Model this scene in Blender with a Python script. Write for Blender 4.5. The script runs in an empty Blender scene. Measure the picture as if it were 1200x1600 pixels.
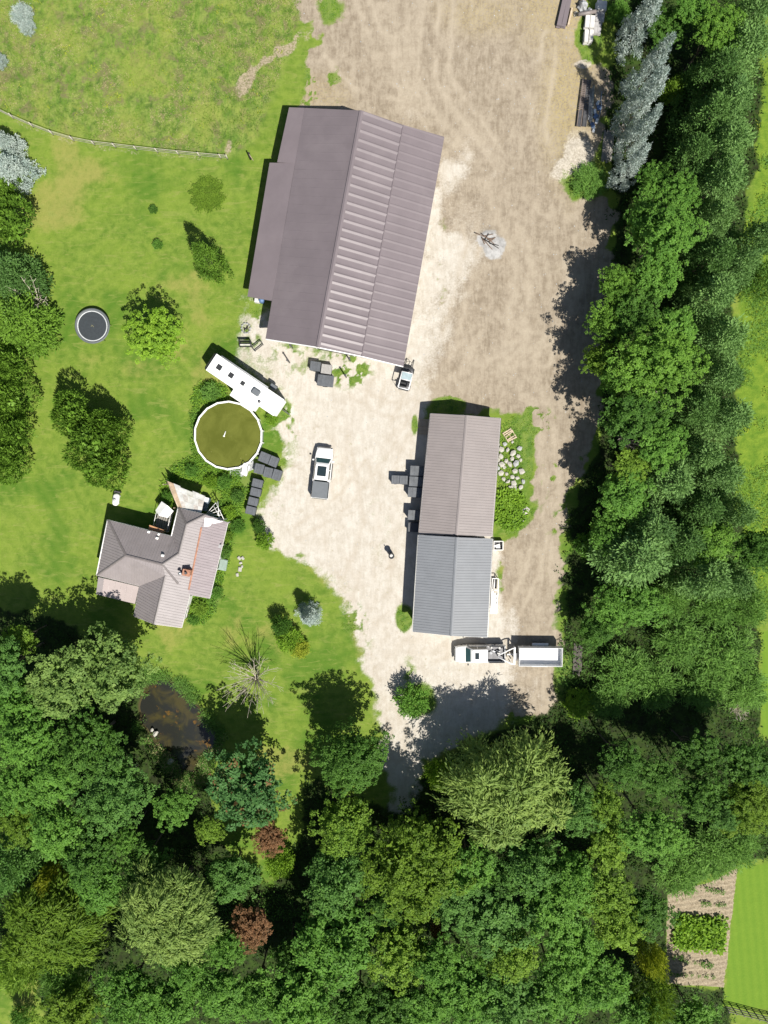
import bpy, bmesh, math, random
import numpy as np
from mathutils import Vector, Matrix

scene = bpy.context.scene
COL = scene.collection
R = math.radians

# ---------------------------------------------------------------- camera
CAM_H, FPX, TILT = 83.0, 1129.0, R(-4.0)
cam_data = bpy.data.cameras.new('camera')
cam = bpy.data.objects.new('camera', cam_data)
COL.objects.link(cam)
cam.location = (0, 0, CAM_H)
cam.rotation_euler = (TILT, 0, 0)
cam_data.sensor_fit = 'VERTICAL'
cam_data.sensor_height = 24.0
cam_data.sensor_width = 18.0
cam_data.lens = 24.0 * FPX / 1600.0
cam_data.clip_start = 0.5
cam_data.clip_end = 6000
scene.camera = cam

# ---------------------------------------------------------------- light
SUN_EL, SHADOW_LEFT = R(57.0), R(33.0)      # shadows fall up the picture, turned towards its left
to_sun = Vector((math.sin(SHADOW_LEFT) * math.cos(SUN_EL), -math.cos(SHADOW_LEFT) * math.cos(SUN_EL), math.sin(SUN_EL)))
world = bpy.data.worlds.new('World')
scene.world = world
world.use_nodes = True
wn = world.node_tree
wn.nodes.clear()
sky = wn.nodes.new('ShaderNodeTexSky')
sky.sky_type = 'NISHITA'
sky.sun_disc = False
sky.sun_elevation = SUN_EL
sky.sun_rotation = math.atan2(to_sun.x, to_sun.y)
bg = wn.nodes.new('ShaderNodeBackground')
bg.inputs['Strength'].default_value = 0.056
wo = wn.nodes.new('ShaderNodeOutputWorld')
wn.links.new(sky.outputs[0], bg.inputs[0])
wn.links.new(bg.outputs[0], wo.inputs[0])
sun_data = bpy.data.lights.new('sun', 'SUN')
sun_data.energy = 5.0
sun_data.angle = R(0.53)
sun_data.color = (1.0, 0.955, 0.88)
sun = bpy.data.objects.new('sun', sun_data)
COL.objects.link(sun)
sun.rotation_euler = (-to_sun).to_track_quat('-Z', 'Y').to_euler()
scene.view_settings.view_transform = 'Standard'
scene.view_settings.look = 'None'
scene.view_settings.exposure = 0.52
scene.view_settings.gamma = 1.0
scene.view_settings.use_curve_mapping = False
scene.cycles.max_bounces = 6
scene.cycles.diffuse_bounces = 3
scene.cycles.glossy_bounces = 3
scene.cycles.transmission_bounces = 4
scene.cycles.use_denoising = True

# ---------------------------------------------------------------- helpers
CT, ST = math.cos(TILT), math.sin(TILT)

def P(px, py, h=0.0):
    """World point at height h that stands at this place of the 1200 x 1600 photograph."""
    x, y, z = (px - 600) / FPX, -(py - 800) / FPX, -1.0
    y, z = y * CT - z * ST, y * ST + z * CT
    t = (h - CAM_H) / z
    return Vector((x * t, y * t, h))

def PA(pts, h=0.0):
    return np.array([P(a, b, h)[:2] for a, b in pts])

def mpp(py=800, h=0.0):
    return (P(601, py, h) - P(600, py, h)).length

def ang(a, b):
    """World angle of the line from pixel a to pixel b."""
    d = P(*b) - P(*a)
    return math.atan2(d.y, d.x)

def tag(o, label=None, cat=None, group=None, kind=None):
    if label: o['label'] = label
    if cat: o['category'] = cat
    if group: o['group'] = group
    if kind: o['kind'] = kind
    return o

def empty(name, loc, rz=0.0, label=None, cat=None, group=None):
    o = bpy.data.objects.new(name, None)
    COL.objects.link(o)
    o.location = loc
    o.rotation_euler = (0, 0, rz)
    o.empty_display_size = 0.3
    return tag(o, label, cat, group)

def link(name, me, parent=None, m=None):
    if m is not None and not me.materials:
        me.materials.append(m)
    o = bpy.data.objects.new(name, me)
    COL.objects.link(o)
    if parent is not None:
        o.parent = parent
    return o

def mesh_np(name, v, f, tint=None, smooth=False):
    v = np.asarray(v, dtype=np.float32)
    f = np.asarray(f, dtype=np.int32)
    me = bpy.data.meshes.new(name)
    me.vertices.add(len(v))
    me.vertices.foreach_set('co', v.ravel())
    k = f.shape[1]
    me.loops.add(f.size)
    me.loops.foreach_set('vertex_index', f.ravel())
    me.polygons.add(len(f))
    me.polygons.foreach_set('loop_start', np.arange(0, f.size, k, dtype=np.int32))
    me.polygons.foreach_set('loop_total', np.full(len(f), k, dtype=np.int32))
    if smooth:
        me.polygons.foreach_set('use_smooth', np.ones(len(f), dtype=bool))
    if tint is not None:
        a = me.attributes.new('tint', 'FLOAT', 'FACE')
        a.data.foreach_set('value', np.asarray(tint, dtype=np.float32))
    me.update(calc_edges=True)
    return me

class MB:
    """Collects simple shapes into one mesh."""
    def __init__(s):
        s.v, s.f, s.sm = [], [], []
    def add(s, vs, fs, smooth=False):
        b = len(s.v)
        s.v += [tuple(x) for x in vs]
        for f in fs:
            s.f.append([b + i for i in f]); s.sm.append(smooth)
        return s
    def box(s, c, size, rz=0.0, taper=1.0, bev=0.0, tilt=None):
        hx, hy, hz = size[0] / 2, size[1] / 2, size[2] / 2
        m = Matrix.Rotation(rz, 3, 'Z')
        if tilt: m = m @ tilt
        c = Vector(c)
        if bev <= 0:
            vs = []
            for z, k in ((-hz, 1), (hz, taper)):
                for x, y in ((-hx, -hy), (hx, -hy), (hx, hy), (-hx, hy)):
                    vs.append(c + m @ Vector((x * k, y * k, z)))
            return s.add(vs, [(3, 2, 1, 0), (4, 5, 6, 7), (0, 1, 5, 4), (1, 2, 6, 5), (2, 3, 7, 6), (3, 0, 4, 7)])
        b = min(bev, hx * .9, hy * .9, hz * .9)
        rings = [(-hz, b), (-hz + b, 0), (hz - b, 0), (hz, b)]
        vs, fs = [], []
        for z, ins in rings:
            k = 1 + (taper - 1) * (z + hz) / (2 * hz)
            X, Y = hx * k - ins, hy * k - ins
            for x, y in ((-X + b, -Y), (X - b, -Y), (X, -Y + b), (X, Y - b), (X - b, Y), (-X + b, Y), (-X, Y - b), (-X, -Y + b)):
                vs.append(c + m @ Vector((x, y, z)))
        for r in range(3):
            for i in range(8):
                j = (i + 1) % 8
                fs.append((r * 8 + i, r * 8 + j, r * 8 + 8 + j, r * 8 + 8 + i))
        fs.append(tuple(range(7, -1, -1))); fs.append(tuple(range(24, 32)))
        return s.add(vs, fs)
    def tube(s, pts, rad, n=6, cap=True, smooth=True):
        pts = [Vector(p) for p in pts]
        if not isinstance(rad, (list, tuple)): rad = [rad] * len(pts)
        vs, fs = [], []
        for i, p in enumerate(pts):
            d = (pts[min(i + 1, len(pts) - 1)] - pts[max(i - 1, 0)])
            if d.length < 1e-9: d = Vector((0, 0, 1))
            d.normalize()
            a = d.cross(Vector((0, 0, 1)) if abs(d.z) < .9 else Vector((1, 0, 0))).normalized()
            b = d.cross(a)
            for k in range(n):
                t = 2 * math.pi * k / n
                vs.append(p + (a * math.cos(t) + b * math.sin(t)) * rad[i])
        for i in range(len(pts) - 1):
            for k in range(n):
                j = (k + 1) % n
                fs.append((i * n + k, i * n + j, (i + 1) * n + j, (i + 1) * n + k))
        s.add(vs, fs, smooth)
        if cap:
            b0 = len(s.v) - len(vs)
            s.f.append([b0 + k for k in range(n - 1, -1, -1)]); s.sm.append(False)
            e = b0 + (len(pts) - 1) * n
            s.f.append([e + k for k in range(n)]); s.sm.append(False)
        return s
    def ring(s, prof, n=32, c=(0, 0, 0), smooth=True, closed=False):
        """Lathe: prof is a list of (radius, z)."""
        vs, fs = [], []
        k = len(prof)
        for i in range(n):
            t = 2 * math.pi * i / n
            for r, z in prof:
                vs.append((c[0] + r * math.cos(t), c[1] + r * math.sin(t), c[2] + z))
        for i in range(n):
            j = (i + 1) % n
            for q in range(k if closed else k - 1):
                w = (q + 1) % k
                fs.append((i * k + q, j * k + q, j * k + w, i * k + w))
        return s.add(vs, fs, smooth)
    def disc(s, r, z, n=32, c=(0, 0)):
        return s.add([(c[0] + r * math.cos(2 * math.pi * i / n), c[1] + r * math.sin(2 * math.pi * i / n), z) for i in range(n)], [tuple(range(n))])
    def prism(s, poly, z0, z1):
        n = len(poly)
        vs = [(p[0], p[1], z0) for p in poly] + [(p[0], p[1], z1) for p in poly]
        fs = [tuple(range(n - 1, -1, -1)), tuple(range(n, 2 * n))] + [(i, (i + 1) % n, n + (i + 1) % n, n + i) for i in range(n)]
        return s.add(vs, fs)
    def loft(s, secs, smooth=True):
        """Closed cross-sections of equal length, capped."""
        n = len(secs[0])
        vs = [p for c in secs for p in c]
        fs = []
        for i in range(len(secs) - 1):
            for k in range(n):
                j = (k + 1) % n
                fs.append((i * n + k, i * n + j, (i + 1) * n + j, (i + 1) * n + k))
        s.add(vs, fs, smooth)
        b0 = len(s.v) - len(vs)
        s.f.append([b0 + k for k in range(n - 1, -1, -1)]); s.sm.append(False)
        s.f.append([b0 + (len(secs) - 1) * n + k for k in range(n)]); s.sm.append(False)
        return s
    def mesh(s, name):
        me = bpy.data.meshes.new(name)
        me.from_pydata(s.v, [], s.f)
        me.polygons.foreach_set('use_smooth', s.sm)
        me.update()
        bm = bmesh.new(); bm.from_mesh(me)
        bmesh.ops.recalc_face_normals(bm, faces=bm.faces)
        bm.to_mesh(me); bm.free()
        return me
    def build(s, name, m, parent=None):
        return link(name, s.mesh(name), parent, m)

# ---------------------------------------------------------------- materials
def nodes(name):
    m = bpy.data.materials.new(name)
    m.use_nodes = True
    nt = m.node_tree
    nt.nodes.clear()
    out = nt.nodes.new('ShaderNodeOutputMaterial')
    return m, nt, out

def N(nt, kind, **kw):
    n = nt.nodes.new(kind)
    for k, v in kw.items():
        if k.startswith('i_'):
            n.inputs[k[2:].replace('_', ' ')].default_value = v
        else:
            setattr(n, k, v)
    return n

def L(nt, a, b):
    nt.links.new(a, b)

def math_n(nt, op, a, b=None, clamp=False):
    n = nt.nodes.new('ShaderNodeMath'); n.operation = op; n.use_clamp = clamp
    for i, x in enumerate((a, b)):
        if x is None: continue
        if isinstance(x, (int, float)): n.inputs[i].default_value = x
        else: nt.links.new(x, n.inputs[i])
    return n.outputs[0]

def mix_n(nt, fac, a, b, blend='MIX'):
    n = nt.nodes.new('ShaderNodeMix'); n.data_type = 'RGBA'; n.blend_type = blend
    for i, x in ((0, fac), (6, a), (7, b)):
        if isinstance(x, (int, float)): n.inputs[i].default_value = x
        elif isinstance(x, tuple): n.inputs[i].default_value = x if len(x) == 4 else (*x, 1)
        else: nt.links.new(x, n.inputs[i])
    return n.outputs[2]

def noise_n(nt, vec, scale, detail=4, rough=.55, dist=0.0):
    n = nt.nodes.new('ShaderNodeTexNoise')
    n.inputs['Scale'].default_value = scale; n.inputs['Detail'].default_value = detail
    n.inputs['Roughness'].default_value = rough; n.inputs['Distortion'].default_value = dist
    if vec is not None: nt.links.new(vec, n.inputs['Vector'])
    return n.outputs[0]

def ramp_n(nt, x, lo, hi):
    n = nt.nodes.new('ShaderNodeMapRange'); n.interpolation_type = 'SMOOTHSTEP'
    n.inputs['From Min'].default_value = lo; n.inputs['From Max'].default_value = hi
    nt.links.new(x, n.inputs['Value'])
    return n.outputs[0]

def mat(name, col, rough=.6, metal=0.0, var=.12, scale=3.0, dirt=None, dirt_amt=.35, bump=0.0, spec=.5, stretch=None):
    """Plain surface with uneven colour, a little dirt and fine relief."""
    m, nt, out = nodes(name)
    p = N(nt, 'ShaderNodeBsdfPrincipled')
    tc = N(nt, 'ShaderNodeTexCoord')
    vec = tc.outputs['Object']
    if stretch:
        mp = N(nt, 'ShaderNodeMapping'); mp.inputs['Scale'].default_value = stretch
        L(nt, vec, mp.inputs[0]); vec = mp.outputs[0]
    n1 = noise_n(nt, vec, scale, 6, .6)
    lo = tuple(max(0, c * (1 - var)) for c in col); hi = tuple(min(1, c * (1 + var)) for c in col)
    c = mix_n(nt, ramp_n(nt, n1, .3, .7), lo, hi)
    if dirt:
        n2 = noise_n(nt, vec, scale * .45, 8, .65, .5)
        c = mix_n(nt, math_n(nt, 'MULTIPLY', ramp_n(nt, n2, .48, .72), dirt_amt), c, dirt)
    L(nt, c, p.inputs['Base Color'])
    p.inputs['Roughness'].default_value = rough
    p.inputs['Metallic'].default_value = metal
    p.inputs['Specular IOR Level'].default_value = spec
    if bump:
        b = N(nt, 'ShaderNodeBump'); b.inputs['Strength'].default_value = bump; b.inputs['Distance'].default_value = .02
        L(nt, noise_n(nt, vec, scale * 6, 4), b.inputs['Height']); L(nt, b.outputs[0], p.inputs['Normal'])
    L(nt, p.outputs[0], out.inputs[0])
    return m

def leaf_mat(name, col, var=.35, transl=.34, rough=.55, alt=None, alt_at=.8):
    m, nt, out = nodes(name)
    at = N(nt, 'ShaderNodeAttribute', attribute_name='tint')
    oi = N(nt, 'ShaderNodeObjectInfo')
    k = math_n(nt, 'ADD', math_n(nt, 'MULTIPLY', at.outputs['Fac'], .75), math_n(nt, 'MULTIPLY', oi.outputs['Random'], .25))
    lo = (col[0] * (1 - var) * .9, col[1] * (1 - var), col[2] * (1 - var))
    hi = (min(1, col[0] * (1 + var) * 1.12), min(1, col[1] * (1 + var)), min(1, col[2] * (1 + var)))
    c = mix_n(nt, k, lo, hi)
    if alt:
        c = mix_n(nt, ramp_n(nt, at.outputs['Fac'], alt_at, alt_at + .08), c, alt)
    p = N(nt, 'ShaderNodeBsdfPrincipled')
    p.inputs['Roughness'].default_value = rough
    p.inputs['Specular IOR Level'].default_value = .14
    L(nt, c, p.inputs['Base Color'])
    t = N(nt, 'ShaderNodeBsdfTranslucent')
    L(nt, mix_n(nt, .5, c, (min(1, col[0] * 1.5), min(1, col[1] * 1.4), col[2] * .6)), t.inputs[0])
    mx = N(nt, 'ShaderNodeMixShader'); mx.inputs[0].default_value = transl
    L(nt, p.outputs[0], mx.inputs[1]); L(nt, t.outputs[0], mx.inputs[2])
    L(nt, mx.outputs[0], out.inputs[0])
    return m

LEAF = {
    'mid':    leaf_mat('leaf_mid_green', (.116, .262, .040)),
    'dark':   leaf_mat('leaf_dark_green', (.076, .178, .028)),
    'yg':     leaf_mat('leaf_yellow_green', (.160, .285, .034)),
    'pale':   leaf_mat('leaf_pale_green', (.165, .275, .066)),
    'olive':  leaf_mat('leaf_olive', (.120, .215, .022)),
    'blue':   leaf_mat('leaf_blue_green', (.102, .228, .046)),
    'lime':   leaf_mat('leaf_lime', (.190, .345, .032)),
    'silver': leaf_mat('needle_silver_blue', (.360, .450, .420), var=.3, transl=.2),
    'pine':   leaf_mat('needle_blue_green', (.138, .268, .076), var=.45, transl=.25),
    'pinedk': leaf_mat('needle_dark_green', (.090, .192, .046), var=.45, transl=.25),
    'red':    leaf_mat('leaf_rust_red', (.22, .128, .062), var=.35),
    'yellow': leaf_mat('leaf_golden', (.31, .38, .040), var=.25),
    'willow': leaf_mat('leaf_willow', (.215, .325, .078), var=.35),
    'mixred': leaf_mat('leaf_green_turning_red', (.080, .195, .055), alt=(.22, .11, .05), alt_at=.93),
    'cedar':  leaf_mat('scale_leaf_cedar', (.120, .240, .028), var=.5, transl=.22),
    'scrub':  leaf_mat('leaf_scrub', (.128, .268, .050), var=.45),
    'brown':  leaf_mat('dry_stalk', (.155, .140, .080), var=.4, transl=.1),
    'straw':  leaf_mat('pale_straw', (.40, .36, .19), var=.3, transl=.2),
    'fresh':  leaf_mat('leaf_fresh_green', (.128, .268, .036)),
    'floor':  leaf_mat('leaf_shade_darkened', (.030, .075, .012), var=.4),  # leaf colour darkened to hold the shade of the gaps under trees
}
BARK = mat('bark', (.12, .095, .07), .9, var=.35, scale=5, bump=.5)
DEADWOOD = mat('bare_grey_wood', (.46, .41, .33), .85, var=.25, scale=4)
BROWN_METAL = mat('brown_roofing', (.166, .140, .148), .42, var=.05, scale=.5, dirt=(.215, .185, .19), dirt_amt=.35, spec=.45)
TAUPE_METAL = mat('taupe_roofing', (.240, .212, .204), .5, var=.05, scale=.6, dirt=(.22, .19, .18), dirt_amt=.3)
GREY_METAL = mat('grey_roofing', (.188, .198, .212), .5, var=.05, scale=.6, dirt=(.17, .175, .18), dirt_amt=.3)
HOUSE_METAL = mat('house_roofing', (.245, .218, .216), .5, var=.06, scale=1.0, dirt=(.19, .165, .155), dirt_amt=.35)
PORCH_METAL = mat('worn_porch_roofing', (.190, .155, .165), .5, var=.10, scale=1.2, dirt=(.33, .30, .30), dirt_amt=.3, stretch=(1, 4, 1))
PINK_SHEET = mat('faded_pink_roofing', (.36, .305, .29), .6, var=.04, scale=.8)
WHITE_TRIM = mat('white_trim', (.78, .77, .74), .5, var=.05)
SIDING = mat('cream_siding', (.52, .49, .43), .7, var=.08, scale=1.5)
BARN_WALL = mat('barn_siding', (.34, .31, .29), .6, var=.1, scale=1.0)
DARK_VOID = mat('dark_door_panel', (.07, .065, .06), .7)
BRICK = mat('orange_brick', (.34, .16, .09), .85, var=.3, scale=6, bump=.4)
RUST = mat('rusty_flashing', (.33, .16, .10), .75, var=.25, scale=4)
WHITE_PAINT = mat('white_vehicle_paint', (.80, .80, .79), .22, var=.02, scale=1.0, spec=.6)
CAMPER_WHITE = mat('white_rubber_roof', (.82, .82, .80), .55, var=.03, scale=1.5, dirt=(.6, .58, .52), dirt_amt=.18)
GLASS_DARK = mat('dark_glass', (.018, .03, .034), .06, var=.1, spec=.8)
GLASS_TEAL = mat('teal_windshield', (.035, .085, .09), .08, var=.15, spec=.8)
BLACK = mat('black_plastic', (.022, .023, .025), .5, var=.2)
TYRE = mat('tyre_rubber', (.02, .02, .02), .85, var=.2, bump=.3)
TONNEAU = mat('grey_bed_cover', (.115, .128, .140), .65, var=.06, scale=2)
STEEL = mat('galvanised_steel', (.45, .46, .47), .4, .6, var=.15)
DKSTEEL = mat('dark_steel', (.09, .09, .095), .5, .4, var=.2)
CHROME = mat('bright_metal', (.62, .62, .62), .25, .8, var=.05)
LAMP_RED = mat('tail_lamp_red', (.35, .02, .02), .3)
LAMP_CLR = mat('head_lamp_lens', (.7, .7, .7), .15)
BIN_BLACK = mat('charcoal_bin_plastic', (.052, .057, .064), .55, var=.2, scale=2.5, dirt=(.15, .145, .135), dirt_amt=.3)
BIN_LID = mat('slate_bin_lid', (.088, .096, .106), .5, var=.2, scale=2.0, dirt=(.17, .165, .15), dirt_amt=.35)
BIN_PALE = mat('pale_grey_lid', (.30, .29, .275), .6, var=.1, scale=3)
WOOD = mat('weathered_wood', (.34, .27, .19), .85, var=.25, scale=3, stretch=(1, 6, 1), bump=.3)
GREYWOOD = mat('grey_lumber', (.24, .225, .20), .85, var=.3, scale=3, stretch=(6, 1, 1), bump=.3)
FRESHWOOD = mat('tan_planks', (.46, .37, .265), .8, var=.2, scale=3, bump=.2)
STONE = mat('pale_stone', (.40, .385, .34), .9, var=.22, scale=3.5, dirt=(.25, .24, .19), bump=.6)
GREYSTONE = mat('grey_stone', (.34, .35, .35), .9, var=.2, scale=3, bump=.5)
CONCRETE = mat('pale_concrete', (.55, .54, .51), .9, var=.12, scale=2.5, dirt=(.38, .36, .32), bump=.3)
CONCRETE_DK = mat('grey_concrete', (.36, .35, .34), .9, var=.15, scale=2.5, bump=.3)
TARP = mat('grey_tarp', (.36, .37, .38), .6, var=.15, scale=2, bump=.4)
SHEET_WHITE = mat('weathered_clear_sheet', (.50, .50, .47), .55, var=.18, scale=2.0, dirt=(.36, .33, .24), dirt_amt=.6)
RUST_SHEET = mat('rust_stained_sheet', (.40, .30, .20), .75, var=.25, scale=2.5, dirt=(.30, .17, .09))
BLUE = mat('blue_plastic', (.09, .16, .30), .5, var=.2)
CHAR = mat('charred_wood', (.022, .02, .019), .9, var=.3)
TRAMP_MAT = mat('trampoline_mat', (.028, .035, .040), .7, var=.12, scale=4)
TRAMP_PAD = mat('grey_trampoline_pad', (.10, .112, .115), .6, var=.1)
POOL_WHITE = mat('white_pool_rail', (.76, .76, .72), .4, var=.06, scale=2, dirt=(.5, .48, .38), dirt_amt=.3)
LINER = mat('pool_wall_liner', (.20, .23, .24), .5, var=.1)
FENCE_GREY = mat('grey_fence_wood', (.40, .37, .31), .85, var=.2, scale=4)

# ---------------------------------------------------------------- ground fields
def vnoise(x, y, scale, seed):
    rs = np.random.RandomState(seed)
    g = rs.rand(128, 128).astype(np.float32)
    u, v = x * scale + 1000.5, y * scale + 1000.5
    i, j = np.floor(u).astype(int), np.floor(v).astype(int)
    fu, fv = u - i, v - j
    fu, fv = fu * fu * (3 - 2 * fu), fv * fv * (3 - 2 * fv)
    i0, i1, j0, j1 = i % 128, (i + 1) % 128, j % 128, (j + 1) % 128
    return (g[i0, j0] * (1 - fu) + g[i1, j0] * fu) * (1 - fv) + (g[i0, j1] * (1 - fu) + g[i1, j1] * fu) * fv

def fbm(x, y, scale, seed, octs=4):
    t, a, s = 0, 1.0, 0
    for o in range(octs):
        t = t + a * vnoise(x, y, scale * 2.03 ** o, seed + o * 17); s += a; a *= .55
    return t / s

def sdist(x, y, poly):
    """Signed distance to a polygon, positive inside."""
    best = np.full(x.shape, 1e9); ins = np.zeros(x.shape, bool)
    n = len(poly)
    for i in range(n):
        ax, ay = poly[i]; bx, by = poly[(i + 1) % n]
        dx, dy = bx - ax, by - ay
        t = np.clip(((x - ax) * dx + (y - ay) * dy) / (dx * dx + dy * dy + 1e-12), 0, 1)
        best = np.minimum(best, (x - ax - t * dx) ** 2 + (y - ay - t * dy) ** 2)
        if ay != by:
            c = ((ay > y) != (by > y)) & (x < (bx - ax) * (y - ay) / (by - ay) + ax)
            ins ^= c
    d = np.sqrt(best)
    return np.where(ins, d, -d)

def ldist(x, y, pts):
    best = np.full(x.shape, 1e9)
    for (ax, ay), (bx, by) in zip(pts[:-1], pts[1:]):
        dx, dy = bx - ax, by - ay
        t = np.clip(((x - ax) * dx + (y - ay) * dy) / (dx * dx + dy * dy + 1e-12), 0, 1)
        best = np.minimum(best, (x - ax - t * dx) ** 2 + (y - ay - t * dy) ** 2)
    return np.sqrt(best)

def sstep(a, b, x):
    t = np.clip((x - a) / (b - a), 0, 1)
    return t * t * (3 - 2 * t)

MEADOW = [(-120, -120), (478, -120), (468, 30), (445, 100), (425, 150), (400, 220), (358, 246), (300, 239), (230, 231), (150, 219), (90, 203), (40, 185), (0, 170), (-120, 120)]
DIRT = [(458, -120), (470, 30), (496, 64), (478, 110), (470, 160), (500, 400), (640, 600), (705, 645), (770, 640), (806, 655), (838, 700), (842, 780), (806, 838), (782, 850), (772, 1000), (760, 1120), (852, 1112), (876, 1080), (878, 1000), (874, 900), (890, 790), (915, 735), (940, 650), (938, 530), (950, 430), (958, 330), (905, 275), (935, 225), (955, 130), (905, 60), (945, -120)]
GRAVEL = [(402, 470), (378, 520), (376, 562), (448, 625), (428, 672), (442, 700), (432, 760), (398, 812), (424, 852), (482, 885), (530, 938), (558, 1000), (572, 1060), (590, 1110), (603, 1150), (606, 1270), (642, 1270), (662, 1190), (720, 1165), (780, 1128), (825, 1105), (826, 1075), (832, 1010), (815, 985), (792, 930), (785, 870), (775, 850), (770, 840), (655, 640), (690, 580), (715, 480), (745, 430), (790, 400), (800, 330), (770, 240), (690, 200), (640, 180), (500, 520)]
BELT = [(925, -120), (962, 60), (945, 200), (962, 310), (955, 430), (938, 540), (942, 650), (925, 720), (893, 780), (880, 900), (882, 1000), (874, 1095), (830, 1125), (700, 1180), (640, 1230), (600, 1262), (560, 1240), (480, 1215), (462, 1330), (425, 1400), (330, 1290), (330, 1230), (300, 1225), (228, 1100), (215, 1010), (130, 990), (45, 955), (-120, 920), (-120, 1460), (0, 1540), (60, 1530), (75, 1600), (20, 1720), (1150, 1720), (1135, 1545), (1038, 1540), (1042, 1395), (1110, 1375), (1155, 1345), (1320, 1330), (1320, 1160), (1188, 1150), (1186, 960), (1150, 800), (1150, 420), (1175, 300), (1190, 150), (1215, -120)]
POND = [(232, 1066), (258, 1064), (282, 1078), (300, 1100), (318, 1122), (338, 1150), (336, 1175), (315, 1185), (312, 1205), (296, 1214), (282, 1204), (268, 1185), (256, 1172), (240, 1150), (224, 1130), (220, 1105), (226, 1085)]
RIGHTFIELD = [(1150, 420), (1175, 300), (1190, 150), (1215, -120), (1400, -120), (1400, 960), (1186, 960), (1150, 800)]
STRIP = [(1191, 985), (1400, 985), (1400, 1155), (1190, 1150)]
LOWLAWN = [(1153, 1352), (1400, 1340), (1400, 1590), (1130, 1572), (1133, 1545)]
SOIL = [(1045, 1398), (1108, 1378), (1152, 1358), (1131, 1543), (1040, 1537)]
PATH = [(520, -60), (478, 60), (400, 105), (372, 150), (366, 195), (356, 248)]
FENCE = [(-40, 158), (0, 174), (30, 190), (65, 204), (100, 217), (140, 226), (190, 232), (240, 238), (300, 244), (356, 249)]

GS = 0.22
gx = np.arange(-58, 58.01, GS); gy = np.arange(-80, 62.01, GS)
X, Y = np.meshgrid(gx, gy)
w1 = (fbm(X, Y, .35, 3) - .5) * 3.2
w2 = (fbm(X, Y, 1.1, 9, 3) - .5) * 1.6
def region(pts, soft, wob=1.0, extra=None):
    d = sdist(X, Y, PA(pts)) + (w1 + w2) * wob
    if extra is not None: d = d + extra
    return sstep(-soft, soft, d)
g_w = region(GRAVEL, .9, .8)
yard_side = np.maximum(sstep(P(0, 640)[1], P(0, 560)[1], Y), sstep(P(770, 900)[0], P(790, 900)[0], X))
g_w = g_w * (1 - yard_side) + yard_side * sstep(-2.4, 3.8, sdist(X, Y, PA(GRAVEL)) + (w1 + w2) * 1.5)
d_w = region(DIRT, .8, .9)
m_w = region(MEADOW, .7, .35)
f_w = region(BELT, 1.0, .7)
r_w = region(RIGHTFIELD, .8, .5)
s_w = region(SOIL, .15, .12)
pond_d = sdist(X, Y, PA(POND)) + (w1 + w2) * .22
lawn2 = np.maximum(region(STRIP, .25, .1), region(LOWLAWN, .2, .08))
f_w = f_w * (1 - s_w) * (1 - lawn2)
# gravel thins out into bare earth towards the upper yard
yy = fbm(X, Y, .16, 41, 5)
far = sstep(P(0, 640)[1], P(0, 200)[1], Y)
g_w = g_w * (1 - far * sstep(.38, .62, yy) * .85)
side = sdist(X, Y, PA([(775, 640), (775, 1000), (860, 1000), (860, 640)]))
def blob(px, py, rx, ry=None, rot=0.0, soft=.5, wob=.8):
    c = P(px, py); k = mpp(py); rx *= k; ry = (ry * k if ry else rx)
    dx, dy = X - c.x, Y - c.y
    u = dx * math.cos(rot) + dy * math.sin(rot); v = -dx * math.sin(rot) + dy * math.cos(rot)
    q = np.sqrt((u / rx) ** 2 + (v / ry) ** 2) + (w1 + w2) * .18 * wob
    return 1 - sstep(1 - soft, 1 + soft, q)
ash = np.maximum.reduce([blob(758, 374, 17, 13, rot=.4, soft=.6, wob=2.2), blob(770, 386, 15, 16, soft=.6, wob=2.2)]) * .9
white = np.maximum.reduce([blob(906, 236, 24, 30, soft=.8, wob=2), blob(910, 101, 13, 6, soft=.7, wob=2), blob(880, 262, 26, 14, rot=.6, soft=.9, wob=2) * .9, blob(795, 560, 12, 14) * .3, blob(690, 560, 12, 30) * .3])
straw = np.maximum.reduce([blob(890, 150, 40, 110, soft=.8), blob(880, 20, 60, 60, soft=.8) * .9, blob(760, 20, 60, 30, soft=.8) * .6,
                           blob(500, 150, 40, 30, soft=.8) * .5])
solid = np.maximum.reduce([blob(812, 715, 24, 66, soft=.35), blob(800, 795, 34, 40, soft=.3), blob(632, 966, 15, 22, soft=.35), blob(523, 14, 24, 24, soft=.8, wob=2.5), blob(922, 56, 20, 40, soft=.6), blob(918, 285, 34, 24, soft=.8, wob=2.5),
                          blob(880, 1060, 16, 50, soft=.5) * .9, blob(655, 1095, 26, 28, soft=.5), blob(700, 632, 30, 12, soft=.5), blob(648, 664, 5, 16, soft=.6)])
sparse = np.maximum.reduce([blob(465, 562, 55, 32, soft=.5), blob(545, 577, 40, 26, soft=.6), blob(428, 640, 34, 40, soft=.5), blob(440, 700, 28, 40, soft=.6), blob(415, 775, 26, 50, soft=.6) * .8, blob(395, 515, 22, 35, soft=.6),
                            blob(835, 655, 30, 24, soft=.6), blob(860, 800, 18, 110, soft=.6) * .9, blob(880, 880, 14, 100, soft=.6), blob(600, 800, 40, 120, soft=.9) * .3, blob(690, 420, 20, 90, soft=.8) * .55, blob(640, 1070, 14, 60, soft=.7) * .6,
                            blob(545, 960, 26, 70, rot=.35, soft=.6) * .7, blob(470, 880, 60, 16, rot=-.6, soft=.7) * .7, blob(470, 140, 60, 60, soft=.6) * .9, blob(830, 930, 40, 60, soft=.9) * .35])
weed = np.maximum(solid, sparse * sstep(.50, .66, fbm(X, Y, 1.25, 87, 3)) * (.45 + .55 * sstep(.35, .6, fbm(X, Y, .35, 88, 2))))
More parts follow.
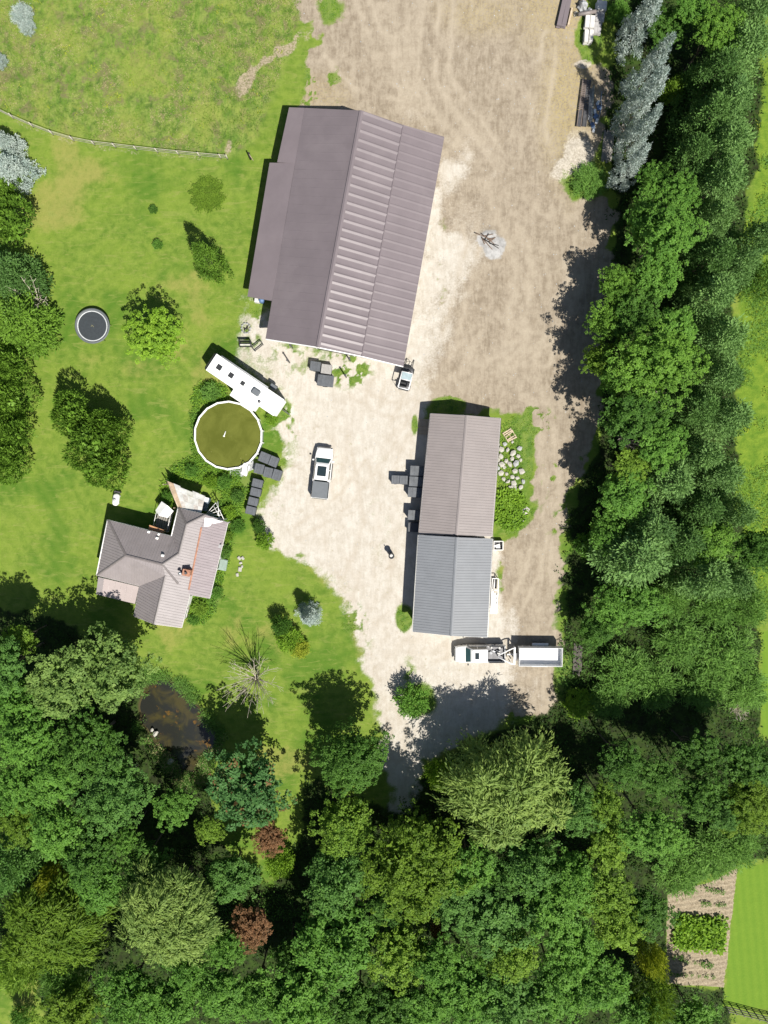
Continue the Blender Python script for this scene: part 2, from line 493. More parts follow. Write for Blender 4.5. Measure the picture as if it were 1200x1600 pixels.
bed = np.maximum.reduce([blob(350, 745, 60, 22, rot=-.3, soft=.4), blob(358, 800, 16, 60, rot=-.3, soft=.4), blob(340, 880, 14, 80, rot=-.3, soft=.4), blob(318, 945, 20, 36, rot=-.6, soft=.4),
                         blob(330, 615, 26, 18, soft=.4), blob(306, 660, 6, 44, soft=.6), blob(310, 735, 40, 16, soft=.4), blob(262, 770, 12, 30, soft=.6) * .7])
weed = weed * (1 - .8 * blob(792, 718, 14, 42, soft=.5))
d_w = d_w * (1 - weed); g_w = g_w * (1 - weed * .95)
path = np.maximum((1 - sstep(.0, .8, ldist(X, Y, PA(PATH)) + (w1 + w2) * .8)) * .6 * sstep(.3, .6, fbm(X, Y, .3, 111, 3)), (1 - sstep(.0, .55, ldist(X, Y, PA([(x, y + 3) for x, y in FENCE])) + w2 * .5)) * .42)
path = path * (1 - g_w)
dry = np.clip(.10 * blob(170, 420, 200, 260, soft=.9) + sstep(.56, .78, fbm(X, Y, .13, 77, 5)) * .55 + blob(160, 290, 60, 20) * .12 + blob(215, 575, 30, 16, soft=.8) * .35 + blob(255, 710, 24, 10, soft=.8) * .3 + blob(140, 560, 22, 12, soft=.9) * .3
              + blob(320, 300, 42, 26, soft=.4) * .0 + blob(555, 985, 10, 60, rot=.25, soft=.8) * .6 + blob(510, 905, 40, 12, rot=-.6, soft=.8) * .5 + blob(330, 915, 14, 50, rot=-.3) * .3, 0, 1)
lush = np.clip(sstep(.52, .72, fbm(X, Y, .2, 133, 5)), 0, 1)
# wheel tracks: driveway to the yards
def track(pts, half=.85, w=.5):
    p = PA(pts)
    d = ldist(X, Y, p) + w2 * .25
    return np.exp(-((d - half) / w) ** 2)
fine_tracks = [[(560, -20), (600, 90), (650, 150), (720, 260), (740, 380), (700, 540), (660, 620)], [(700, -20), (690, 120), (760, 220), (830, 330), (850, 480), (820, 580), (760, 640)], [(860, 60), (840, 200), (870, 330), (900, 430), (850, 560)],
    [(650, 20), (640, 120), (660, 160)], [(720, 620), (780, 590), (860, 520), (900, 440)], [(540, 600), (600, 640), (640, 640), (700, 600)], [(470, 830), (540, 780), (600, 700), (650, 610)], [(540, 930), (580, 820), (560, 700), (590, 600)], [(585, 1040), (650, 1030), (690, 1018)],
    [(860, 1090), (868, 960), (872, 860), (868, 740), (850, 640)], [(800, 960), (830, 900), (850, 820)], [(600, 1180), (590, 1080), (560, 980)], [(620, 1180), (625, 1060), (640, 1000)], [(500, 60), (560, 130), (640, 150)], [(880, 300), (800, 300), (740, 330)]]
ftr = np.maximum.reduce([np.exp(-((ldist(X, Y, PA(t_)) + w2 * .35 - .8) / .30) ** 2) for t_ in fine_tracks])
tr = np.maximum.reduce([track([(622, 1240), (612, 1120), (590, 1030), (575, 960), (520, 860), (520, 760), (540, 640)]), track([(600, 1050), (640, 1010), (690, 1010)]),
                        track([(590, 1000), (600, 880), (610, 700), (680, 620), (740, 520)]), track([(690, 610), (800, 560), (880, 480)], .9, .6), track([(845, 1100), (855, 950), (862, 760), (850, 650), (800, 560), (820, 420), (760, 250), (650, 120), (600, 20)], .9, .6),
                        track([(640, 160), (630, 60), (660, -40)], .9, .6)])
tr = np.maximum(tr * (.3 + .5 * sstep(.4, .6, fbm(X, Y, .3, 51, 4))), ftr * sstep(.35, .6, fbm(X, Y, .22, 57, 3)))
# mowing arcs on the lawns
c0 = P(420, 620)
rad = np.hypot(X - c0.x, (Y - c0.y) * 1.15) + (fbm(X, Y, .1, 5, 2) - .5) * 3
mow = .5 + .5 * np.sin(rad * 2 * math.pi / 1.25)
mow = np.where(lawn2 > .5, .5 + .5 * np.sin((X + .12 * Y) * 2 * math.pi / .95), mow)
# heights
Z = -.05 * fbm(X, Y, .5, 61, 4)
Z = Z + (m_w * (1 - g_w) * (1 - d_w)) * (fbm(X, Y, .9, 71, 4) - .55) * .22
Z = Z + f_w * (fbm(X, Y, .5, 81, 3) - .5) * .2
Z = Z + ash * .18 + white * .25 * fbm(X, Y, .8, 99, 3)
rows_dir = ang((1045, 1400), (1152, 1362))
rv = -X * math.sin(rows_dir * .45) + Y * math.cos(rows_dir * .45)
Z = Z + s_w * ((.10) * np.sin(rv * 2 * math.pi / .62) + .03)
Z = np.where(pond_d > -1.5, Z * sstep(0, -1.5, pond_d) - .55 * sstep(-1.0, .9, pond_d), Z)
shore = sstep(-1.4, .1, pond_d)
f_w = np.maximum(f_w, shore * .9); f_w = np.maximum(f_w, bed * .75)
g_w = g_w * (1 - bed); d_w = d_w * (1 - bed)

ny, nx = X.shape
V = np.stack([X.ravel(), Y.ravel(), Z.ravel()], 1).astype(np.float32)
idx = np.arange(ny * nx).reshape(ny, nx)
F = np.stack([idx[:-1, :-1], idx[:-1, 1:], idx[1:, 1:], idx[1:, :-1]], -1).reshape(-1, 4)
WA = np.stack([g_w, d_w, m_w, f_w], -1).reshape(-1, 4).astype(np.float32)
WB = np.stack([dry, np.maximum(weed, bed), ash, np.maximum(s_w, path)], -1).reshape(-1, 4).astype(np.float32)
WC = np.stack([tr, mow, np.maximum(white, 0), straw], -1).reshape(-1, 4).astype(np.float32)
WD = np.stack([lush, r_w, lawn2, shore], -1).reshape(-1, 4).astype(np.float32)

# ---------------------------------------------------------------- ground material
def ground_material():
    m, nt, out = nodes('earth_and_grass')
    geo = N(nt, 'ShaderNodeNewGeometry')
    pos = geo.outputs['Position']
    def chan(name):
        a = N(nt, 'ShaderNodeAttribute', attribute_name=name)
        s = N(nt, 'ShaderNodeSeparateColor'); L(nt, a.outputs['Color'], s.inputs[0])
        return s.outputs[0], s.outputs[1], s.outputs[2], a.outputs['Alpha']
    gw, dw, mw, fw = chan('wa'); dry, weed, ash, soil = chan('wb'); trk, mow, white, straw = chan('wc'); lush, rf, l2, shore = chan('wd')
    big = noise_n(nt, pos, .22, 6, .6, .4)
    mid = noise_n(nt, pos, 1.1, 8, .65, .3)
    fine = noise_n(nt, pos, 5.0, 6, .7)
    grain = noise_n(nt, pos, 16.0, 3, .7)
    mp = N(nt, 'ShaderNodeMapping'); mp.inputs['Scale'].default_value = (2.4, .5, 1); mp.inputs['Rotation'].default_value = (0, 0, R(-14)); L(nt, pos, mp.inputs[0])
    streak = noise_n(nt, mp.outputs[0], 1.0, 7, .62, .8)
    def edge(w, lo=.32, hi=.68, amt=.55):
        return ramp_n(nt, math_n(nt, 'ADD', w, math_n(nt, 'MULTIPLY', math_n(nt, 'SUBTRACT', fine, .5), amt)), lo, hi)
    # lawn
    lg = mix_n(nt, ramp_n(nt, mid, .30, .70), (.074, .142, .015), (.156, .222, .034))
    lg = mix_n(nt, math_n(nt, 'MULTIPLY', ramp_n(nt, big, .35, .7), .6), lg, (.165, .232, .030))
    lg = mix_n(nt, math_n(nt, 'MULTIPLY', lush, .75), lg, (.054, .132, .012))
    lg = mix_n(nt, math_n(nt, 'MULTIPLY', mow, .16), lg, (.21, .255, .05))
    lg = mix_n(nt, math_n(nt, 'MULTIPLY', ramp_n(nt, math_n(nt, 'ADD', dry, math_n(nt, 'MULTIPLY', math_n(nt, 'SUBTRACT', mid, .5), .9)), .18, .80), .8), lg, (.245, .235, .065))
    mp2 = N(nt, 'ShaderNodeMapping'); mp2.inputs['Scale'].default_value = (.45, 1.9, 1); mp2.inputs['Rotation'].default_value = (0, 0, R(24)); L(nt, pos, mp2.inputs[0])
    lg = mix_n(nt, math_n(nt, 'MULTIPLY', ramp_n(nt, noise_n(nt, mp2.outputs[0], 1.1, 7, .65, 1.2), .52, .68), .62), lg, (.205, .232, .058))
    lg = mix_n(nt, math_n(nt, 'MULTIPLY', ramp_n(nt, noise_n(nt, pos, 2.3, 6, .68), .56, .70), .5), lg, (.070, .140, .014))
    # rough meadow
    mg = mix_n(nt, ramp_n(nt, mid, .34, .60), (.068, .122, .022), (.190, .240, .055))
    mg = mix_n(nt, math_n(nt, 'MULTIPLY', ramp_n(nt, streak, .48, .62), .6), mg, (.090, .180, .020))
    mg = mix_n(nt, math_n(nt, 'MULTIPLY', ramp_n(nt, noise_n(nt, pos, .55, 7, .62, .6), .50, .62), .8), mg, (.150, .135, .066))
    mg = mix_n(nt, math_n(nt, 'MULTIPLY', ramp_n(nt, big, .46, .62), .7), mg, (.215, .252, .052))
    c = mix_n(nt, mw, lg, mg)
    c = mix_n(nt, rf, c, mix_n(nt, ramp_n(nt, mid, .3, .7), (.085, .165, .016), (.165, .245, .026)))
    c = mix_n(nt, l2, c, mix_n(nt, math_n(nt, 'ADD', math_n(nt, 'MULTIPLY', mow, .3), math_n(nt, 'MULTIPLY', mid, .7)), (.095, .185, .018), (.150, .240, .026)))
    # forest floor: dark litter, its tone lowered further for shade between crowns
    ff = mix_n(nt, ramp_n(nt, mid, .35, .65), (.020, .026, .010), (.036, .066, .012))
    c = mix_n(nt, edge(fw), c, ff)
    # bare earth
    de = mix_n(nt, ramp_n(nt, math_n(nt, 'ADD', math_n(nt, 'MULTIPLY', streak, .45), math_n(nt, 'MULTIPLY', noise_n(nt, pos, 1.3, 9, .68, .25), .55)), .36, .62), (.212, .173, .126), (.322, .274, .208))
    de = mix_n(nt, math_n(nt, 'MULTIPLY', ramp_n(nt, mid, .52, .70), .45), de, (.185, .145, .098))
    de = mix_n(nt, math_n(nt, 'MULTIPLY', ramp_n(nt, noise_n(nt, pos, .35, 9, .66, .3), .50, .66), .55), de, (.360, .308, .235))
    de = mix_n(nt, math_n(nt, 'MULTIPLY', straw, ramp_n(nt, fine, .35, .65)), de, (.335, .272, .130))
    c = mix_n(nt, edge(dw), c, de)
    # pale gravel
    gr = mix_n(nt, ramp_n(nt, math_n(nt, 'ADD', math_n(nt, 'MULTIPLY', streak, .4), math_n(nt, 'MULTIPLY', noise_n(nt, pos, .8, 9, .68, .25), .6)), .36, .62), (.410, .372, .312), (.505, .475, .420))
    gr = mix_n(nt, math_n(nt, 'MULTIPLY', ramp_n(nt, mid, .54, .72), .55), gr, (.335, .285, .215))
    gr = mix_n(nt, math_n(nt, 'MULTIPLY', ramp_n(nt, grain, .58, .72), .4), gr, (.30, .27, .22))
    gr = mix_n(nt, math_n(nt, 'MULTIPLY', ramp_n(nt, noise_n(nt, pos, 2.2, 5, .7), .60, .70), math_n(nt, 'MULTIPLY', ramp_n(nt, big, .45, .62), .5)), gr, (.21, .215, .075))
    c = mix_n(nt, edge(gw, .22, .86, .8), c, gr)
    c = mix_n(nt, math_n(nt, 'MULTIPLY', math_n(nt, 'MULTIPLY', trk, math_n(nt, 'MAXIMUM', math_n(nt, 'MULTIPLY', gw, .55), math_n(nt, 'MULTIPLY', dw, .75))), .8), c, mix_n(nt, gw, (.40, .345, .265), (.365, .31, .24)))
    # paths, weeds, ash, pale heaps, garden soil
    wd = mix_n(nt, ramp_n(nt, mid, .35, .65), (.070, .140, .024), (.155, .215, .045))
    bare = math_n(nt, 'MAXIMUM', gw, dw)
    c = mix_n(nt, math_n(nt, 'MULTIPLY', ramp_n(nt, math_n(nt, 'ADD', weed, math_n(nt, 'ADD', math_n(nt, 'MULTIPLY', math_n(nt, 'SUBTRACT', fine, .5), .8), math_n(nt, 'MULTIPLY', math_n(nt, 'SUBTRACT', mid, .5), 1.1))), .38, .80), .92), c, wd)
    so = mix_n(nt, ramp_n(nt, fine, .35, .65), (.220, .176, .118), (.350, .295, .208))
    c = mix_n(nt, edge(soil, .35, .65, .8), c, so)
    c = mix_n(nt, edge(white, .35, .7, .6), c, mix_n(nt, ramp_n(nt, fine, .35, .65), (.34, .30, .24), (.47, .43, .36)))
    c = mix_n(nt, edge(ash, .35, .7, .6), c, mix_n(nt, ramp_n(nt, mid, .35, .65), (.25, .245, .235), (.42, .415, .405)))
    c = mix_n(nt, ramp_n(nt, shore, .55, .9), c, (.06, .048, .022))
    # grain
    v = math_n(nt, 'ADD', .70, math_n(nt, 'MULTIPLY', math_n(nt, 'ADD', math_n(nt, 'MULTIPLY', fine, .6), math_n(nt, 'MULTIPLY', grain, .4)), .60))
    vv = N(nt, 'ShaderNodeCombineColor')
    for i in range(3): L(nt, v, vv.inputs[i])
    c = mix_n(nt, 1.0, c, vv.outputs[0], 'MULTIPLY')
    p = N(nt, 'ShaderNodeBsdfPrincipled')
    p.inputs['Roughness'].default_value = .95; p.inputs['Specular IOR Level'].default_value = .15
    L(nt, c, p.inputs['Base Color'])
    bh = math_n(nt, 'ADD', math_n(nt, 'MULTIPLY', fine, .6), math_n(nt, 'ADD', math_n(nt, 'MULTIPLY', grain, .25), math_n(nt, 'MULTIPLY', mid, .9)))
    b = N(nt, 'ShaderNodeBump'); b.inputs['Strength'].default_value = .55
    bd = math_n(nt, 'ADD', .05, math_n(nt, 'MULTIPLY', math_n(nt, 'ADD', mw, rf), .16))
    L(nt, bd, b.inputs['Distance']); L(nt, bh, b.inputs['Height']); L(nt, b.outputs[0], p.inputs['Normal'])
    L(nt, p.outputs[0], out.inputs[0])
    return m
GROUND = ground_material()

def face_avg(a):
    a = a.ravel()
    return a[F].mean(1)
grass_far = face_avg(r_w) > .5
gF, dF, mF, fF, sF, lF, pF = map(face_avg, (g_w, d_w, m_w, f_w, s_w, lawn2, pond_d))
label_of = np.zeros(len(F), int)                       # lawn
label_of[mF > .5] = 1
label_of[grass_far] = 5
label_of[fF > .5] = 4
label_of[lF > .5] = 7
label_of[(dF > .5)] = 2
label_of[(gF > .5)] = 3
label_of[sF > .5] = 6
label_of[pF > -.2] = 8
names = ['lawn', 'meadow', 'dirt_yard', 'gravel_driveway', 'woodland_floor', 'grass_field', 'garden_soil', 'mown_strip', 'pond_bed']
for k, nm in enumerate(names):
    f = F[label_of == k]
    if not len(f): continue
    used, inv = np.unique(f.ravel(), return_inverse=True)
    me = mesh_np(nm, V[used], inv.reshape(-1, 4), smooth=True)
    for an, W in (('wa', WA), ('wb', WB), ('wc', WC), ('wd', WD)):
        a = me.attributes.new(an, 'FLOAT_COLOR', 'POINT')
        a.data.foreach_set('color', W[used].ravel())
    tag(link(nm, me, None, GROUND), kind='structure')
# country beyond the plot, out to the horizon
x0, x1, y0, y1, B = gx[0], gx[-1], gy[0], gy[-1], 2500
fv = [(-B, -B, -.06), (B, -B, -.06), (B, B, -.06), (-B, B, -.06), (x0, y0, -.03), (x1, y0, -.03), (x1, y1, -.03), (x0, y1, -.03)]
tag(link('farmland', mesh_np('farmland', fv, [(0, 1, 5, 4), (1, 2, 6, 5), (2, 3, 7, 6), (3, 0, 4, 7)]), None, mat('farm_grass', (.10, .17, .025), .95, var=.3, scale=.02)), kind='structure')

# pond water
def water_mat():
    m, nt, out = nodes('pond_water_brown')
    p = N(nt, 'ShaderNodeBsdfPrincipled')
    geo = N(nt, 'ShaderNodeNewGeometry')
    n1 = noise_n(nt, geo.outputs['Position'], .45, 6, .6, .5)
    c = mix_n(nt, ramp_n(nt, n1, .42, .62), (.020, .021, .018), (.052, .045, .018))
    c = mix_n(nt, math_n(nt, 'MULTIPLY', ramp_n(nt, noise_n(nt, geo.outputs['Position'], .8, 5, .6, .3), .60, .68), .8), c, (.14, .075, .015))
    L(nt, c, p.inputs['Base Color']); p.inputs['Roughness'].default_value = .12; p.inputs['Specular IOR Level'].default_value = .5
    b = N(nt, 'ShaderNodeBump'); b.inputs['Strength'].default_value = .08
    L(nt, noise_n(nt, geo.outputs['Position'], 3, 3), b.inputs['Height']); L(nt, b.outputs[0], p.inputs['Normal'])
    L(nt, p.outputs[0], out.inputs[0])
    return m
pp = PA([(x + (x - 278) * .06, y + (y - 1135) * .04) for x, y in POND])
pw = MB(); pw.add([(a, b, -.22) for a, b in pp], [tuple(range(len(pp)))])
tag(pw.build('pond_water', water_mat()), kind='structure')

# ---------------------------------------------------------------- roofs and walls
def clip_u(poly, ux, uy, a, keep_greater):
    out = []
    n = len(poly)
    for i in range(n):
        p, q = poly[i], poly[(i + 1) % n]
        dp, dq = p[0] * ux + p[1] * uy - a, q[0] * ux + q[1] * uy - a
        if not keep_greater: dp, dq = -dp, -dq
        if dp >= 0: out.append(p)
        if (dp > 0 > dq) or (dp < 0 < dq):
            t = dp / (dp - dq)
            out.append(tuple(p[k] + (q[k] - p[k]) * t for k in range(3)))
    return out

def rib_profile(pitch, n, w, h, dip=0.0):
    """Cross-section of one roofing sheet: n ribs."""
    pr = []
    for i in range(n):
        o = i * pitch
        pr += [(o + .001, 0), (o + w * .25, h), (o + w * .75, h), (o + w, 0)]
        if dip:
            pr += [(o + w + (pitch - w) * .5, -dip)]
    return pr + [(n * pitch, 0)]

class Roof:
    def __init__(s, parent, origin):
        s.parent, s.o, s.tris = parent, Vector(origin), []
        s.deck = MB(); s.panels = []
    def pt(s, p):
        return (p[0] - s.o.x, p[1] - s.o.y, p[2])
    def slope(s, poly, u, pitch, prof, m, seam=.004, lift=0.0, jitter=.006, seed=1):
        """poly: world points of one roof plane; u: direction across the sheets."""
        rng = random.Random(seed)
        poly = [s.pt(p) for p in poly]
        ux, uy = u[0], u[1]
        l = math.hypot(ux, uy); ux /= l; uy /= l
        tris = [(poly[0], poly[i], poly[i + 1]) for i in range(1, len(poly) - 1)]
        s.tris += tris
        us = [p[0] * ux + p[1] * uy for p in poly]
        u0, u1 = min(us), max(us)
        k = 0
        a = u0
        while a < u1 - 1e-4:
            mb = MB(); dz = lift + rng.uniform(0, jitter); th = rng.uniform(-1, 1) * jitter
            for (ra, za), (rb, zb) in zip(prof[:-1], prof[1:]):
                ca, cb = a + ra + (seam if ra < .01 else 0), a + rb
                if ca >= u1: break
                for t in tris:
                    pl = clip_u(clip_u(list(t), ux, uy, ca, True), ux, uy, cb, False) if len(t) else []
                    if len(pl) < 3: continue
                    vs = []
                    for p in pl:
                        r = (p[0] * ux + p[1] * uy - ca) / max(1e-6, cb - ca)
                        vs.append((p[0], p[1], p[2] + dz + .03 + za + (zb - za) * r + th * ((p[0] * ux + p[1] * uy - a) / pitch - .5)))
                    # keep faces looking up
                    nz = sum((vs[i][0] * vs[(i + 1) % len(vs)][1] - vs[(i + 1) % len(vs)][0] * vs[i][1]) for i in range(len(vs)))
                    if nz < 0: vs.reverse()
                    if abs(nz) < 1e-5: continue
                    mb.add(vs, [tuple(range(len(vs)))])
            if mb.v:
                s.panels.append((mb, m))
            a += pitch; k += 1
    def finish(s, deck_mat, outline=None, fascia=.16, trim=WHITE_TRIM):
        # deck under the sheets
        for t in s.tris:
            top = [(p[0], p[1], p[2] + .012) for p in t]
            bot = [(p[0], p[1], p[2] - .10) for p in t]
            nz = (t[1][0] - t[0][0]) * (t[2][1] - t[0][1]) - (t[2][0] - t[0][0]) * (t[1][1] - t[0][1])
            if nz < 0: top.reverse(); bot.reverse()
            s.deck.add(top, [(0, 1, 2)]); s.deck.add(bot, [(2, 1, 0)])
        # fascia boards on the edges used once
        cnt = {}
        key = lambda p: (round(p[0], 2), round(p[1], 2), round(p[2], 2))
        for t in s.tris:
            for i in range(3):
                e = frozenset((key(t[i]), key(t[(i + 1) % 3])))
                cnt.setdefault(e, []).append((t[i], t[(i + 1) % 3]))
        deck = bpy.data.meshes.new('roof')
        o = link('roof', s._plain(s.deck), s.parent, deck_mat)
        fb = MB()
        for e, l in cnt.items():
            if len(l) == 1:
                p, q = l[0]
                d = Vector((q[0] - p[0], q[1] - p[1], 0))
                if d.length < .05: continue
                nrm = Vector((d.y, -d.x, 0)).normalized() * .02
                fb.add([(p[0] - nrm.x, p[1] - nrm.y, p[2] - fascia), (q[0] - nrm.x, q[1] - nrm.y, q[2] - fascia), (q[0] - nrm.x, q[1] - nrm.y, q[2] + .008), (p[0] - nrm.x, p[1] - nrm.y, p[2] + .008),
                        (p[0] + nrm.x, p[1] + nrm.y, p[2] - fascia), (q[0] + nrm.x, q[1] + nrm.y, q[2] - fascia), (q[0] + nrm.x, q[1] + nrm.y, q[2] + .008), (p[0] + nrm.x, p[1] + nrm.y, p[2] + .008)],
                       [(0, 1, 2, 3), (7, 6, 5, 4), (3, 2, 6, 7), (0, 4, 5, 1), (0, 3, 7, 4), (1, 5, 6, 2)])
        if fb.v: link('fascia', fb.mesh('fascia'), o, trim)
        for mb, m in s.panels:
            link('roof_panel', s._plain(mb), o, m)
        return o
    def _plain(s, mb):
        me = bpy.data.meshes.new('sheet'); me.from_pydata(mb.v, [], mb.f); me.update(); return me
    def z(s, x, y):
        """Height of the roof above a local point."""
        best = None
        for a, b, c in s.tris:
            d = (b[1] - c[1]) * (a[0] - c[0]) + (c[0] - b[0]) * (a[1] - c[1])
            if abs(d) < 1e-9: continue
            u = ((b[1] - c[1]) * (x - c[0]) + (c[0] - b[0]) * (y - c[1])) / d
            v = ((c[1] - a[1]) * (x - c[0]) + (a[0] - c[0]) * (y - c[1])) / d
            w = 1 - u - v
            if min(u, v, w) > -1e-3:
                zz = u * a[2] + v * b[2] + w * c[2]
                best = zz if best is None else min(best, zz)
        return best
    def cap(s, pts, m, w=.16, name='ridge_cap', parent=None, h=.05):
        """Folded cap along a ridge or hip."""
        mb = MB()
        for p, q in zip(pts[:-1], pts[1:]):
            p, q = Vector(s.pt(p)), Vector(s.pt(q))
            d = (q - p); sd = Vector((d.y, -d.x, 0)).normalized() * w
            up = Vector((0, 0, .10))
            dn = Vector((0, 0, .045))
            mb.add([p - sd + dn, p + up, p + sd + dn, q - sd + dn, q + up, q + sd + dn], [(0, 1, 4, 3), (1, 2, 5, 4)])
        return mb.build(name, m, parent or s.parent)

def walls(roof, foot, m, name='wall', top_gap=.11, drop=0.0, thick=.15):
    """Walls round a footprint (world xy), reaching up to the roof."""
    pts = [(p[0] - roof.o.x, p[1] - roof.o.y) for p in foot]
    n = len(pts)
    area = sum(pts[i][0] * pts[(i + 1) % n][1] - pts[(i + 1) % n][0] * pts[i][1] for i in range(n))
    if area < 0: pts.reverse()
    for i in range(n):
        a, b = Vector(pts[i]), Vector(pts[(i + 1) % n])
        L_ = (b - a).length
        if L_ < .05: continue
        k = max(1, int(L_ / .6))
        nrm = Vector(((b - a).y, -(b - a).x)).normalized()
        mb = MB(); vs = []
        for j in range(k + 1):
            q = a + (b - a) * (j / k)
            q1 = q - nrm * thick
            zt = roof.z(q.x, q.y); zi = roof.z(q1.x, q1.y)
            zt = 2.4 if zt is None else zt - top_gap
            zi = zt if zi is None else zi - top_gap
            vs += [(q.x, q.y, -.15), (q.x, q.y, zt), (q1.x, q1.y, -.15), (q1.x, q1.y, min(zi, zt + .05))]
        fs = []
        for j in range(k):
            o = j * 4
            fs += [(o, o + 4, o + 5, o + 1), (o + 2, o + 3, o + 7, o + 6), (o + 1, o + 5, o + 7, o + 3)]
        fs += [(0, 1, 3, 2), (k * 4, k * 4 + 2, k * 4 + 3, k * 4 + 1)]
        mb.add(vs, fs)
        mb.build(name, m, roof.parent)

def inset(poly, d):
    pts = [Vector(p[:2]) for p in poly]
    n = len(pts)
    area = sum(pts[i].x * pts[(i + 1) % n].y - pts[(i + 1) % n].x * pts[i].y for i in range(n))
    if area < 0: pts.reverse()
    dd = d if isinstance(d, (list, tuple)) else [d] * n
    if area < 0 and isinstance(d, (list, tuple)): dd = list(reversed(d[:-1])) + [d[-1]]
    lines = []
    for i in range(n):
        a, b = pts[i], pts[(i + 1) % n]
        t = (b - a).normalized(); nn = Vector((-t.y, t.x))
        lines.append((a + nn * dd[i], t))
    out = []
    for i in range(n):
        (p, t), (q, s2) = lines[i - 1], lines[i]
        den = t.x * s2.y - t.y * s2.x
        if abs(den) < 1e-6: out.append(q); continue
        k = ((q.x - p.x) * s2.y - (q.y - p.y) * s2.x) / den
        out.append(p + t * k)
    return out

def opening(parent, roof, a, b, s, w, h, z0, m, name, frame=None, depth=.05):
    """A door or window leaf set on the wall from a to b (world xy), centred at fraction s."""
    a = Vector((a[0] - roof.o.x, a[1] - roof.o.y, 0)); b = Vector((b[0] - roof.o.x, b[1] - roof.o.y, 0))
    c = a.lerp(b, s); rz = math.atan2(b.y - a.y, b.x - a.x)
    o = MB().box((0, 0, z0 + h / 2), (w, depth, h)).build(name, m, parent)
    o.location = (c.x, c.y, 0); o.rotation_euler = (0, 0, rz)
    if frame:
        f = MB()
        t = .09
        for dx in (-w / 2 - t / 2, w / 2 + t / 2): f.box((dx, 0, z0 + h / 2), (t, depth + .04, h + 2 * t))
        f.box((0, 0, z0 + h + t / 2), (w, depth + .04, t))
        if z0 > .2: f.box((0, 0, z0 - t / 2), (w, depth + .06, t))
        fo = f.build('frame', frame, o)
    return o

# ---------------------------------------------------------------- the big barn
barn_c = P(550, 370, 0)
barn = empty('barn', barn_c, 0, 'large barn with a dark brown ribbed metal roof and a lean-to on each side', 'barn')
rf = Roof(barn, barn_c)
HR, HLE, HB, HRE = 6.3, 3.7, 4.75, 3.45
rT, rB = P(565, 173, HR), P(497, 543, HR)
seamT, seamN, seamB = P(476, 169, HLE), P(424.5, 469.5, HLE), P(415, 530, HLE)
brT, brB = P(630, 195.5, HB), P(565, 557, HB)
reT, reB = P(694, 214, HRE), P(630, 573, HRE)
wide = rib_profile(.914, 1, .10, .022)
# one broad, slightly dished sheet with a raised lap at its edge
wide = [(.001, 0), (.06, .034), (.10, .040), (.14, .038), (.36, -.014), (.44, -.018), (.60, -.016), (.76, -.012), (.90, -.002), (.914, 0)]
faint = [(a_, z_ * .55) for a_, z_ in wide]
flatp = [(.001, 0), (.02, .006), (.045, .006), (.065, 0), (.914, 0)]
ud = (rB - rT).normalized()
rf.slope([rT, rB, seamB, seamT], ud, .914, flatp, BROWN_METAL, seed=1, jitter=.002, seam=.002)
rf.slope([rT, rB, brB, brT], ud, .914, wide, BROWN_METAL, seed=2, jitter=.004)
rf.slope([brT, brB, reB, reT], ud, .914, faint, BROWN_METAL, seed=3, lift=-.02, jitter=.004)
luT, luB = P(452, 168, 3.3), P(433.5, 253, 3.3)
seamM = seamT.lerp(seamN, (luB - luT).length / (seamN - seamT).length)
llT, llB = P(421.5, 254.5, 3.0), P(387, 463, 3.0)
rf.slope([seamT, seamM, luB, luT], ud, .914, flatp, BROWN_METAL, seed=4, lift=-.03, jitter=.002, seam=.002)
rf.slope([seamM, seamN, llB, llT], ud, .914, flatp, BROWN_METAL, seed=5, lift=-.03, jitter=.002, seam=.002)
barn_roof = rf.finish(BROWN_METAL, trim=BROWN_METAL)
rf.cap([rT, rB], BROWN_METAL, .22, parent=barn_roof)
rf.cap([brT, brB], BROWN_METAL, .08, name='lap_flashing', parent=barn_roof)
outl = [luT, seamT, rT, brT, reT, reB, brB, rB, seamB, seamN, llB, llT, luB]
foot = inset([luT, reT, reB, seamB, seamN, llB, llT, luB], .55)
walls(rf, foot, BARN_WALL)
sw = inset([luT, reT, reB, seamB, seamN, llB, llT, luB], .53)
opening(barn, rf, reB, seamB, .5, 4.2, 3.4, 0, DARK_VOID, 'sliding_door', WHITE_TRIM).location = Vector(((reB.x + seamB.x) / 2 - barn_c.x - .1, (reB.y + seamB.y) / 2 - barn_c.y + .58, 0))
tf = MB()
for p, q in ((seamB, rB), (rB, brB), (brB, reB)):
    a, b = Vector(rf.pt(p)), Vector(rf.pt(q))
    out_ = Vector((0, -1, 0)) * .05
    tf.add([a + out_ + Vector((0, 0, -.2)), b + out_ + Vector((0, 0, -.2)), b + out_ + Vector((0, 0, .05)), a + out_ + Vector((0, 0, .05)),
            a + Vector((0, 0, .05)) - out_, b + Vector((0, 0, .05)) - out_], [(0, 1, 2, 3), (3, 2, 5, 4)])
tf.build('gable_trim', WHITE_TRIM, barn_roof)

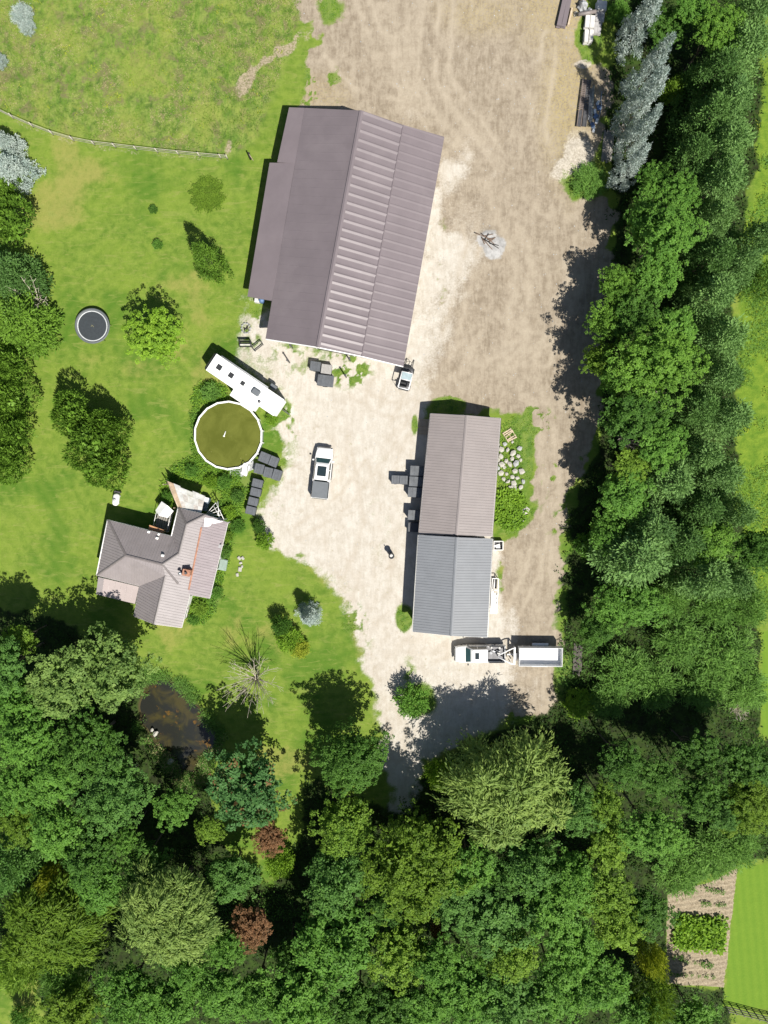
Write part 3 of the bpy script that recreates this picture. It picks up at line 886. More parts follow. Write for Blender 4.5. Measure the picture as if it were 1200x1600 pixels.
# ---------------------------------------------------------------- the two joined sheds
ribs3 = rib_profile(.305, 3, .07, .030)
def shed(label, corners, hr, he, m, wallm, seeds, cat='shed'):
    (a, r0, b), (c, r1, d) = corners           # left eave, ridge, right eave at the top and at the bottom
    A, R0, Bv = P(*a, he), P(*r0, hr), P(*b, he); C, R1, D = P(*c, he), P(*r1, hr), P(*d, he)
    cen = (A + Bv + C + D) / 4; cen.z = 0
    t = empty('shed', cen, 0, label, cat, 'pair of sheds beside the gravel yard')
    r = Roof(t, cen)
    u = (R1 - R0).normalized()
    r.slope([R0, R1, C, A], u, .915, ribs3, m, seed=seeds)
    r.slope([R0, R1, D, Bv], u, .915, ribs3, m, seed=seeds + 1)
    ro = r.finish(m)
    r.cap([R0, R1], m, .17, parent=ro)
    ft = inset([A, Bv, D, C], .32)
    walls(r, ft, wallm)
    return t, r, (A, Bv, D, C)
s1, r1, c1 = shed('shed with a faded taupe metal roof beside the heap of pale stones', (((673, 646), (729.5, 649), (782, 653.5)), ((655, 834), (713.5, 836), (768.5, 838))), 3.75, 2.7, TAUPE_METAL, SIDING, 11)
s2, r2, c2 = shed('shed with a blue-grey metal roof above the white truck and trailer', (((654, 836), (714, 839.5), (769.5, 842)), ((645, 987), (705, 993.5), (761, 996))), 4.2, 3.05, GREY_METAL, BARN_WALL, 21)
for t, r, c in ((s1, r1, c1), (s2, r2, c2)):
    a, b = inset(c, .30)[:2], None
    pl = inset(c, .30)
    for i in range(4):
        p, q = pl[i], pl[(i + 1) % 4]
        if abs(q.y - p.y) > abs(q.x - p.x):
            for s_ in (.25, .7): opening(t, r, p, q, s_, 1.3, .9, 1.1, GLASS_DARK, 'window', WHITE_TRIM)
        elif min(p.y, q.y) < t.location.y and t is s2:
            opening(t, r, p, q, .5, 3.2, 2.5, 0, WHITE_TRIM, 'overhead_door', DKSTEEL)
for g, (t, r, (A, Bv, D, C)) in enumerate(((s1, r1, c1), (s2, r2, c2))):
    for p, q in ((A, C), (Bv, D)):
        gt = MB()
        p, q = Vector(r.pt(p)), Vector(r.pt(q))
        o_ = Vector((-.07 if p.x < 0 else .07, 0, 0))
        gt.tube([p + o_ + Vector((0, 0, -.08)), q + o_ + Vector((0, 0, -.08))], .045, 6).build('gutter', CONCRETE if g else TAUPE_METAL, t)

# ---------------------------------------------------------------- the house
def Z1(X_, Y_, h):
    return P(140 + X_ * .216667, 730 + Y_ * .216667, h)
house_c = P(255, 885, 0)
house = empty('house', house_c, 0, 'house with a many-hipped grey-brown metal roof and a brick chimney', 'house')
hr = Roof(house, house_c)
e = 3.0
NW, W2, N1, NWW, NE = Z1(133, 380, e), Z1(54, 780, e), Z1(594, 498, e), Z1(642, 293, e), Z1(838, 343, e)
A1, A2 = Z1(262, 637, 5.0), Z1(525, 702, 5.0)
Rn, Rm = Z1(700, 412, 4.5), Z1(646, 622, 4.75)
S1p, S2p = Z1(546, 783, 4.75), Z1(465, 1132, 4.75)
V1, SW2 = Z1(360, 857, e), Z1(318, 1075, e)
RL1, RL2 = Z1(806, 432, 3.75), Z1(714, 884, 3.75)
SE1, SE2 = Z1(722, 932, e + .35), Z1(664, 1158, e + .25)
def on_plane(q, a, b, c):
    """The point of plane a-b-c that the photograph shows at the same place as q."""
    o = Vector((0, 0, CAM_H)); d = q - o; nn_ = (b - a).cross(c - a)
    return o + d * ((a - o).dot(nn_) / d.dot(nn_))
Rm = Z1(646, 622, 4.30)
RL1, RL2 = Z1(806, 432, 3.55), Z1(714, 884, 3.55)
Rn, A2, S1p, S2p, SE1, SE2, NE = [on_plane(v_, RL1, RL2, Rm) for v_ in (Rn, A2, S1p, S2p, SE1, SE2, NE)]
A1 = Z1(262, 637, A2.z)
V1 = on_plane(V1, A1, A2, W2); N1 = on_plane(N1, A1, A2, NW); NWW = on_plane(NWW, Rn, Rm, N1); SW2 = on_plane(SW2, S1p, S2p, V1)
print('HOUSE', [round(v_.z, 2) for v_ in (Rn, A2, S1p, S2p, SE1, SE2, NE, A1, V1, N1, NWW, SW2)])
hp = rib_profile(.305, 3, .06, .028)
H_ = HOUSE_METAL
def sl(poly, u, m=H_, seed=1, prof=hp, **k): hr.slope(poly, u, .915, prof, m, seed=seed, **k)
dEW = (A2 - A1).normalized(); dNS = (S2p - Rn); dNS.z = 0; dNS.normalize()
sl([A1, NW, W2], (W2 - NW), seed=31)
sl([A1, A2, N1, NW], dEW, seed=32)
sl([A2, Rm, N1], dEW, seed=33)
sl([Rm, Rn, NWW, N1], dNS, seed=34)
sl([Rn, NE, NWW], (NE - NWW), seed=35)
sl([Rn, Rm, RL1], dNS, seed=36); sl([Rn, RL1, NE], dNS, seed=37)
sl([Rm, A2, S1p, RL2, RL1], dNS, seed=38)
sl([S1p, S2p, SE2, SE1, RL2], dNS, seed=38)
sl([A1, W2, V1, S1p, A2], dEW, seed=40)
sl([S1p, V1, SW2, S2p], dNS, seed=41)
P1, P2 = Z1(998, 400, 2.55), Z1(866, 946, 2.55); P1 = on_plane(P1, RL1, RL2, P2); print('PORCH', P1.z)
P0, P3 = Z1(838, 345, 3.1), on_plane(Z1(722, 920, 3.25), RL1, RL2, P2)
sl([RL1, P1, P2, P3, RL2], dNS, PORCH_METAL, 42, lift=.03)
sl([RL1, NE, P0, P1], dNS, PORCH_METAL, 43, lift=.03) if False else sl([RL1, NE, P1], dNS, PORCH_METAL, 43, lift=.03)
hroof = hr.finish(H_, trim=WHITE_TRIM)
HIPM = mat('hip_cap_metal', (.17, .15, .145), .5)
hr.cap([NW, A1], HIPM, .12, 'hip_cap', hroof); hr.cap([W2, A1], HIPM, .12, 'hip_cap', hroof); hr.cap([A1, A2, Rm, Rn], HIPM, .13, 'ridge_cap', hroof)
hr.cap([NWW, Rn], HIPM, .12, 'hip_cap', hroof); hr.cap([NE, Rn], HIPM, .12, 'hip_cap', hroof); hr.cap([S1p, S2p], HIPM, .12, 'ridge_cap', hroof)
hr.cap([A2, Z1(640, 842, 4.1)], HIPM, .11, 'hip_cap', hroof)
hr.cap([RL1, RL2], RUST, .12, 'rusty_flashing', hroof)
# bare patched corner of the porch roof
for q in (((832, 362), (905, 372), (870, 425), (825, 428)), ((905, 374), (965, 392), (925, 402), (888, 408)), ((935, 556), (958, 560), (952, 583), (928, 580))):
    pb = MB(); v = []
    for (a, b) in q:
        w = Z1(a, b, 3.0); z = hr.z(w.x - house_c.x, w.y - house_c.y)
        w = Z1(a, b, z or 3.0); v.append((w.x - house_c.x, w.y - house_c.y, (z or 3.0) + .105))
    pb.add(v, [(0, 1, 2, 3)]).build('bare_patch', WHITE_TRIM, hroof)
# lower terrace roof on the south side
def flat_roof(name, quad, m, npan, thick=.05):
    a, b, c, d = [Vector(hr.pt(p)) for p in quad]       # a-b the upper edge, d-c the lower edge
    root = None
    mbd = MB()
    lo = [p - Vector((0, 0, .12)) for p in (a, b, c, d)]; up = [p - Vector((0, 0, .02)) for p in (a, b, c, d)]
    mbd.add(lo + up, [(3, 2, 1, 0), (4, 5, 6, 7), (0, 1, 5, 4), (1, 2, 6, 5), (2, 3, 7, 6), (3, 0, 4, 7)])
    root = mbd.build(name, WHITE_TRIM, house)
    for i in range(npan):
        t0, t1 = i / npan + .002, (i + 1) / npan - .002
        mb = MB(); zz = Vector((0, 0, .012 + .006 * (i % 2)))
        v = [a.lerp(b, t0) + zz, a.lerp(b, t1) + zz, d.lerp(c, t1) + zz, d.lerp(c, t0) + zz]
        mb.add(v + [p - Vector((0, 0, .03)) for p in v], [(3, 2, 1, 0), (4, 5, 6, 7), (0, 1, 5, 4), (1, 2, 6, 5), (2, 3, 7, 6), (3, 0, 4, 7)])
        mb.build('roof_panel', m if i else HOUSE_METAL, root)
    return root
flat_roof('terrace_roof', [Z1(62, 792, 2.82), Z1(356, 862, 2.82), Z1(330, 986, 2.5), Z1(46, 916, 2.5)], PINK_SHEET, 7)
walls(hr, inset([NW, N1, NWW, NE, RL1, RL2, SE1, SE2, SW2, V1, W2], .42), SIDING)
pm = MB()
for s_ in (.02, .35, .68, .98):
    q = Vector(hr.pt(P2.lerp(P1, s_))); pm = MB().box((q.x - .25, q.y + .05, 1.2), (.12, .12, 2.4)); pm.build('porch_post', WHITE_TRIM, house)
for s_ in (.03, .97):
    q = Vector(hr.pt(Z1(46, 916, 2.4).lerp(Z1(330, 986, 2.4), s_))); MB().box((q.x, q.y + .2, 1.15), (.12, .12, 2.3)).build('terrace_post', WHITE_TRIM, house)
for p, q in ((NW, W2), (NW, Z1(250, 408, e)), (N1, NWW)):
    gt = MB(); p, q = Vector(hr.pt(p)), Vector(hr.pt(q)); d = (q - p).normalized(); o_ = Vector((d.y, -d.x, 0)) * .08
    if o_.x > 0 and p is not None and abs(d.y) > .5: o_ = -o_
    gt.tube([p + o_ + Vector((0, 0, -.04)), q + o_ + Vector((0, 0, -.04))], .07, 6).build('gutter', WHITE_TRIM, house)
# east wall door and windows of the south wing
wl = inset([NW, N1, NWW, NE, RL1, RL2, SE1, SE2, SW2, V1, W2], .40)
for p, q, s_, w_, h_, z_, nm, m_ in ((SE1, SE2, .3, 1.0, 2.05, .1, 'door', WHITE_TRIM), (SE1, SE2, .72, 1.0, 1.1, 1.0, 'window', GLASS_DARK), (SW2, SE2, .5, 1.6, 1.2, .95, 'window', GLASS_DARK), (W2, NW, .35, 1.2, 1.1, 1.0, 'window', GLASS_DARK), (W2, NW, .7, 1.2, 1.1, 1.0, 'window', GLASS_DARK), (NW, N1, .3, 1.2, 1.1, 1.0, 'window', GLASS_DARK)):
    d = (q - p); d.z = 0; nn = Vector((-d.y, d.x, 0)).normalized()
    mid_ = (p + q) / 2
    if nn.dot(Vector((house_c.x, house_c.y, 0)) - mid_) < 0: nn = -nn
    opening(house, hr, p + nn * .41, q + nn * .41, s_, w_, h_, z_, m_, nm, WHITE_TRIM)
# chimney, stove pipe and vents
cz = P(293, 894, 4.2); lc = (cz.x - house_c.x, cz.y - house_c.y)
zc = hr.z(*lc) or 4
ch = MB().box((lc[0], lc[1], zc - .3 + .6), (.75, .62, 1.3), R(-12), bev=.03).build('chimney', BRICK, house)
MB().box((lc[0], lc[1], zc + .97), (.88, .74, .09), R(-12), bev=.02).build('chimney_cap', RUST, ch)
MB().tube([(lc[0], lc[1], zc + 1.0), (lc[0], lc[1], zc + 1.35)], .13, 10).build('flue', DKSTEEL, ch)
q = P(283, 895, 4.4); zq = hr.z(q.x - house_c.x, q.y - house_c.y) or 4
sp = MB().tube([(q.x - house_c.x, q.y - house_c.y, zq - .1), (q.x - house_c.x, q.y - house_c.y, zq + .85)], .10, 10)
so = sp.build('stove_pipe', DKSTEEL, house)
MB().ring([(.0, .0), (.2, -.03), (.2, -.06), (0, -.05)], 12, (q.x - house_c.x, q.y - house_c.y, zq + .98)).build('rain_cap', CHROME, so)
for i, (a, b) in enumerate(((425, 467), (485, 512), (497, 484), (525, 637))):
    q = Z1(a, b, 3.9); z = hr.z(q.x - house_c.x, q.y - house_c.y) or 3.5
    q = Z1(a, b, z + .2)
    MB().box((q.x - house_c.x, q.y - house_c.y, z + .12), (.36 - .08 * (i == 2), .30, .26), R(-15), .8, .04).build('roof_vent', WHITE_TRIM, house)

# ---------------------------------------------------------------- patched lean-to behind the house
lt_c = P(295, 777, 0)
lean = empty('lean_to', lt_c, 0, 'lean-to with a patchwork of weathered pale roofing sheets behind the house', 'lean-to')
def lp(X_, Y_, h):
    q = Z1(X_, Y_, h); return Vector((q.x - lt_c.x, q.y - lt_c.y, h))
LA, LB, LC, LD = (556, 90), (836, 205), (806, 326), (642, 292)
def bil(s_, t_):
    x = (1 - t_) * ((1 - s_) * LA[0] + s_ * LB[0]) + t_ * ((1 - s_) * LD[0] + s_ * LC[0])
    y = (1 - t_) * ((1 - s_) * LA[1] + s_ * LB[1]) + t_ * ((1 - s_) * LD[1] + s_ * LC[1])
    return lp(x, y, 2.35 + .45 * t_)
rg = random.Random(5)
for i in range(6):
    for j in range(3):
        s0, s1_, t0, t1 = i / 6, (i + 1) / 6 + .012, j / 3, (j + 1) / 3 + .02
        if i == 5: s1_ = 1
        if j == 0: t0 = rg.uniform(-.04, .10) if i in (0, 2, 3) else rg.uniform(.0, .05)
        dz = Vector((0, 0, .012 * ((i + 2 * j) % 4)))
        v = [bil(s0, t0) + dz, bil(s1_, t0) + dz, bil(s1_, t1) + dz, bil(s0, t1) + dz]
        v = v + [p + Vector((0, 0, .025)) for p in v]
        mm = RUST_SHEET if (i == 0 and j < 3) or (i, j) == (1, 1) and False else (SHEET_WHITE if (i + j) % 3 else mat('grimy_clear_sheet', (.42 + .04 * rg.random(), .42, .38), .55, var=.2, scale=2.5, dirt=(.30, .27, .18), dirt_amt=.6))
        MB().add(v, [(3, 2, 1, 0), (4, 5, 6, 7), (0, 1, 5, 4), (1, 2, 6, 5), (2, 3, 7, 6), (3, 0, 4, 7)]).build('roof_sheet', mm, lean)
for a, b in ((575, 120), (650, 285), (825, 215), (800, 315), (740, 180)):
    q = lp(a, b, 0)
    MB().box((q.x, q.y, 1.16), (.11, .11, 2.32)).build('post', WOOD, lean)
MB().tube([bil(.0, 0) + Vector((-.03, 0, .02)), bil(0, 1) + Vector((-.03, 0, .02))], .05, 5).build('edge_board', FRESHWOOD, lean)

# ---------------------------------------------------------------- woodland, tree and bush builders
def unit(v):
    return v / (np.linalg.norm(v, axis=-1, keepdims=True) + 1e-9)

def leaf_quads(c, d, n, ln, wd, rng, fold=.15):
    """Diamond leaves: base at c, along d, facing n."""
    d = unit(d); b = unit(np.cross(n, d)); n = np.cross(d, b)
    ln = np.asarray(ln).reshape(-1, 1); wd = np.asarray(wd).reshape(-1, 1)
    tip = c + d * ln
    m = c + d * ln * .45
    l = m + b * wd * .5 + n * wd * fold
    r = m - b * wd * .5 + n * wd * fold
    v = np.stack([c, r, tip, l], 1).reshape(-1, 3)
    f = np.arange(len(v)).reshape(-1, 4)
    return v, f

def sphere_dirs(n, rng, zmin=-1.0):
    i = np.arange(n) + .5
    z = 1 - (1 - zmin) * i / n
    ph = i * 2.399963 + rng.uniform(0, 6.28)
    r = np.sqrt(np.clip(1 - z * z, 0, 1))
    return np.stack([r * np.cos(ph), r * np.sin(ph), z], 1)

class Acc:
    def __init__(s): s.v, s.f, s.t, s.n = [], [], [], 0
    def add(s, v, f, t):
        s.v.append(v); s.f.append(f + s.n); s.t.append(t); s.n += len(v)
    def mesh(s, name):
        return mesh_np(name, np.concatenate(s.v), np.concatenate(s.f), np.concatenate(s.t))

def clumps(acc, cen, nrm, rng, per, spread, ln, wd, flat=.5, updraw=.6, tint=None, tjit=.18):
    k = len(cen)
    c = np.repeat(cen, per, 0); nn = np.repeat(nrm, per, 0)
    off = rng.normal(0, 1, (k * per, 3)) * spread
    off -= nn * (np.sum(off * nn, 1, keepdims=True)) * flat
    out = unit(off + nn * spread * .6)
    n = unit(nn * .7 + np.array([0, 0, updraw]) + rng.normal(0, .30, (k * per, 3)))
    d = out + rng.normal(0, .4, (k * per, 3))
    d -= n * np.sum(d * n, 1, keepdims=True) * .7
    s = rng.uniform(.7, 1.3, k * per)
    v, f = leaf_quads(c + off, d, n, ln * s, wd * s, rng)
    if tint is None: tint = rng.uniform(0, 1, k)
    t = np.clip(np.repeat(tint, per) + rng.normal(0, tjit, k * per), 0, 1)
    acc.add(v, f, t)

def crown_leafy(seed, lobes=22, per_lobe=15, per=30, leaf=.060, clump=.072, vert=.85, gaps=.25):
    """Broadleaf crown: uneven lobes carrying cushions of leaves with gaps between them."""
    rng = np.random.RandomState(seed)
    acc = Acc()
    dirs = unit(sphere_dirs(lobes, rng, -.35) + rng.normal(0, .22, (lobes, 3)))
    rr = rng.uniform(.34, .86, lobes); lr = rng.uniform(.17, .38, lobes)
    lc = dirs * rr[:, None]
    ph = rng.uniform(0, 6.28, 6)
    for i in range(lobes):
        k = max(6, int(per_lobe * (lr[i] / .3) ** 1.6))
        ds = unit(sphere_dirs(k, rng, -.35) + rng.normal(0, .25, (k, 3)))
        p = lc[i] + ds * lr[i] * rng.uniform(.66, 1.16, (k, 1))
        hole = np.sin(p[:, 0] * 6.3 + ph[0]) * np.sin(p[:, 1] * 5.7 + ph[1]) + .5 * np.sin(p[:, 0] * 12 + p[:, 1] * 9 + ph[2])
        inside = np.zeros(k, bool)
        for j in range(lobes):
            if j != i: inside |= np.linalg.norm(p - lc[j], axis=1) < lr[j] * .62
        keep = ~inside & (hole < 1.15 - gaps) & ((ds @ dirs[i] > -.35) | (ds[:, 2] > .35))
        p, ds = p[keep], ds[keep]
        k = len(p)
        if not k: continue
        cr = clump * rng.uniform(.65, 1.4, k)
        nn = unit(ds * .7 + [0, 0, .65])
        c = np.repeat(p, per, 0); nr = np.repeat(nn, per, 0); cc = np.repeat(cr, per)[:, None]
        q = unit(rng.normal(0, 1, c.shape) + nr * .9)
        off = q * cc * rng.uniform(.45, 1.0, (len(c), 1)) * [1, 1, .75]
        n = unit(q * .55 + nr * .55 + [0, 0, .25] + rng.normal(0, .26, c.shape))
        d = unit(q + rng.normal(0, .5, c.shape)); d = d - n * np.sum(d * n, 1, keepdims=True) * .85
        s = rng.uniform(.7, 1.3, len(c))
        v, f = leaf_quads(c + off, d, n, leaf * s, leaf * .62 * s, rng)
        t0 = np.clip(rng.normal(.5, .22, k) + rng.normal(0, .14), 0, 1)
        acc.add(v, f, np.clip(np.repeat(t0, per) + rng.normal(0, .14, len(c)), 0, 1))
    m = 1300
    q = unit(rng.normal(0, 1, (m, 3))) * rng.uniform(.1, .62, (m, 1)) * [1, 1, .7]
    clumps(acc, q, unit(rng.normal(0, .5, (m, 3)) + [0, 0, .8]), rng, 3, .06, leaf * 2.1, leaf * 1.5)
    for v in acc.v: v[:, 2] *= vert
    return acc.mesh('leafy_crown')

def crown_pine(seed, branches=58, plume=6, per=14, hgt=2.4, ln=.13, droop=.10, power=.75, dens=1.0, wid=.34, pad=.05):
    """Conifer: base of the crown at z=-hgt/2, tip at +hgt/2, radius 1; each bough carries soft tufts of needles."""
    rng = np.random.RandomState(seed)
    acc = Acc()
    for b in range(branches):
        t = (b + rng.rand()) / branches
        Lb = (max(.0, 1 - t) ** power) * rng.uniform(.62, 1.12) + .07
        a = b * 2.399963 + rng.normal(0, .3)
        dr = np.array([math.cos(a), math.sin(a), 0])
        sideways = np.array([-dr[1], dr[0], 0])
        z0 = -hgt / 2 + hgt * t
        k = max(3, int(plume * (Lb + .35) * dens * 1.6))
        s = rng.uniform(.35, 1, k) ** .7
        wob = rng.normal(0, .17, k) * (.35 + s * Lb)
        p = np.array([0, 0, z0]) + dr * (s * Lb)[:, None] + sideways * wob[:, None]
        p[:, 2] += -droop * (s * Lb) + .2 * (s * Lb) ** 2 + rng.normal(0, .03, k)
        tint0 = rng.normal(.5, .16)
        c = np.repeat(p, per, 0)
        off = rng.normal(0, pad, c.shape) * [1, 1, .55]
        d = unit(off / pad * .6 + dr * .35 + np.array([0, 0, .35]) + rng.normal(0, .35, c.shape))
        n = unit(rng.normal(0, .38, c.shape) + [0, 0, .9])
        sc = rng.uniform(.7, 1.25, len(c))
        v, f = leaf_quads(c + off, d, n, ln * sc, ln * wid * sc, rng)
        acc.add(v, f, np.clip(tint0 + np.repeat(rng.normal(0, .12, k), per) + rng.normal(0, .12, len(c)), 0, 1))
    return acc.mesh('needle_crown')

def crown_cedar(seed, lobes=10, n=1100, per=9, spread=.045, ln=.11, vert=1.0):
    rng = np.random.RandomState(seed)
    acc = Acc()
    lc = np.column_stack([rng.uniform(-.58, .58, lobes), rng.uniform(-.58, .58, lobes), rng.uniform(-.3, .35, lobes)]); lr = rng.uniform(.30, .58, lobes)
    k = n // lobes
    for i in range(lobes):
        ds = unit(sphere_dirs(k, rng, -.6) + rng.normal(0, .08, (k, 3)))
        p = lc[i] + ds * lr[i] * rng.uniform(.92, 1.06, (k, 1))
        ins = np.zeros(k, bool)
        for j in range(lobes):
            if j != i: ins |= np.linalg.norm(p - lc[j], axis=1) < lr[j] * .9
        p, ds = p[~ins], ds[~ins]
        if not len(p): continue
        c = np.repeat(p, per, 0); nn = np.repeat(ds, per, 0)
        off = rng.normal(0, spread, c.shape)
        d = unit(nn * .8 + [0, 0, .5] + rng.normal(0, .35, c.shape))
        nr = unit(rng.normal(0, .5, c.shape) + nn * .4 + [0, 0, .7])
        sc = rng.uniform(.6, 1.3, len(c))
        v, f = leaf_quads(c + off, d, nr, ln * sc, ln * .42 * sc, rng)
        acc.add(v, f, np.clip(np.repeat(rng.uniform(.1, .9, len(p)), per) + rng.normal(0, .15, len(c)), 0, 1))
    m = 500
    q = unit(rng.normal(0, 1, (m, 3))) * rng.uniform(.1, .55, (m, 1))
    clumps(acc, q, unit(rng.normal(0, .5, (m, 3)) + [0, 0, .8]), rng, 2, .05, .2, .13)
    for v in acc.v: v[:, 2] *= vert
    return acc.mesh('dense_crown')

def crown_willow(seed, lobes=46, strands=44, seg=6, vert=.8):
    rng = np.random.RandomState(seed)
    acc = Acc()
    dirs = sphere_dirs(lobes, rng, -.15)
    lc = dirs * rng.uniform(.50, .86, (lobes, 1)) + rng.normal(0, .06, (lobes, 3)); lr = rng.uniform(.15, .28, lobes)
    for i in range(lobes):
        tint0 = rng.normal(.5, .12)
        a = rng.uniform(0, 6.283, strands); 
        outw = unit(np.stack([np.cos(a), np.sin(a), np.zeros(strands)], 1) * 1.0 + unit(dirs[i] * [1, 1, 0]) * .15 + np.array([.15, -.25, 0]))
        st = lc[i] + np.array([0, 0, lr[i] * .55]) + outw * (lr[i] * rng.uniform(.05, .75, (strands, 1))) + rng.normal(0, .03, (strands, 3))
        Ls = rng.uniform(.18, .40, strands)
        tt = np.clip(tint0 + rng.normal(0, .22, strands), 0, 1)
        for k in range(seg):
            t0 = k / seg
            pos = st + outw * (Ls * t0 * .75)[:, None] + np.array([0, 0, -1]) * (Ls * (t0 ** 1.7) * .8)[:, None]
            dd = unit(outw * .75 + np.array([0, 0, -1]) * 1.36 * max(.05, t0) ** .7 + rng.normal(0, .22, pos.shape))
            for w in range(2):
                nn = unit(np.array([0, 0, 1.0]) + outw * .5 + rng.normal(0, .45, pos.shape))
                v, f = leaf_quads(pos + rng.normal(0, .015, pos.shape), dd + rng.normal(0, .28, pos.shape), nn, np.full(strands, .085), np.full(strands, .022), rng)
                acc.add(v, f, np.clip(tt + rng.normal(0, .12, strands), 0, 1))
    m = 120
    q = unit(rng.normal(0, 1, (m, 3))) * rng.uniform(.15, .55, (m, 1))
    clumps(acc, q, unit(rng.normal(0, .5, (m, 3)) + [0, 0, .8]), rng, 2, .05, .13, .06)
    for v in acc.v: v[:, 2] *= vert
    return acc.mesh('drooping_crown')

def crown_bush(seed, stems=58, per=52, leaf=.13, narrow=.4, vert=.8):
    """Loose bush of arching leafy stems."""
    rng = np.random.RandomState(seed)
    acc = Acc()
    for s in range(stems):
        a = s * 2.399963 + rng.normal(0, .2); rr = math.sqrt((s + .5) / stems) * .9
        top = np.array([math.cos(a) * rr, math.sin(a) * rr, (1 - rr * rr * .75) * rng.uniform(.75, 1.1)])
        base = top * [.35, .35, 0] + [0, 0, -.4]
        t = rng.uniform(.45, 1.0, per) ** .7
        p = base + (top - base) * t[:, None] + rng.normal(0, .07, (per, 3))
        d = unit(((top - base) * .7 + rng.normal(0, .5, (per, 3))) * [1, 1, .35] + [0, 0, .05])
        n = unit(rng.normal(0, .45, (per, 3)) + [0, 0, .9])
        sc = rng.uniform(.6, 1.25, per)
        v, f = leaf_quads(p, d, n, leaf * sc, leaf * narrow * sc, rng)
        acc.add(v, f, np.clip(rng.normal(.5, .18) + rng.normal(0, .15, per), 0, 1))
    for v in acc.v: v[:, 2] *= vert
    return acc.mesh('bush_crown')

CROWN = {
    'leafy': [crown_leafy(100 + i, lobes=l, per_lobe=pl, leaf=lf, clump=c_, vert=v, gaps=g_) for i, (l, pl, lf, c_, v, g_) in enumerate(
        [(22, 15, .060, .072, .85, .25), (27, 14, .056, .066, .80, .30), (18, 18, .058, .078, .92, .20), (24, 15, .062, .070, .78, .38), (30, 13, .054, .062, .85, .30), (20, 16, .062, .080, .80, .45), (26, 15, .056, .068, .95, .35)])],
    'fine': [crown_leafy(150 + i, lobes=l, per_lobe=26, per=28, leaf=.042, clump=.050, vert=.85, gaps=.2) for i, l in enumerate((26, 32, 22))],
    'broad': [crown_leafy(200 + i, lobes=44, per_lobe=24, per=28, leaf=.036, clump=.046, vert=.8, gaps=.3) for i in range(2)],
    'pine': [crown_pine(300 + i, 38, 4.2, 32, 2.3, .105, .06, .46, 1.0, .38, .080) for i in range(5)],
    'spruce': [crown_pine(340 + i, 52, 4, 30, 2.6, .10, .18, .80, 1.0, .36, .058) for i in range(3)],
    'cedar': [crown_cedar(400 + i) for i in range(3)],
    'willow': [crown_willow(500 + i) for i in range(2)],
    'bush': [crown_bush(600 + i) for i in range(3)],
    'scrub': [crown_bush(650 + i, 70, 52, .17, .17, .75) for i in range(3)],
}

def trunk_mesh(seed, fork=.45, limbs=7, spread=.5, r=.034):
    """Unit trunk: height 1 to the middle of the crown, limbs reaching into it."""
    rng = random.Random(seed)
    mb = MB()
    mb.tube([(0, 0, -.02), (rng.uniform(-.01, .01), 0, .12), (.01, .01, fork), (0, .02, 1.05)], [r * 1.5, r, r * .75, r * .2], 8)
    for i in range(limbs):
        a = i * 2.4 + rng.uniform(-.3, .3); z = fork * rng.uniform(.75, 1.6); q = spread * rng.uniform(.6, 1)
        mb.tube([(0, 0, z), (math.cos(a) * q * .5, math.sin(a) * q * .5, z + .16), (math.cos(a) * q, math.sin(a) * q, z + .36)], [r * .5, r * .3, r * .08], 5)
    return mb.mesh('trunk')
TRUNK = [trunk_mesh(1), trunk_mesh(2, .5, 9), trunk_mesh(3, .3, 12, .45)]
TRUNK_SPIRE = trunk_mesh(4, .2, 10, .35, .032)
for t_ in TRUNK + [TRUNK_SPIRE]: t_.materials.append(BARK)

for kind_, list_ in CROWN.items():
    for me_ in list_: me_.materials.append(LEAF['mid'])
def dress(o, pal):
    """Crowns of one kind share their mesh; the leaf colour sits on the tree."""
    o.material_slots[0].link = 'OBJECT'
    o.material_slots[0].material = LEAF[pal]

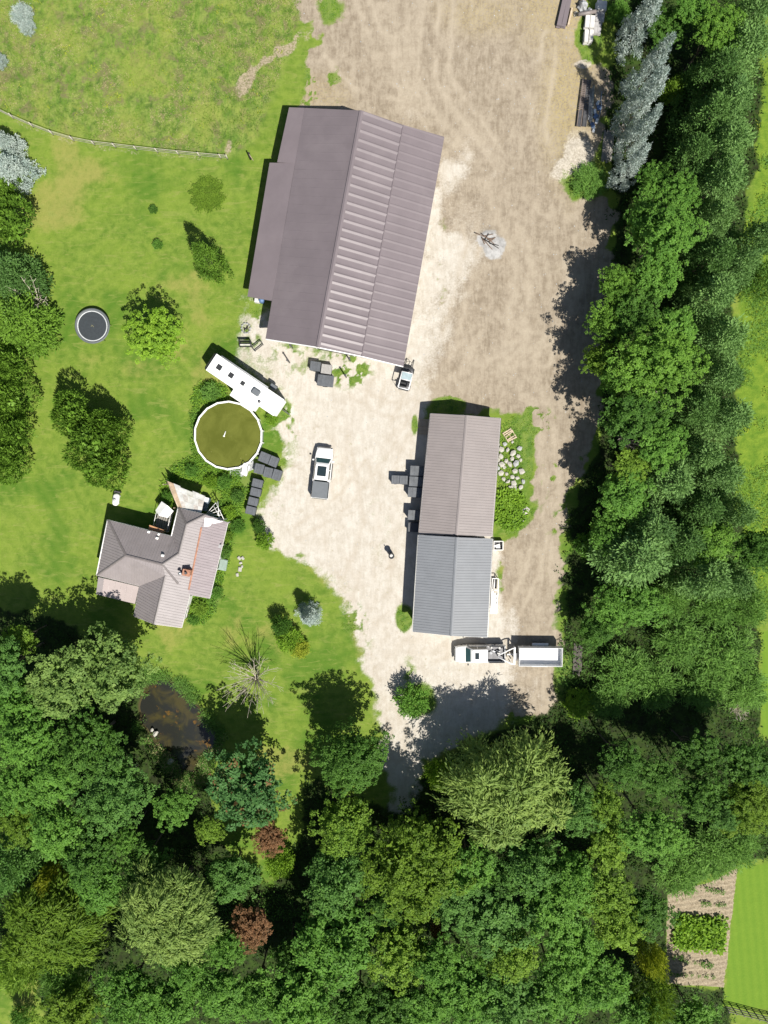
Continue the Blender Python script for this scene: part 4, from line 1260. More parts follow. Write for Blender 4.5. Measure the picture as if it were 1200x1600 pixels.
NAME = {'leafy': 'leafy_tree', 'fine': 'leafy_tree', 'broad': 'leafy_tree', 'pine': 'pine_tree', 'spruce': 'spruce_tree', 'cedar': 'cedar_tree', 'willow': 'willow_tree', 'bush': 'bush', 'scrub': 'bush'}
tree_rng = random.Random(77)
def tree(px, py, r, kind, h, pal, label, group=None, name=None, cat=None, sx=1.0, rz=None, sz=None):
    """A tree whose crown is seen round (px, py), r pixels wide; h is its height in metres."""
    conifer = kind in ('pine', 'spruce')
    low = kind in ('bush', 'scrub')
    if low: zc = 0.0
    elif conifer: zc = h * .56
    elif kind == 'cedar': zc = h * .5
    else: zc = max(h * .45, h - r * .065)
    at = P(px, py, zc if not low else h * .4)
    rm = r * mpp(py, zc) * (1.12 if kind in ('leafy', 'fine', 'broad') else 1)
    rz = tree_rng.uniform(0, 6.28) if rz is None else rz
    if not low and sx == 1.0: sx = tree_rng.uniform(.86, 1.18)
    t = empty(name or NAME[kind], (at.x, at.y, 0), rz, label, cat or ('bush' if low else 'tree'), group)
    var = tree_rng.randrange(len(CROWN[kind]))
    c = link('foliage' if low else 'crown', CROWN[kind][var], t)
    dress(c, pal)
    if low:
        c.location = (0, 0, .15); c.scale = (rm * sx, rm, h)
        c.scale = (rm * sx, rm, max(.5, h / .85))
        c.location = (0, 0, h * .22)
    elif conifer:
        hh = h * .92
        c.location = (0, 0, h - hh / 2); c.scale = (rm * sx * (1.08 if kind == 'pine' else 1), rm * (1.08 if kind == 'pine' else 1), hh / (2.3 if kind == 'pine' else 2.6))
    elif kind == 'cedar':
        c.location = (0, 0, h * .48); c.scale = (rm * sx, rm, h * .55)
    else:
        k = tree_rng.uniform(.92, 1.1) * (sz or 1)
        vr = min(rm * k, h * .62)
        c.location = (0, 0, h - vr * .85); c.scale = (rm * sx, rm, vr)
    if not low:
        tm = TRUNK_SPIRE if conifer else TRUNK[tree_rng.randrange(3)]
        tr_ = link('trunk', tm, t)
        hz = h * .9 if conifer else max(.5, c.location.z)
        tr_.scale = (max(rm * .9, hz * .5), max(rm * .9, hz * .5), hz) if conifer else (rm, rm, hz)
        if conifer: tr_.scale = (rm * .9, rm * .9, hz)
    return t

# ---------------------------------------------------------------- trees
GW = 'trees of the wood along the bottom'
GB = 'trees of the shelter belt beside the dirt yard'
GH = 'evergreens along the lawn edge'
TREES = [
 # lawn trees and the evergreen border
 (246, 528, 44, 'leafy', 8.2, 'lime', 'round bright green tree alone on the lawn beside the trampoline', None),
 (322, 404, 27, 'spruce', 9.5, 'cedar', 'tall pointed evergreen alone on the lawn beside the barn', None),
 (118, 652, 36, 'cedar', 7.4, 'cedar', 'upper lobe of the large evergreen clump below the trampoline', 'evergreen clump on the lawn'),
 (148, 688, 44, 'cedar', 8.0, 'cedar', 'middle and widest evergreen of the clump below the trampoline', 'evergreen clump on the lawn'),
 (160, 730, 38, 'cedar', 6.6, 'cedar', 'lower evergreen of the clump, just above the white propane tank', 'evergreen clump on the lawn'),
 (172, 664, 26, 'cedar', 7.4, 'cedar', 'small evergreen on the clump side facing the camper', 'evergreen clump on the lawn'),
 (10, 224, 24, 'spruce', 5.5, 'silver', 'upper of two silvery blue spruces at the meadow fence end', GH),
 (16, 264, 29, 'spruce', 6.0, 'silver', 'lower and larger silvery blue spruce at the meadow fence end', GH),
 (10, 298, 24, 'cedar', 4.5, 'cedar', 'small yellow-green evergreen right below the two silvery spruces', GH),
 (12, 350, 38, 'cedar', 7.0, 'cedar', 'rounded dense evergreen below the silvery spruces, above the dark gap', GH),
 (20, 432, 42, 'pine', 7.0, 'pinedk', 'dusky pine above the leafless grey tree at the lawn edge', GH),
 (34, 505, 48, 'pine', 6.5, 'cedar', 'wide feathery green pine beside the trampoline', GH),
 (8, 575, 34, 'cedar', 7.2, 'cedar', 'topmost of the dense cedars in the row below the feathery pine', GH),
 (6, 622, 36, 'cedar', 7.4, 'cedar', 'second cedar down the dense row at the lawn edge', GH),
 (8, 672, 36, 'cedar', 7.0, 'cedar', 'third cedar down the dense row at the lawn edge', GH),
 (8, 722, 35, 'cedar', 6.4, 'cedar', 'lowest cedar of the dense row at the lawn edge', GH),
 (482, 963, 19, 'spruce', 4.6, 'silver', 'small round silvery blue spruce on the lawn beside the driveway', None),
 (452, 998, 24, 'bush', 1.9, 'lime', 'yellow-green bush between the blue spruce and the bare tree', None),
 (468, 1012, 18, 'bush', 1.5, 'yellow', 'golden low bush directly below the small blue spruce', None),
 (440, 975, 18, 'bush', 2.6, 'dark', 'dark green bush standing in for the shadow beside the small blue spruce', None),  # dark foliage takes the place of a shadow on the lawn
 (415, 845, 16, 'bush', 1.6, 'lime', 'bright lime bush at the gravel edge beside the house garden', None),
 (405, 822, 12, 'bush', 1.6, 'dark', 'small dark bush just above the bright lime bush', None),
 (643, 1092, 30, 'bush', 3.0, 'mid', 'lone leafy bush standing on the gravel where the driveway narrows', None),
 (247, 383, 9, 'bush', .9, 'mid', 'tiny green sapling on the open lawn above the round tree', None),
 (240, 328, 8, 'bush', .7, 'dark', 'tiny dark sapling on the upper lawn beside the dull olive scrub', None),
 (324, 304, 30, 'scrub', .40, 'olive', 'low patch of dull olive scrub on the lawn beside the barn', None),
 (920, 284, 30, 'scrub', 1.3, 'scrub', 'low green bush beside the pale sand heap at the belt', None),
 (262, 775, 10, 'bush', 1.2, 'mid', 'small bush at the outer corner of the patched lean-to', None),
 (36, 26, 20, 'scrub', 1.4, 'silver', 'upper pale silvery bush in the meadow corner', 'pale bushes in the meadow'),
 (44, 44, 14, 'scrub', 1.2, 'silver', 'smaller pale silvery bush touching the one in the meadow corner', 'pale bushes in the meadow'),
 (0, 97, 14, 'scrub', 1.4, 'silver', 'pale silvery bush at the meadow side, cut by the picture edge', 'pale bushes in the meadow'),
 # shelter belt, from the top
 (1010, 22, 28, 'spruce', 12, 'silver', 'topmost of the silvery spruces beside the slab stacks', 'silvery spruces of the belt'),
 (1017, 106, 26, 'spruce', 12.5, 'silver', 'second silvery spruce down, level with the pale gravel patch', 'silvery spruces of the belt'),
 (1006, 158, 30, 'spruce', 13, 'silver', 'third silvery spruce down, beside the steel racks', 'silvery spruces of the belt'),
 (1000, 208, 26, 'spruce', 12, 'silver', 'fourth silvery spruce down, above the grey lumber', 'silvery spruces of the belt'),
 (988, 258, 23, 'spruce', 10.5, 'silver', 'lowest and smallest silvery spruce, at the end of the grey lumber', 'silvery spruces of the belt'),
 (965, 22, 20, 'bush', 1.8, 'mid', 'shaded green bush between the slab stacks and the topmost silvery spruce', GB),
 (1048, 42, 30, 'leafy', 7, 'dark', 'dark green tree beside the topmost silvery spruce', GB),
 (1080, 12, 28, 'leafy', 9, 'mid', 'bright green tree at the top of the belt, third across from the slabs', GB),
 (1045, 150, 20, 'bush', 4, 'yg', 'yellow-green bush in the gap behind the third silvery spruce', GB),
 (1022, 282, 28, 'leafy', 6.5, 'mid', 'green tree touching the lowest silvery spruce', GB),
 (1118, 48, 38, 'leafy', 10, 'fresh', 'mid green tree at the top of the belt between bright tree and pines', GB),
 (1165, 35, 36, 'pine', 10, 'pine', 'pine at the top edge of the belt beside the grass field', GB),
 (1152, 92, 40, 'pine', 10.5, 'pine', 'second pine down along the grass field', GB),
 (1108, 128, 36, 'pine', 10.5, 'pinedk', 'dark pine behind the second silvery spruce', GB),
 (1128, 172, 40, 'pine', 10.5, 'pine', 'third pine down along the grass field', GB),
 (1098, 196, 34, 'pine', 10, 'pinedk', 'dark pine behind the fourth silvery spruce', GB),
 (1128, 238, 38, 'pine', 10.5, 'pine', 'fourth pine down along the grass field, level with the grey lumber', GB),
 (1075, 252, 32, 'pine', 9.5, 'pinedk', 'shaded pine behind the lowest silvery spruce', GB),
 (1120, 292, 36, 'pine', 10.5, 'pine', 'fifth pine down, blue-green where the grass field widens', GB),
 (1062, 305, 32, 'leafy', 9, 'mid', 'green tree behind the low bush at the sand heap', GB),
 (1012, 345, 36, 'leafy', 9, 'mid', 'first broad green tree below the lowest silvery spruce', GB),
 (1050, 362, 40, 'leafy', 12, 'mid', 'bright leafy tree below the fifth pine', GB),
 (1112, 348, 28, 'pine', 9.5, 'pine', 'small pine between the bright leafy tree and the grass field', GB),
 (1178, 380, 32, 'pine', 10, 'pine', 'lone blue-green pine out in the grass field, upper of two', GB),
 (1186, 442, 34, 'scrub', 5, 'scrub', 'feathery pale tree at the picture edge below the lone pine', GB),
 (1146, 420, 32, 'pine', 9.5, 'pine', 'pine left of the feathery pale tree, above the tall lime grass', GB),
 (1105, 412, 34, 'pine', 10.5, 'pinedk', 'dark pine below the small pine of the belt', GB),
 (968, 448, 34, 'fine', 8, 'fresh', 'fresh green tree overhanging the dirt yard', GB),
 (1026, 428, 44, 'leafy', 9.5, 'mid', 'wide green tree behind the fresh green one over the dirt yard', GB),
 (1105, 468, 38, 'pine', 10.5, 'pine', 'pine behind the wide green tree', GB),
 (948, 502, 30, 'leafy', 7.5, 'fresh', 'fresh green tree at the yard, below the first overhanging one', GB),
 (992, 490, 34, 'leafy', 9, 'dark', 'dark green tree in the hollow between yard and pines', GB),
 (1052, 520, 38, 'leafy', 9, 'mid', 'mid green tree above the largest round crown of the belt', GB),
 (1022, 568, 64, 'fine', 13, 'fresh', 'largest round sunlit crown of the belt, halfway down the dirt yard', GB),
 (938, 562, 28, 'leafy', 7, 'yg', 'yellow-green tree jutting farthest towards the yard', GB),
 (967, 588, 32, 'leafy', 8, 'mid', 'green tree between the jutting yellow-green one and the largest round crown', GB),
 (1122, 530, 36, 'pine', 10, 'pine', 'pine beside the largest round crown, upper of two', GB),
 (1118, 592, 36, 'pine', 10, 'pine', 'pine beside the largest round crown, lower of two', GB),
 (990, 650, 40, 'leafy', 11, 'dark', 'dark leafy tree beneath the largest round crown', GB),
 (1080, 640, 36, 'pine', 10, 'pinedk', 'shaded pine behind the dark leafy tree', GB),
 (1128, 652, 36, 'pine', 10, 'pine', 'pine by the tall lime grass, level with the top of the taupe shed', GB),
 (1030, 695, 40, 'leafy', 11, 'mid', 'leafy tree beside the leafless brush in the belt', GB),
 (984, 728, 26, 'leafy', 9, 'yg', 'yellow topped tree just below the leafless brush', GB),
 (1088, 712, 36, 'pine', 10, 'pine', 'pine level with the leafless brush', GB),
 (975, 772, 42, 'leafy', 9.5, 'mid', 'green tree at the track, level with the stone heap', GB),
 (1040, 752, 42, 'pine', 9.5, 'pine', 'blue-green pine behind the yellow topped tree', GB),
 (1118, 745, 34, 'pine', 9.5, 'pine', 'pine by the tall lime grass, level with the stone heap', GB),
 (1088, 792, 34, 'pine', 9.5, 'pinedk', 'dark pine above the three tall pines of the lower belt', GB),
 (1140, 800, 30, 'pine', 10, 'pine', 'pine at the lower end of the tall lime grass', GB),
 (950, 830, 34, 'leafy', 7, 'mid', 'green tree at the track above the big soft pine', GB),
 (1012, 825, 40, 'pine', 9.5, 'pine', 'pine immediately above the big soft pine', GB),
 (990, 868, 58, 'pine', 10, 'pine', 'big soft blue-green pine, widest of the belt', GB),
 (1060, 845, 38, 'pine', 9.5, 'pinedk', 'dark pine beside the widest pine', GB),
 (1112, 848, 38, 'leafy', 9, 'fresh', 'yellowish tree in the lower belt behind the dark pine', GB),
 (1096, 898, 38, 'pine', 10, 'pine', 'blue-green pine between the yellowish tree and the willow scrub', GB),
 (1140, 905, 30, 'pine', 9, 'pine', 'small pine at the corner of the right hand lawn', GB),
 (1180, 860, 38, 'leafy', 9, 'dark', 'dark tree at the picture edge below the tall lime grass', GB),
 (962, 948, 40, 'leafy', 7, 'mid', 'leafy tree under the widest pine, beside the shaded track', GB),
 (1008, 945, 34, 'leafy', 7, 'mid', 'green tree between the widest pine and the willow scrub', GB),
 (915, 850, 22, 'bush', 2.5, 'mid', 'leafy bush right at the track edge beside the green tree', GB),
 (930, 985, 30, 'leafy', 6, 'dark', 'low dark tree above the shaded lumber', GB),
 # willow scrub beside the trailer
 (1042, 938, 32, 'scrub', 3.2, 'scrub', 'upper clump of bright willow scrub under the pines', 'willow scrub'),
 (1112, 940, 42, 'scrub', 3.6, 'scrub', 'feathery blue-tinted scrub clump below the small pine', 'willow scrub'),
 (1165, 950, 34, 'scrub', 3.4, 'scrub', 'scrub clump at the corner of the mown strip', 'willow scrub'),
 (1060, 1000, 46, 'scrub', 3.0, 'scrub', 'broad bright scrub clump in the middle of the willow thicket', 'willow scrub'),
 (1130, 1015, 52, 'scrub', 3.2, 'scrub', 'largest soft scrub clump, facing the mown strip', 'willow scrub'),
 (975, 1050, 46, 'scrub', 2.6, 'scrub', 'arching scrub beside the shaded lumber', 'willow scrub'),
 (1020, 1070, 42, 'scrub', 2.6, 'scrub', 'scrub clump under the shade line below the arching one', 'willow scrub'),
 (950, 1092, 34, 'scrub', 2.0, 'scrub', 'low yellowish scrub below the trailer, above the tree shade', 'willow scrub'),
 (905, 1098, 28, 'bush', 1.6, 'lime', 'lime weeds bush at the gravel corner below the trailer', 'willow scrub'),
 (1095, 1070, 44, 'scrub', 2.8, 'scrub', 'scrub clump beside the dead grey brush', 'willow scrub'),
 (1162, 1075, 40, 'scrub', 2.6, 'scrub', 'scrub clump between the dead brush and the mown strip', 'willow scrub'),
 # wood at the left of the pond
 (170, 1048, 60, 'leafy', 11, 'pale', 'pale sunlit maple beside the pond', GW),
 (88, 1070, 50, 'leafy', 11, 'pale', 'pale maple one crown away from the pond', GW),
 (30, 998, 26, 'leafy', 8, 'yg', 'small yellowish tree at the upper corner of the pond wood', GW),
 (2, 1040, 42, 'leafy', 12, 'blue', 'blue-green tree at the picture edge beside the two pale maples', GW),
 (14, 1098, 44, 'leafy', 11, 'mid', 'green tree below the blue-green one at the picture edge', GW),
 (45, 1150, 46, 'leafy', 11, 'mid', 'bright green tree under the second pale maple', GW),
 (140, 1165, 60, 'fine', 11, 'dark', 'dark fine-leaved tree directly below the two pale maples', GW),
 (178, 1238, 58, 'fine', 11, 'blue', 'dark blue-green tree with small leaf clumps below the pond', GW),
 (85, 1215, 44, 'leafy', 11, 'mid', 'light green tree left of the dark blue-green one', GW),
 (28, 1232, 44, 'leafy', 11, 'mid', 'green tree at the picture edge, level with the lower pond', GW),
 (30, 1282, 34, 'leafy', 10, 'olive', 'dull olive tree near the picture edge', GW),
 (86, 1298, 46, 'leafy', 11, 'mid', 'medium green tree above the golden bush', GW),
 (22, 1345, 48, 'pine', 9.5, 'blue', 'blue-green tree left of the golden bush', GW),
 (88, 1357, 20, 'bush', 6, 'yellow', 'golden bush among dark crowns, left part of the wood', GW),
 (143, 1335, 44, 'leafy', 10, 'dark', 'dark tree right of the golden bush', GW),
 (155, 1382, 42, 'leafy', 10, 'mid', 'green tree between the golden bush and the paler willow', GW),
 (198, 1313, 22, 'leafy', 8, 'mid', 'small bright crown above the smaller willow', GW),
 (225, 1350, 36, 'leafy', 9, 'dark', 'dark crown touching the smaller willow from above', GW),
 (272, 1262, 30, 'leafy', 7, 'mid', 'small tree at the foot of the pond', GW),
 (270, 1418, 80, 'willow', 13, 'willow', 'smaller of the two pale drooping willows, lower left of the wood', 'pale willows'),
 (92, 1432, 74, 'willow', 9, 'olive', 'broad soft olive crown left of the smaller willow', GW),
 (40, 1492, 50, 'scrub', 6, 'yg', 'yellow-green soft tree above the small clearing', GW),
 (108, 1508, 40, 'scrub', 6, 'scrub', 'pale soft tree beside the clearing', GW),
 (38, 1582, 20, 'bush', 2.5, 'mid', 'round bush standing in the small clearing at the bottom corner', GW),
 (112, 1578, 42, 'leafy', 9, 'olive', 'olive tree at the bottom beside the clearing', GW),
 (200, 1555, 52, 'leafy', 11, 'mid', 'tree at the bottom below the dark gap left of the smaller willow', GW),
 (268, 1568, 50, 'leafy', 11, 'mid', 'tree at the bottom directly below the smaller willow', GW),
 (295, 1515, 36, 'leafy', 10, 'mid', 'bright clumped tree touching the smaller willow from below', GW),
 (345, 1550, 46, 'leafy', 11, 'mid', 'tree below the rust-red tree', GW),
 (352, 1478, 30, 'leafy', 9, 'mid', 'green crown between the smaller willow and the rust-red tree', GW),
 (362, 1370, 44, 'leafy', 8, 'blue', 'blue-green low crown above the rust-red tree', GW),
 (392, 1452, 32, 'leafy', 8, 'red', 'rust-red tree in the dark gap beside the smaller willow', GW),
 (380, 1230, 66, 'leafy', 11, 'mixred', 'green maple with reddening leaves beside the pond', GW),
 (420, 1308, 25, 'leafy', 5, 'red', 'reddish low tree below the maple with reddening leaves', GW),
 (438, 1345, 26, 'bush', 3, 'lime', 'lime bush in the clearing below the reddish low tree', GW),
 (328, 1298, 22, 'leafy', 7, 'yg', 'narrow yellow-green crown below the pond, beside the reddening maple', GW),
 # wood below the driveway
 (551, 1188, 60, 'fine', 10.5, 'dark', 'round dark tree at the driveway, topmost of the middle wood', GW),
 (540, 1286, 48, 'leafy', 10, 'yg', 'yellow-green tree directly below the round dark one', GW),
 (650, 1352, 86, 'broad', 14, 'olive', 'biggest olive crown in the middle of the wood', GW),
 (735, 1358, 42, 'leafy', 11, 'mid', 'green tree beside the biggest olive crown', GW),
 (712, 1408, 38, 'leafy', 11, 'blue', 'blue-green tree at the lower side of the biggest olive crown', GW),
 (526, 1372, 52, 'leafy', 10, 'blue', 'bluish dark tree on the clearing side of the biggest olive crown', GW),
 (524, 1478, 66, 'leafy', 12, 'mid', 'large clumped green tree below the bluish dark tree', GW),
 (630, 1492, 50, 'leafy', 11, 'yg', 'yellowish tree below the biggest olive crown', GW),
 (684, 1450, 12, 'bush', 7, 'red', 'tiny red crown under the biggest olive crown', GW),
 (685, 1505, 42, 'leafy', 11, 'mid', 'green tree right of the yellowish tree below the olive crown', GW),
 (464, 1560, 60, 'leafy', 11, 'mid', 'broad bright tree at the bottom, between rust-red and middle trees', GW),
 (400, 1555, 40, 'leafy', 10, 'mid', 'tree at the bottom just right of the one under the rust-red tree', GW),
 (450, 1490, 26, 'leafy', 7, 'dark', 'dark crown in the gap right of the rust-red tree', GW),
 (560, 1580, 46, 'leafy', 11, 'dark', 'dark tree at the bottom below the large clumped tree', GW),
 (618, 1578, 46, 'leafy', 11, 'dark', 'dark tree at the bottom below the yellowish tree', GW),
 (600, 1420, 30, 'leafy', 9, 'dark', 'dark low crown between the large clumped tree and the olive crown', GW),
 (788, 1226, 100, 'willow', 12, 'willow', 'larger of the two pale drooping willows, beside the gravel shade', 'pale willows'),
 (686, 1205, 26, 'bush', 4, 'lime', 'bright bush between the driveway end and the larger willow', GW),
 (768, 1432, 58, 'leafy', 12, 'blue', 'blue-green tree two crowns below the larger willow', GW),
 (770, 1372, 40, 'leafy', 10, 'dark', 'dark crown immediately below the larger willow', GW),
 (800, 1490, 40, 'leafy', 11, 'yg', 'yellow-green crown in the lower right of the wood', GW),
 (727, 1550, 56, 'leafy', 12, 'mid', 'tree at the bottom, third from the garden plot side', GW),
 (665, 1575, 34, 'leafy', 11, 'mid', 'small tree at the bottom between two darker crowns', GW),
 (905, 1264, 38, 'leafy', 10, 'blue', 'blue-green tree touching the larger willow', GW),
 (946, 1258, 34, 'leafy', 10, 'yg', 'upper yellowish tree in the row beside the larger willow', GW),
 (952, 1318, 38, 'leafy', 10, 'yg', 'lower yellowish tree in the row beside the larger willow', GW),
 (1020, 1302, 46, 'fine', 12, 'mid', 'rounded green tree above the garden plot', GW),
 (1030, 1216, 32, 'leafy', 11, 'dark', 'grey-green shaded tree below the willow scrub', GW),
 (975, 1195, 34, 'leafy', 11, 'dark', 'shaded tree between the larger willow and the grey-green one', GW),
 (1095, 1245, 36, 'leafy', 12, 'dark', 'dark tree in the shade above the soft thicket', GW),
 (1132, 1278, 22, 'leafy', 12, 'blue', 'small bright crown in the dark wood above the thicket', GW),
 (1166, 1258, 48, 'fine', 12, 'olive', 'olive tree at the picture edge above the lower lawn', GW),
 (1165, 1195, 42, 'leafy', 11, 'dark', 'dark tree at the picture edge below the dead brush', GW),
 (1092, 1180, 36, 'leafy', 10, 'dark', 'dark low tree below the dead grey brush', GW),
 (828, 1352, 46, 'leafy', 11, 'blue', 'blue-green tree under the larger willow, second crown across', GW),
 (892, 1366, 44, 'leafy', 11, 'mid', 'green tree below the one touching the larger willow', GW),
 (866, 1418, 50, 'leafy', 12, 'mid', 'tall green tree in the middle of the right hand wood', GW),
 (935, 1395, 44, 'leafy', 11, 'yg', 'yellow-green tree beside the tall green one', GW),
 (962, 1440, 42, 'leafy', 10, 'yg', 'yellowish tree near the golden bush by the garden', GW),
 (1008, 1425, 38, 'leafy', 9, 'dark', 'dark tree at the garden plot, above the golden bush', GW),
 (1012, 1486, 24, 'bush', 6, 'yellow', 'golden bush at the edge of the garden plot', GW),
 (896, 1485, 52, 'leafy', 12, 'mid', 'green tree left of the golden bush by the garden', GW),
 (935, 1535, 48, 'leafy', 11, 'mid', 'green tree at the bottom, below the golden bush by the garden', GW),
 (870, 1550, 48, 'leafy', 12, 'mid', 'tree at the bottom, second from the garden plot side', GW),
 (800, 1560, 50, 'leafy', 12, 'blue', 'blue-green tree at the bottom below the yellow-green crown', GW),
 (1006, 1545, 44, 'scrub', 7, 'olive', 'dusky tree at the bottom corner of the garden plot', GW),
 (1000, 1590, 40, 'leafy', 8, 'mid', 'tree at the bottom below the dusky one', GW),
 (1085, 1592, 34, 'leafy', 7, 'mid', 'tree at the bottom casting shade on the garden plot', GW),
 (1105, 1330, 46, 'scrub', 3, 'scrub', 'upper soft thicket clump above the garden plot', 'thicket above the garden plot'),
 (1060, 1362, 40, 'scrub', 2.6, 'scrub', 'lower soft thicket clump at the garden plot corner', 'thicket above the garden plot'),
 (1148, 1318, 40, 'scrub', 3, 'scrub', 'soft thicket clump nearest the lower lawn', 'thicket above the garden plot'),
]
for row in TREES:
    px, py, r, kind, h, pal, label, grp = row
    tree(px, py, r, kind, h, pal, label, grp)

GB2 = 'bushes in the house garden'
for (px, py, r, h, pal, lb) in ((330, 612, 17, 1.3, 'scrub', 'bright leafy bush in the corner between camper and pool'), (425, 655, 11, .9, 'lime', 'lime plant at the pool rim below the camper end'), (352, 752, 13, 1.4, 'mid', 'mid green garden bush between the pool and the fan-shaped frame'),
      (330, 752, 12, 1.2, 'lime', 'light bush behind the upper edge of the patched lean-to'), (372, 775, 12, 1.3, 'scrub', 'garden bush beside the second dark bin of the column'), (358, 800, 13, 1.2, 'lime', 'yellowish bush right of the fan-shaped frame'),
      (372, 822, 13, 1.1, 'mid', 'garden bush below the bin column, towards the lawn'), (355, 838, 11, 1.0, 'yg', 'yellow-flecked bush at the upper porch corner'), (352, 862, 12, 1.2, 'scrub', 'green bush midway along the porch bed'),
      (338, 925, 12, 1.0, 'mid', 'green bush at the lower porch corner'), (312, 950, 14, 1.0, 'yg', 'yellowish bush beside the white door of the south wing'), (302, 968, 10, .9, 'mid', 'small bush at the lowest end of the house garden'), (270, 752, 10, 1.0, 'dark', 'dark bush at the tip of the patched lean-to'), (300, 735, 12, 1.1, 'mid', 'bush between the lean-to tip and the pool')):
    tree(px, py, r, 'bush', h, pal, lb, GB2)

# leafless trees
def bare_tree(px, py, r, h, label, seed, limbs=26, name='bare_tree', cat='bare tree', thin=1.0, group=None):
    rng = random.Random(seed)
    at = P(px, py); rm = r * mpp(py)
    t = empty(name, at, 0, label, cat, group)
    MB().tube([(0, 0, -.1), (.03, 0, h * .16), (.05, .03, h * .34)], [.26 * thin, .18 * thin, .12 * thin], 8).build('trunk', DEADWOOD, t)
    b = MB()
    for i in range(limbs):
        a = i * 2.399 + rng.uniform(-.25, .25)
        q = rm * rng.uniform(.45, 1.05); z0 = h * rng.uniform(.10, .33); z1 = h * rng.uniform(.45, 1.0) if i % 3 else h * .9
        d = Vector((math.cos(a), math.sin(a), 0)); s_ = Vector((-d.y, d.x, 0))
        p = [Vector((.03, .01, z0))]
        bend = rng.uniform(-.18, .18)
        for k in (1, 2, 3, 4):
            f = k / 4
            p.append(d * q * f ** .9 + s_ * q * bend * f * f + Vector((.03, .01, z0 + (z1 - z0) * f ** (1.2 if i % 2 else .8))) + Vector((rng.uniform(-.06, .06), rng.uniform(-.06, .06), 0)))
        b.tube(p, [.075 * thin, .055 * thin, .04 * thin, .028 * thin, .012], 5)
        for k in (1, 2, 2, 3, 3):
            o = p[k]; e = d * rng.uniform(.3, .8) + s_ * rng.choice((-1, 1)) * rng.uniform(.2, .6) + Vector((0, 0, rng.uniform(.0, .5)))
            l = q * rng.uniform(.2, .4)
            b.tube([o, o + e * l * .5, o + e * l + Vector((0, 0, .05))], [.03 * thin, .02 * thin, .008], 4)
    b.build('branches', DEADWOOD, t)
bare_tree(404, 1052, 46, 7.0, 'leafless tree with pale spreading branches on the lawn beside the house', 4, 44, thin=.62)
bare_tree(72, 478, 34, 6.0, 'leafless grey tree among the evergreens beside the trampoline', 8, 14)
bare_tree(968, 690, 24, 6.5, 'leafless grey brush in the shelter belt beside the dirt yard', 12, 22, 'bare_bush', 'bush', .7)
bare_tree(1010, 618, 18, 6.5, 'few bare grey twigs below the largest round crown of the belt', 14, 14, 'bare_bush', 'bush', .7)
bare_tree(1148, 1103, 18, 1.6, 'round heap of dead grey brush among the willow scrub', 16, 40, 'brush_heap', 'brush', .6)

# ---------------------------------------------------------------- ground plants nobody could count
def sample(field):
    """Bilinear-ish lookup of a ground field at world points."""
    def f(x, y):
        i = np.clip(((y - gy[0]) / GS).astype(int), 0, ny - 1); j = np.clip(((x - gx[0]) / GS).astype(int), 0, nx - 1)
        return field[i, j]
    return f
zf = sample(Z)
def scatter(name, field, n, seed, size, leaf, per, pal, label, cat, lift=.5, narrow=.4, up=.5, thresh=.45, parent_kind='stuff'):
    rng = np.random.RandomState(seed)
    pts = np.argwhere(field > thresh)
    if not len(pts): return
    k = pts[rng.randint(0, len(pts), n)]
    x = gx[k[:, 1]] + rng.uniform(-.5, .5, n) * GS; y = gy[k[:, 0]] + rng.uniform(-.5, .5, n) * GS
    s = size * rng.uniform(.5, 1.3, n) * (.55 + .9 * fbm(x, y, .45, seed + 5, 3))
    c = np.stack([x, y, zf(x, y)], 1)
    cc = np.repeat(c, per, 0); ss = np.repeat(s, per)
    a = rng.uniform(0, 6.283, n * per); rr = np.sqrt(rng.rand(n * per)) * ss * .6
    hz = rng.rand(n * per) ** 1.2
    p = cc + np.stack([np.cos(a) * rr, np.sin(a) * rr, hz * ss * lift], 1)
    d = unit(np.stack([np.cos(a), np.sin(a), rng.uniform(-.3, .7, n * per) * up], 1) + rng.normal(0, .25, (n * per, 3)))
    nr = unit(rng.normal(0, .45, (n * per, 3)) + [0, 0, .9])
    sc = leaf * rng.uniform(.6, 1.3, n * per)
    v, f = leaf_quads(p, d, nr, sc, sc * narrow, rng)
    t = np.clip(np.repeat(fbm(x, y, .6, seed + 9, 3), per) * .8 + rng.normal(.1, .2, n * per), 0, 1)
    me = mesh_np(name, v, f, t)
    return tag(link(name, me, None, LEAF[pal]), label, cat, kind='stuff')
open_water = (pond_d > -.3)
ff = f_w * (~open_water) * (1 - shore)
wet = np.where((Y < P(0, 960)[1]), ff, ff * .0)
scatter('undergrowth', np.where(bed > .4, 0, ff), 11000, 21, .8, .28, 8, 'floor', 'dense green undergrowth covering the floor under the trees', 'undergrowth', .7, .5, .4, .5)  # near-black leaf tone stands in for shade between the crowns
scatter('undergrowth', np.where(bed > .4, 0, ff) * (fbm(X, Y, .12, 15, 3) > .56), 3000, 22, 1.1, .30, 9, 'dark', 'paler nettles and saplings between the woodland crowns', 'undergrowth', .9, .35, .5, .5)  # dark leaf tone also puts gap shade into the colour
scatter('weeds', weed * (bed < .3) * (ff < .4) , 1900, 23, .20, .12, 6, 'lime', 'bright weeds in patches along the gravel and sheds', 'weeds', .6, .35, .6, .5)
scatter('garden_plants', bed * (fbm(X, Y, .5, 53, 3) > .45), 2200, 24, .5, .18, 8, 'fresh', 'mixed leafy plants in the garden beds round the house and pool', 'garden plants', .8, .5, .5, .5)
scatter('garden_plants', bed * (fbm(X, Y, .35, 18, 2) > .52), 1600, 25, .50, .2, 8, 'lime', 'yellow-green perennials in the house garden beds', 'garden plants', .8, .4, .5, .5)
scatter('meadow_grass', m_w * (1 - path), 6500, 26, .38, .26, 6, 'yg', 'tall tufted grass of the rough meadow', 'grass', .7, .12, .8, .6)
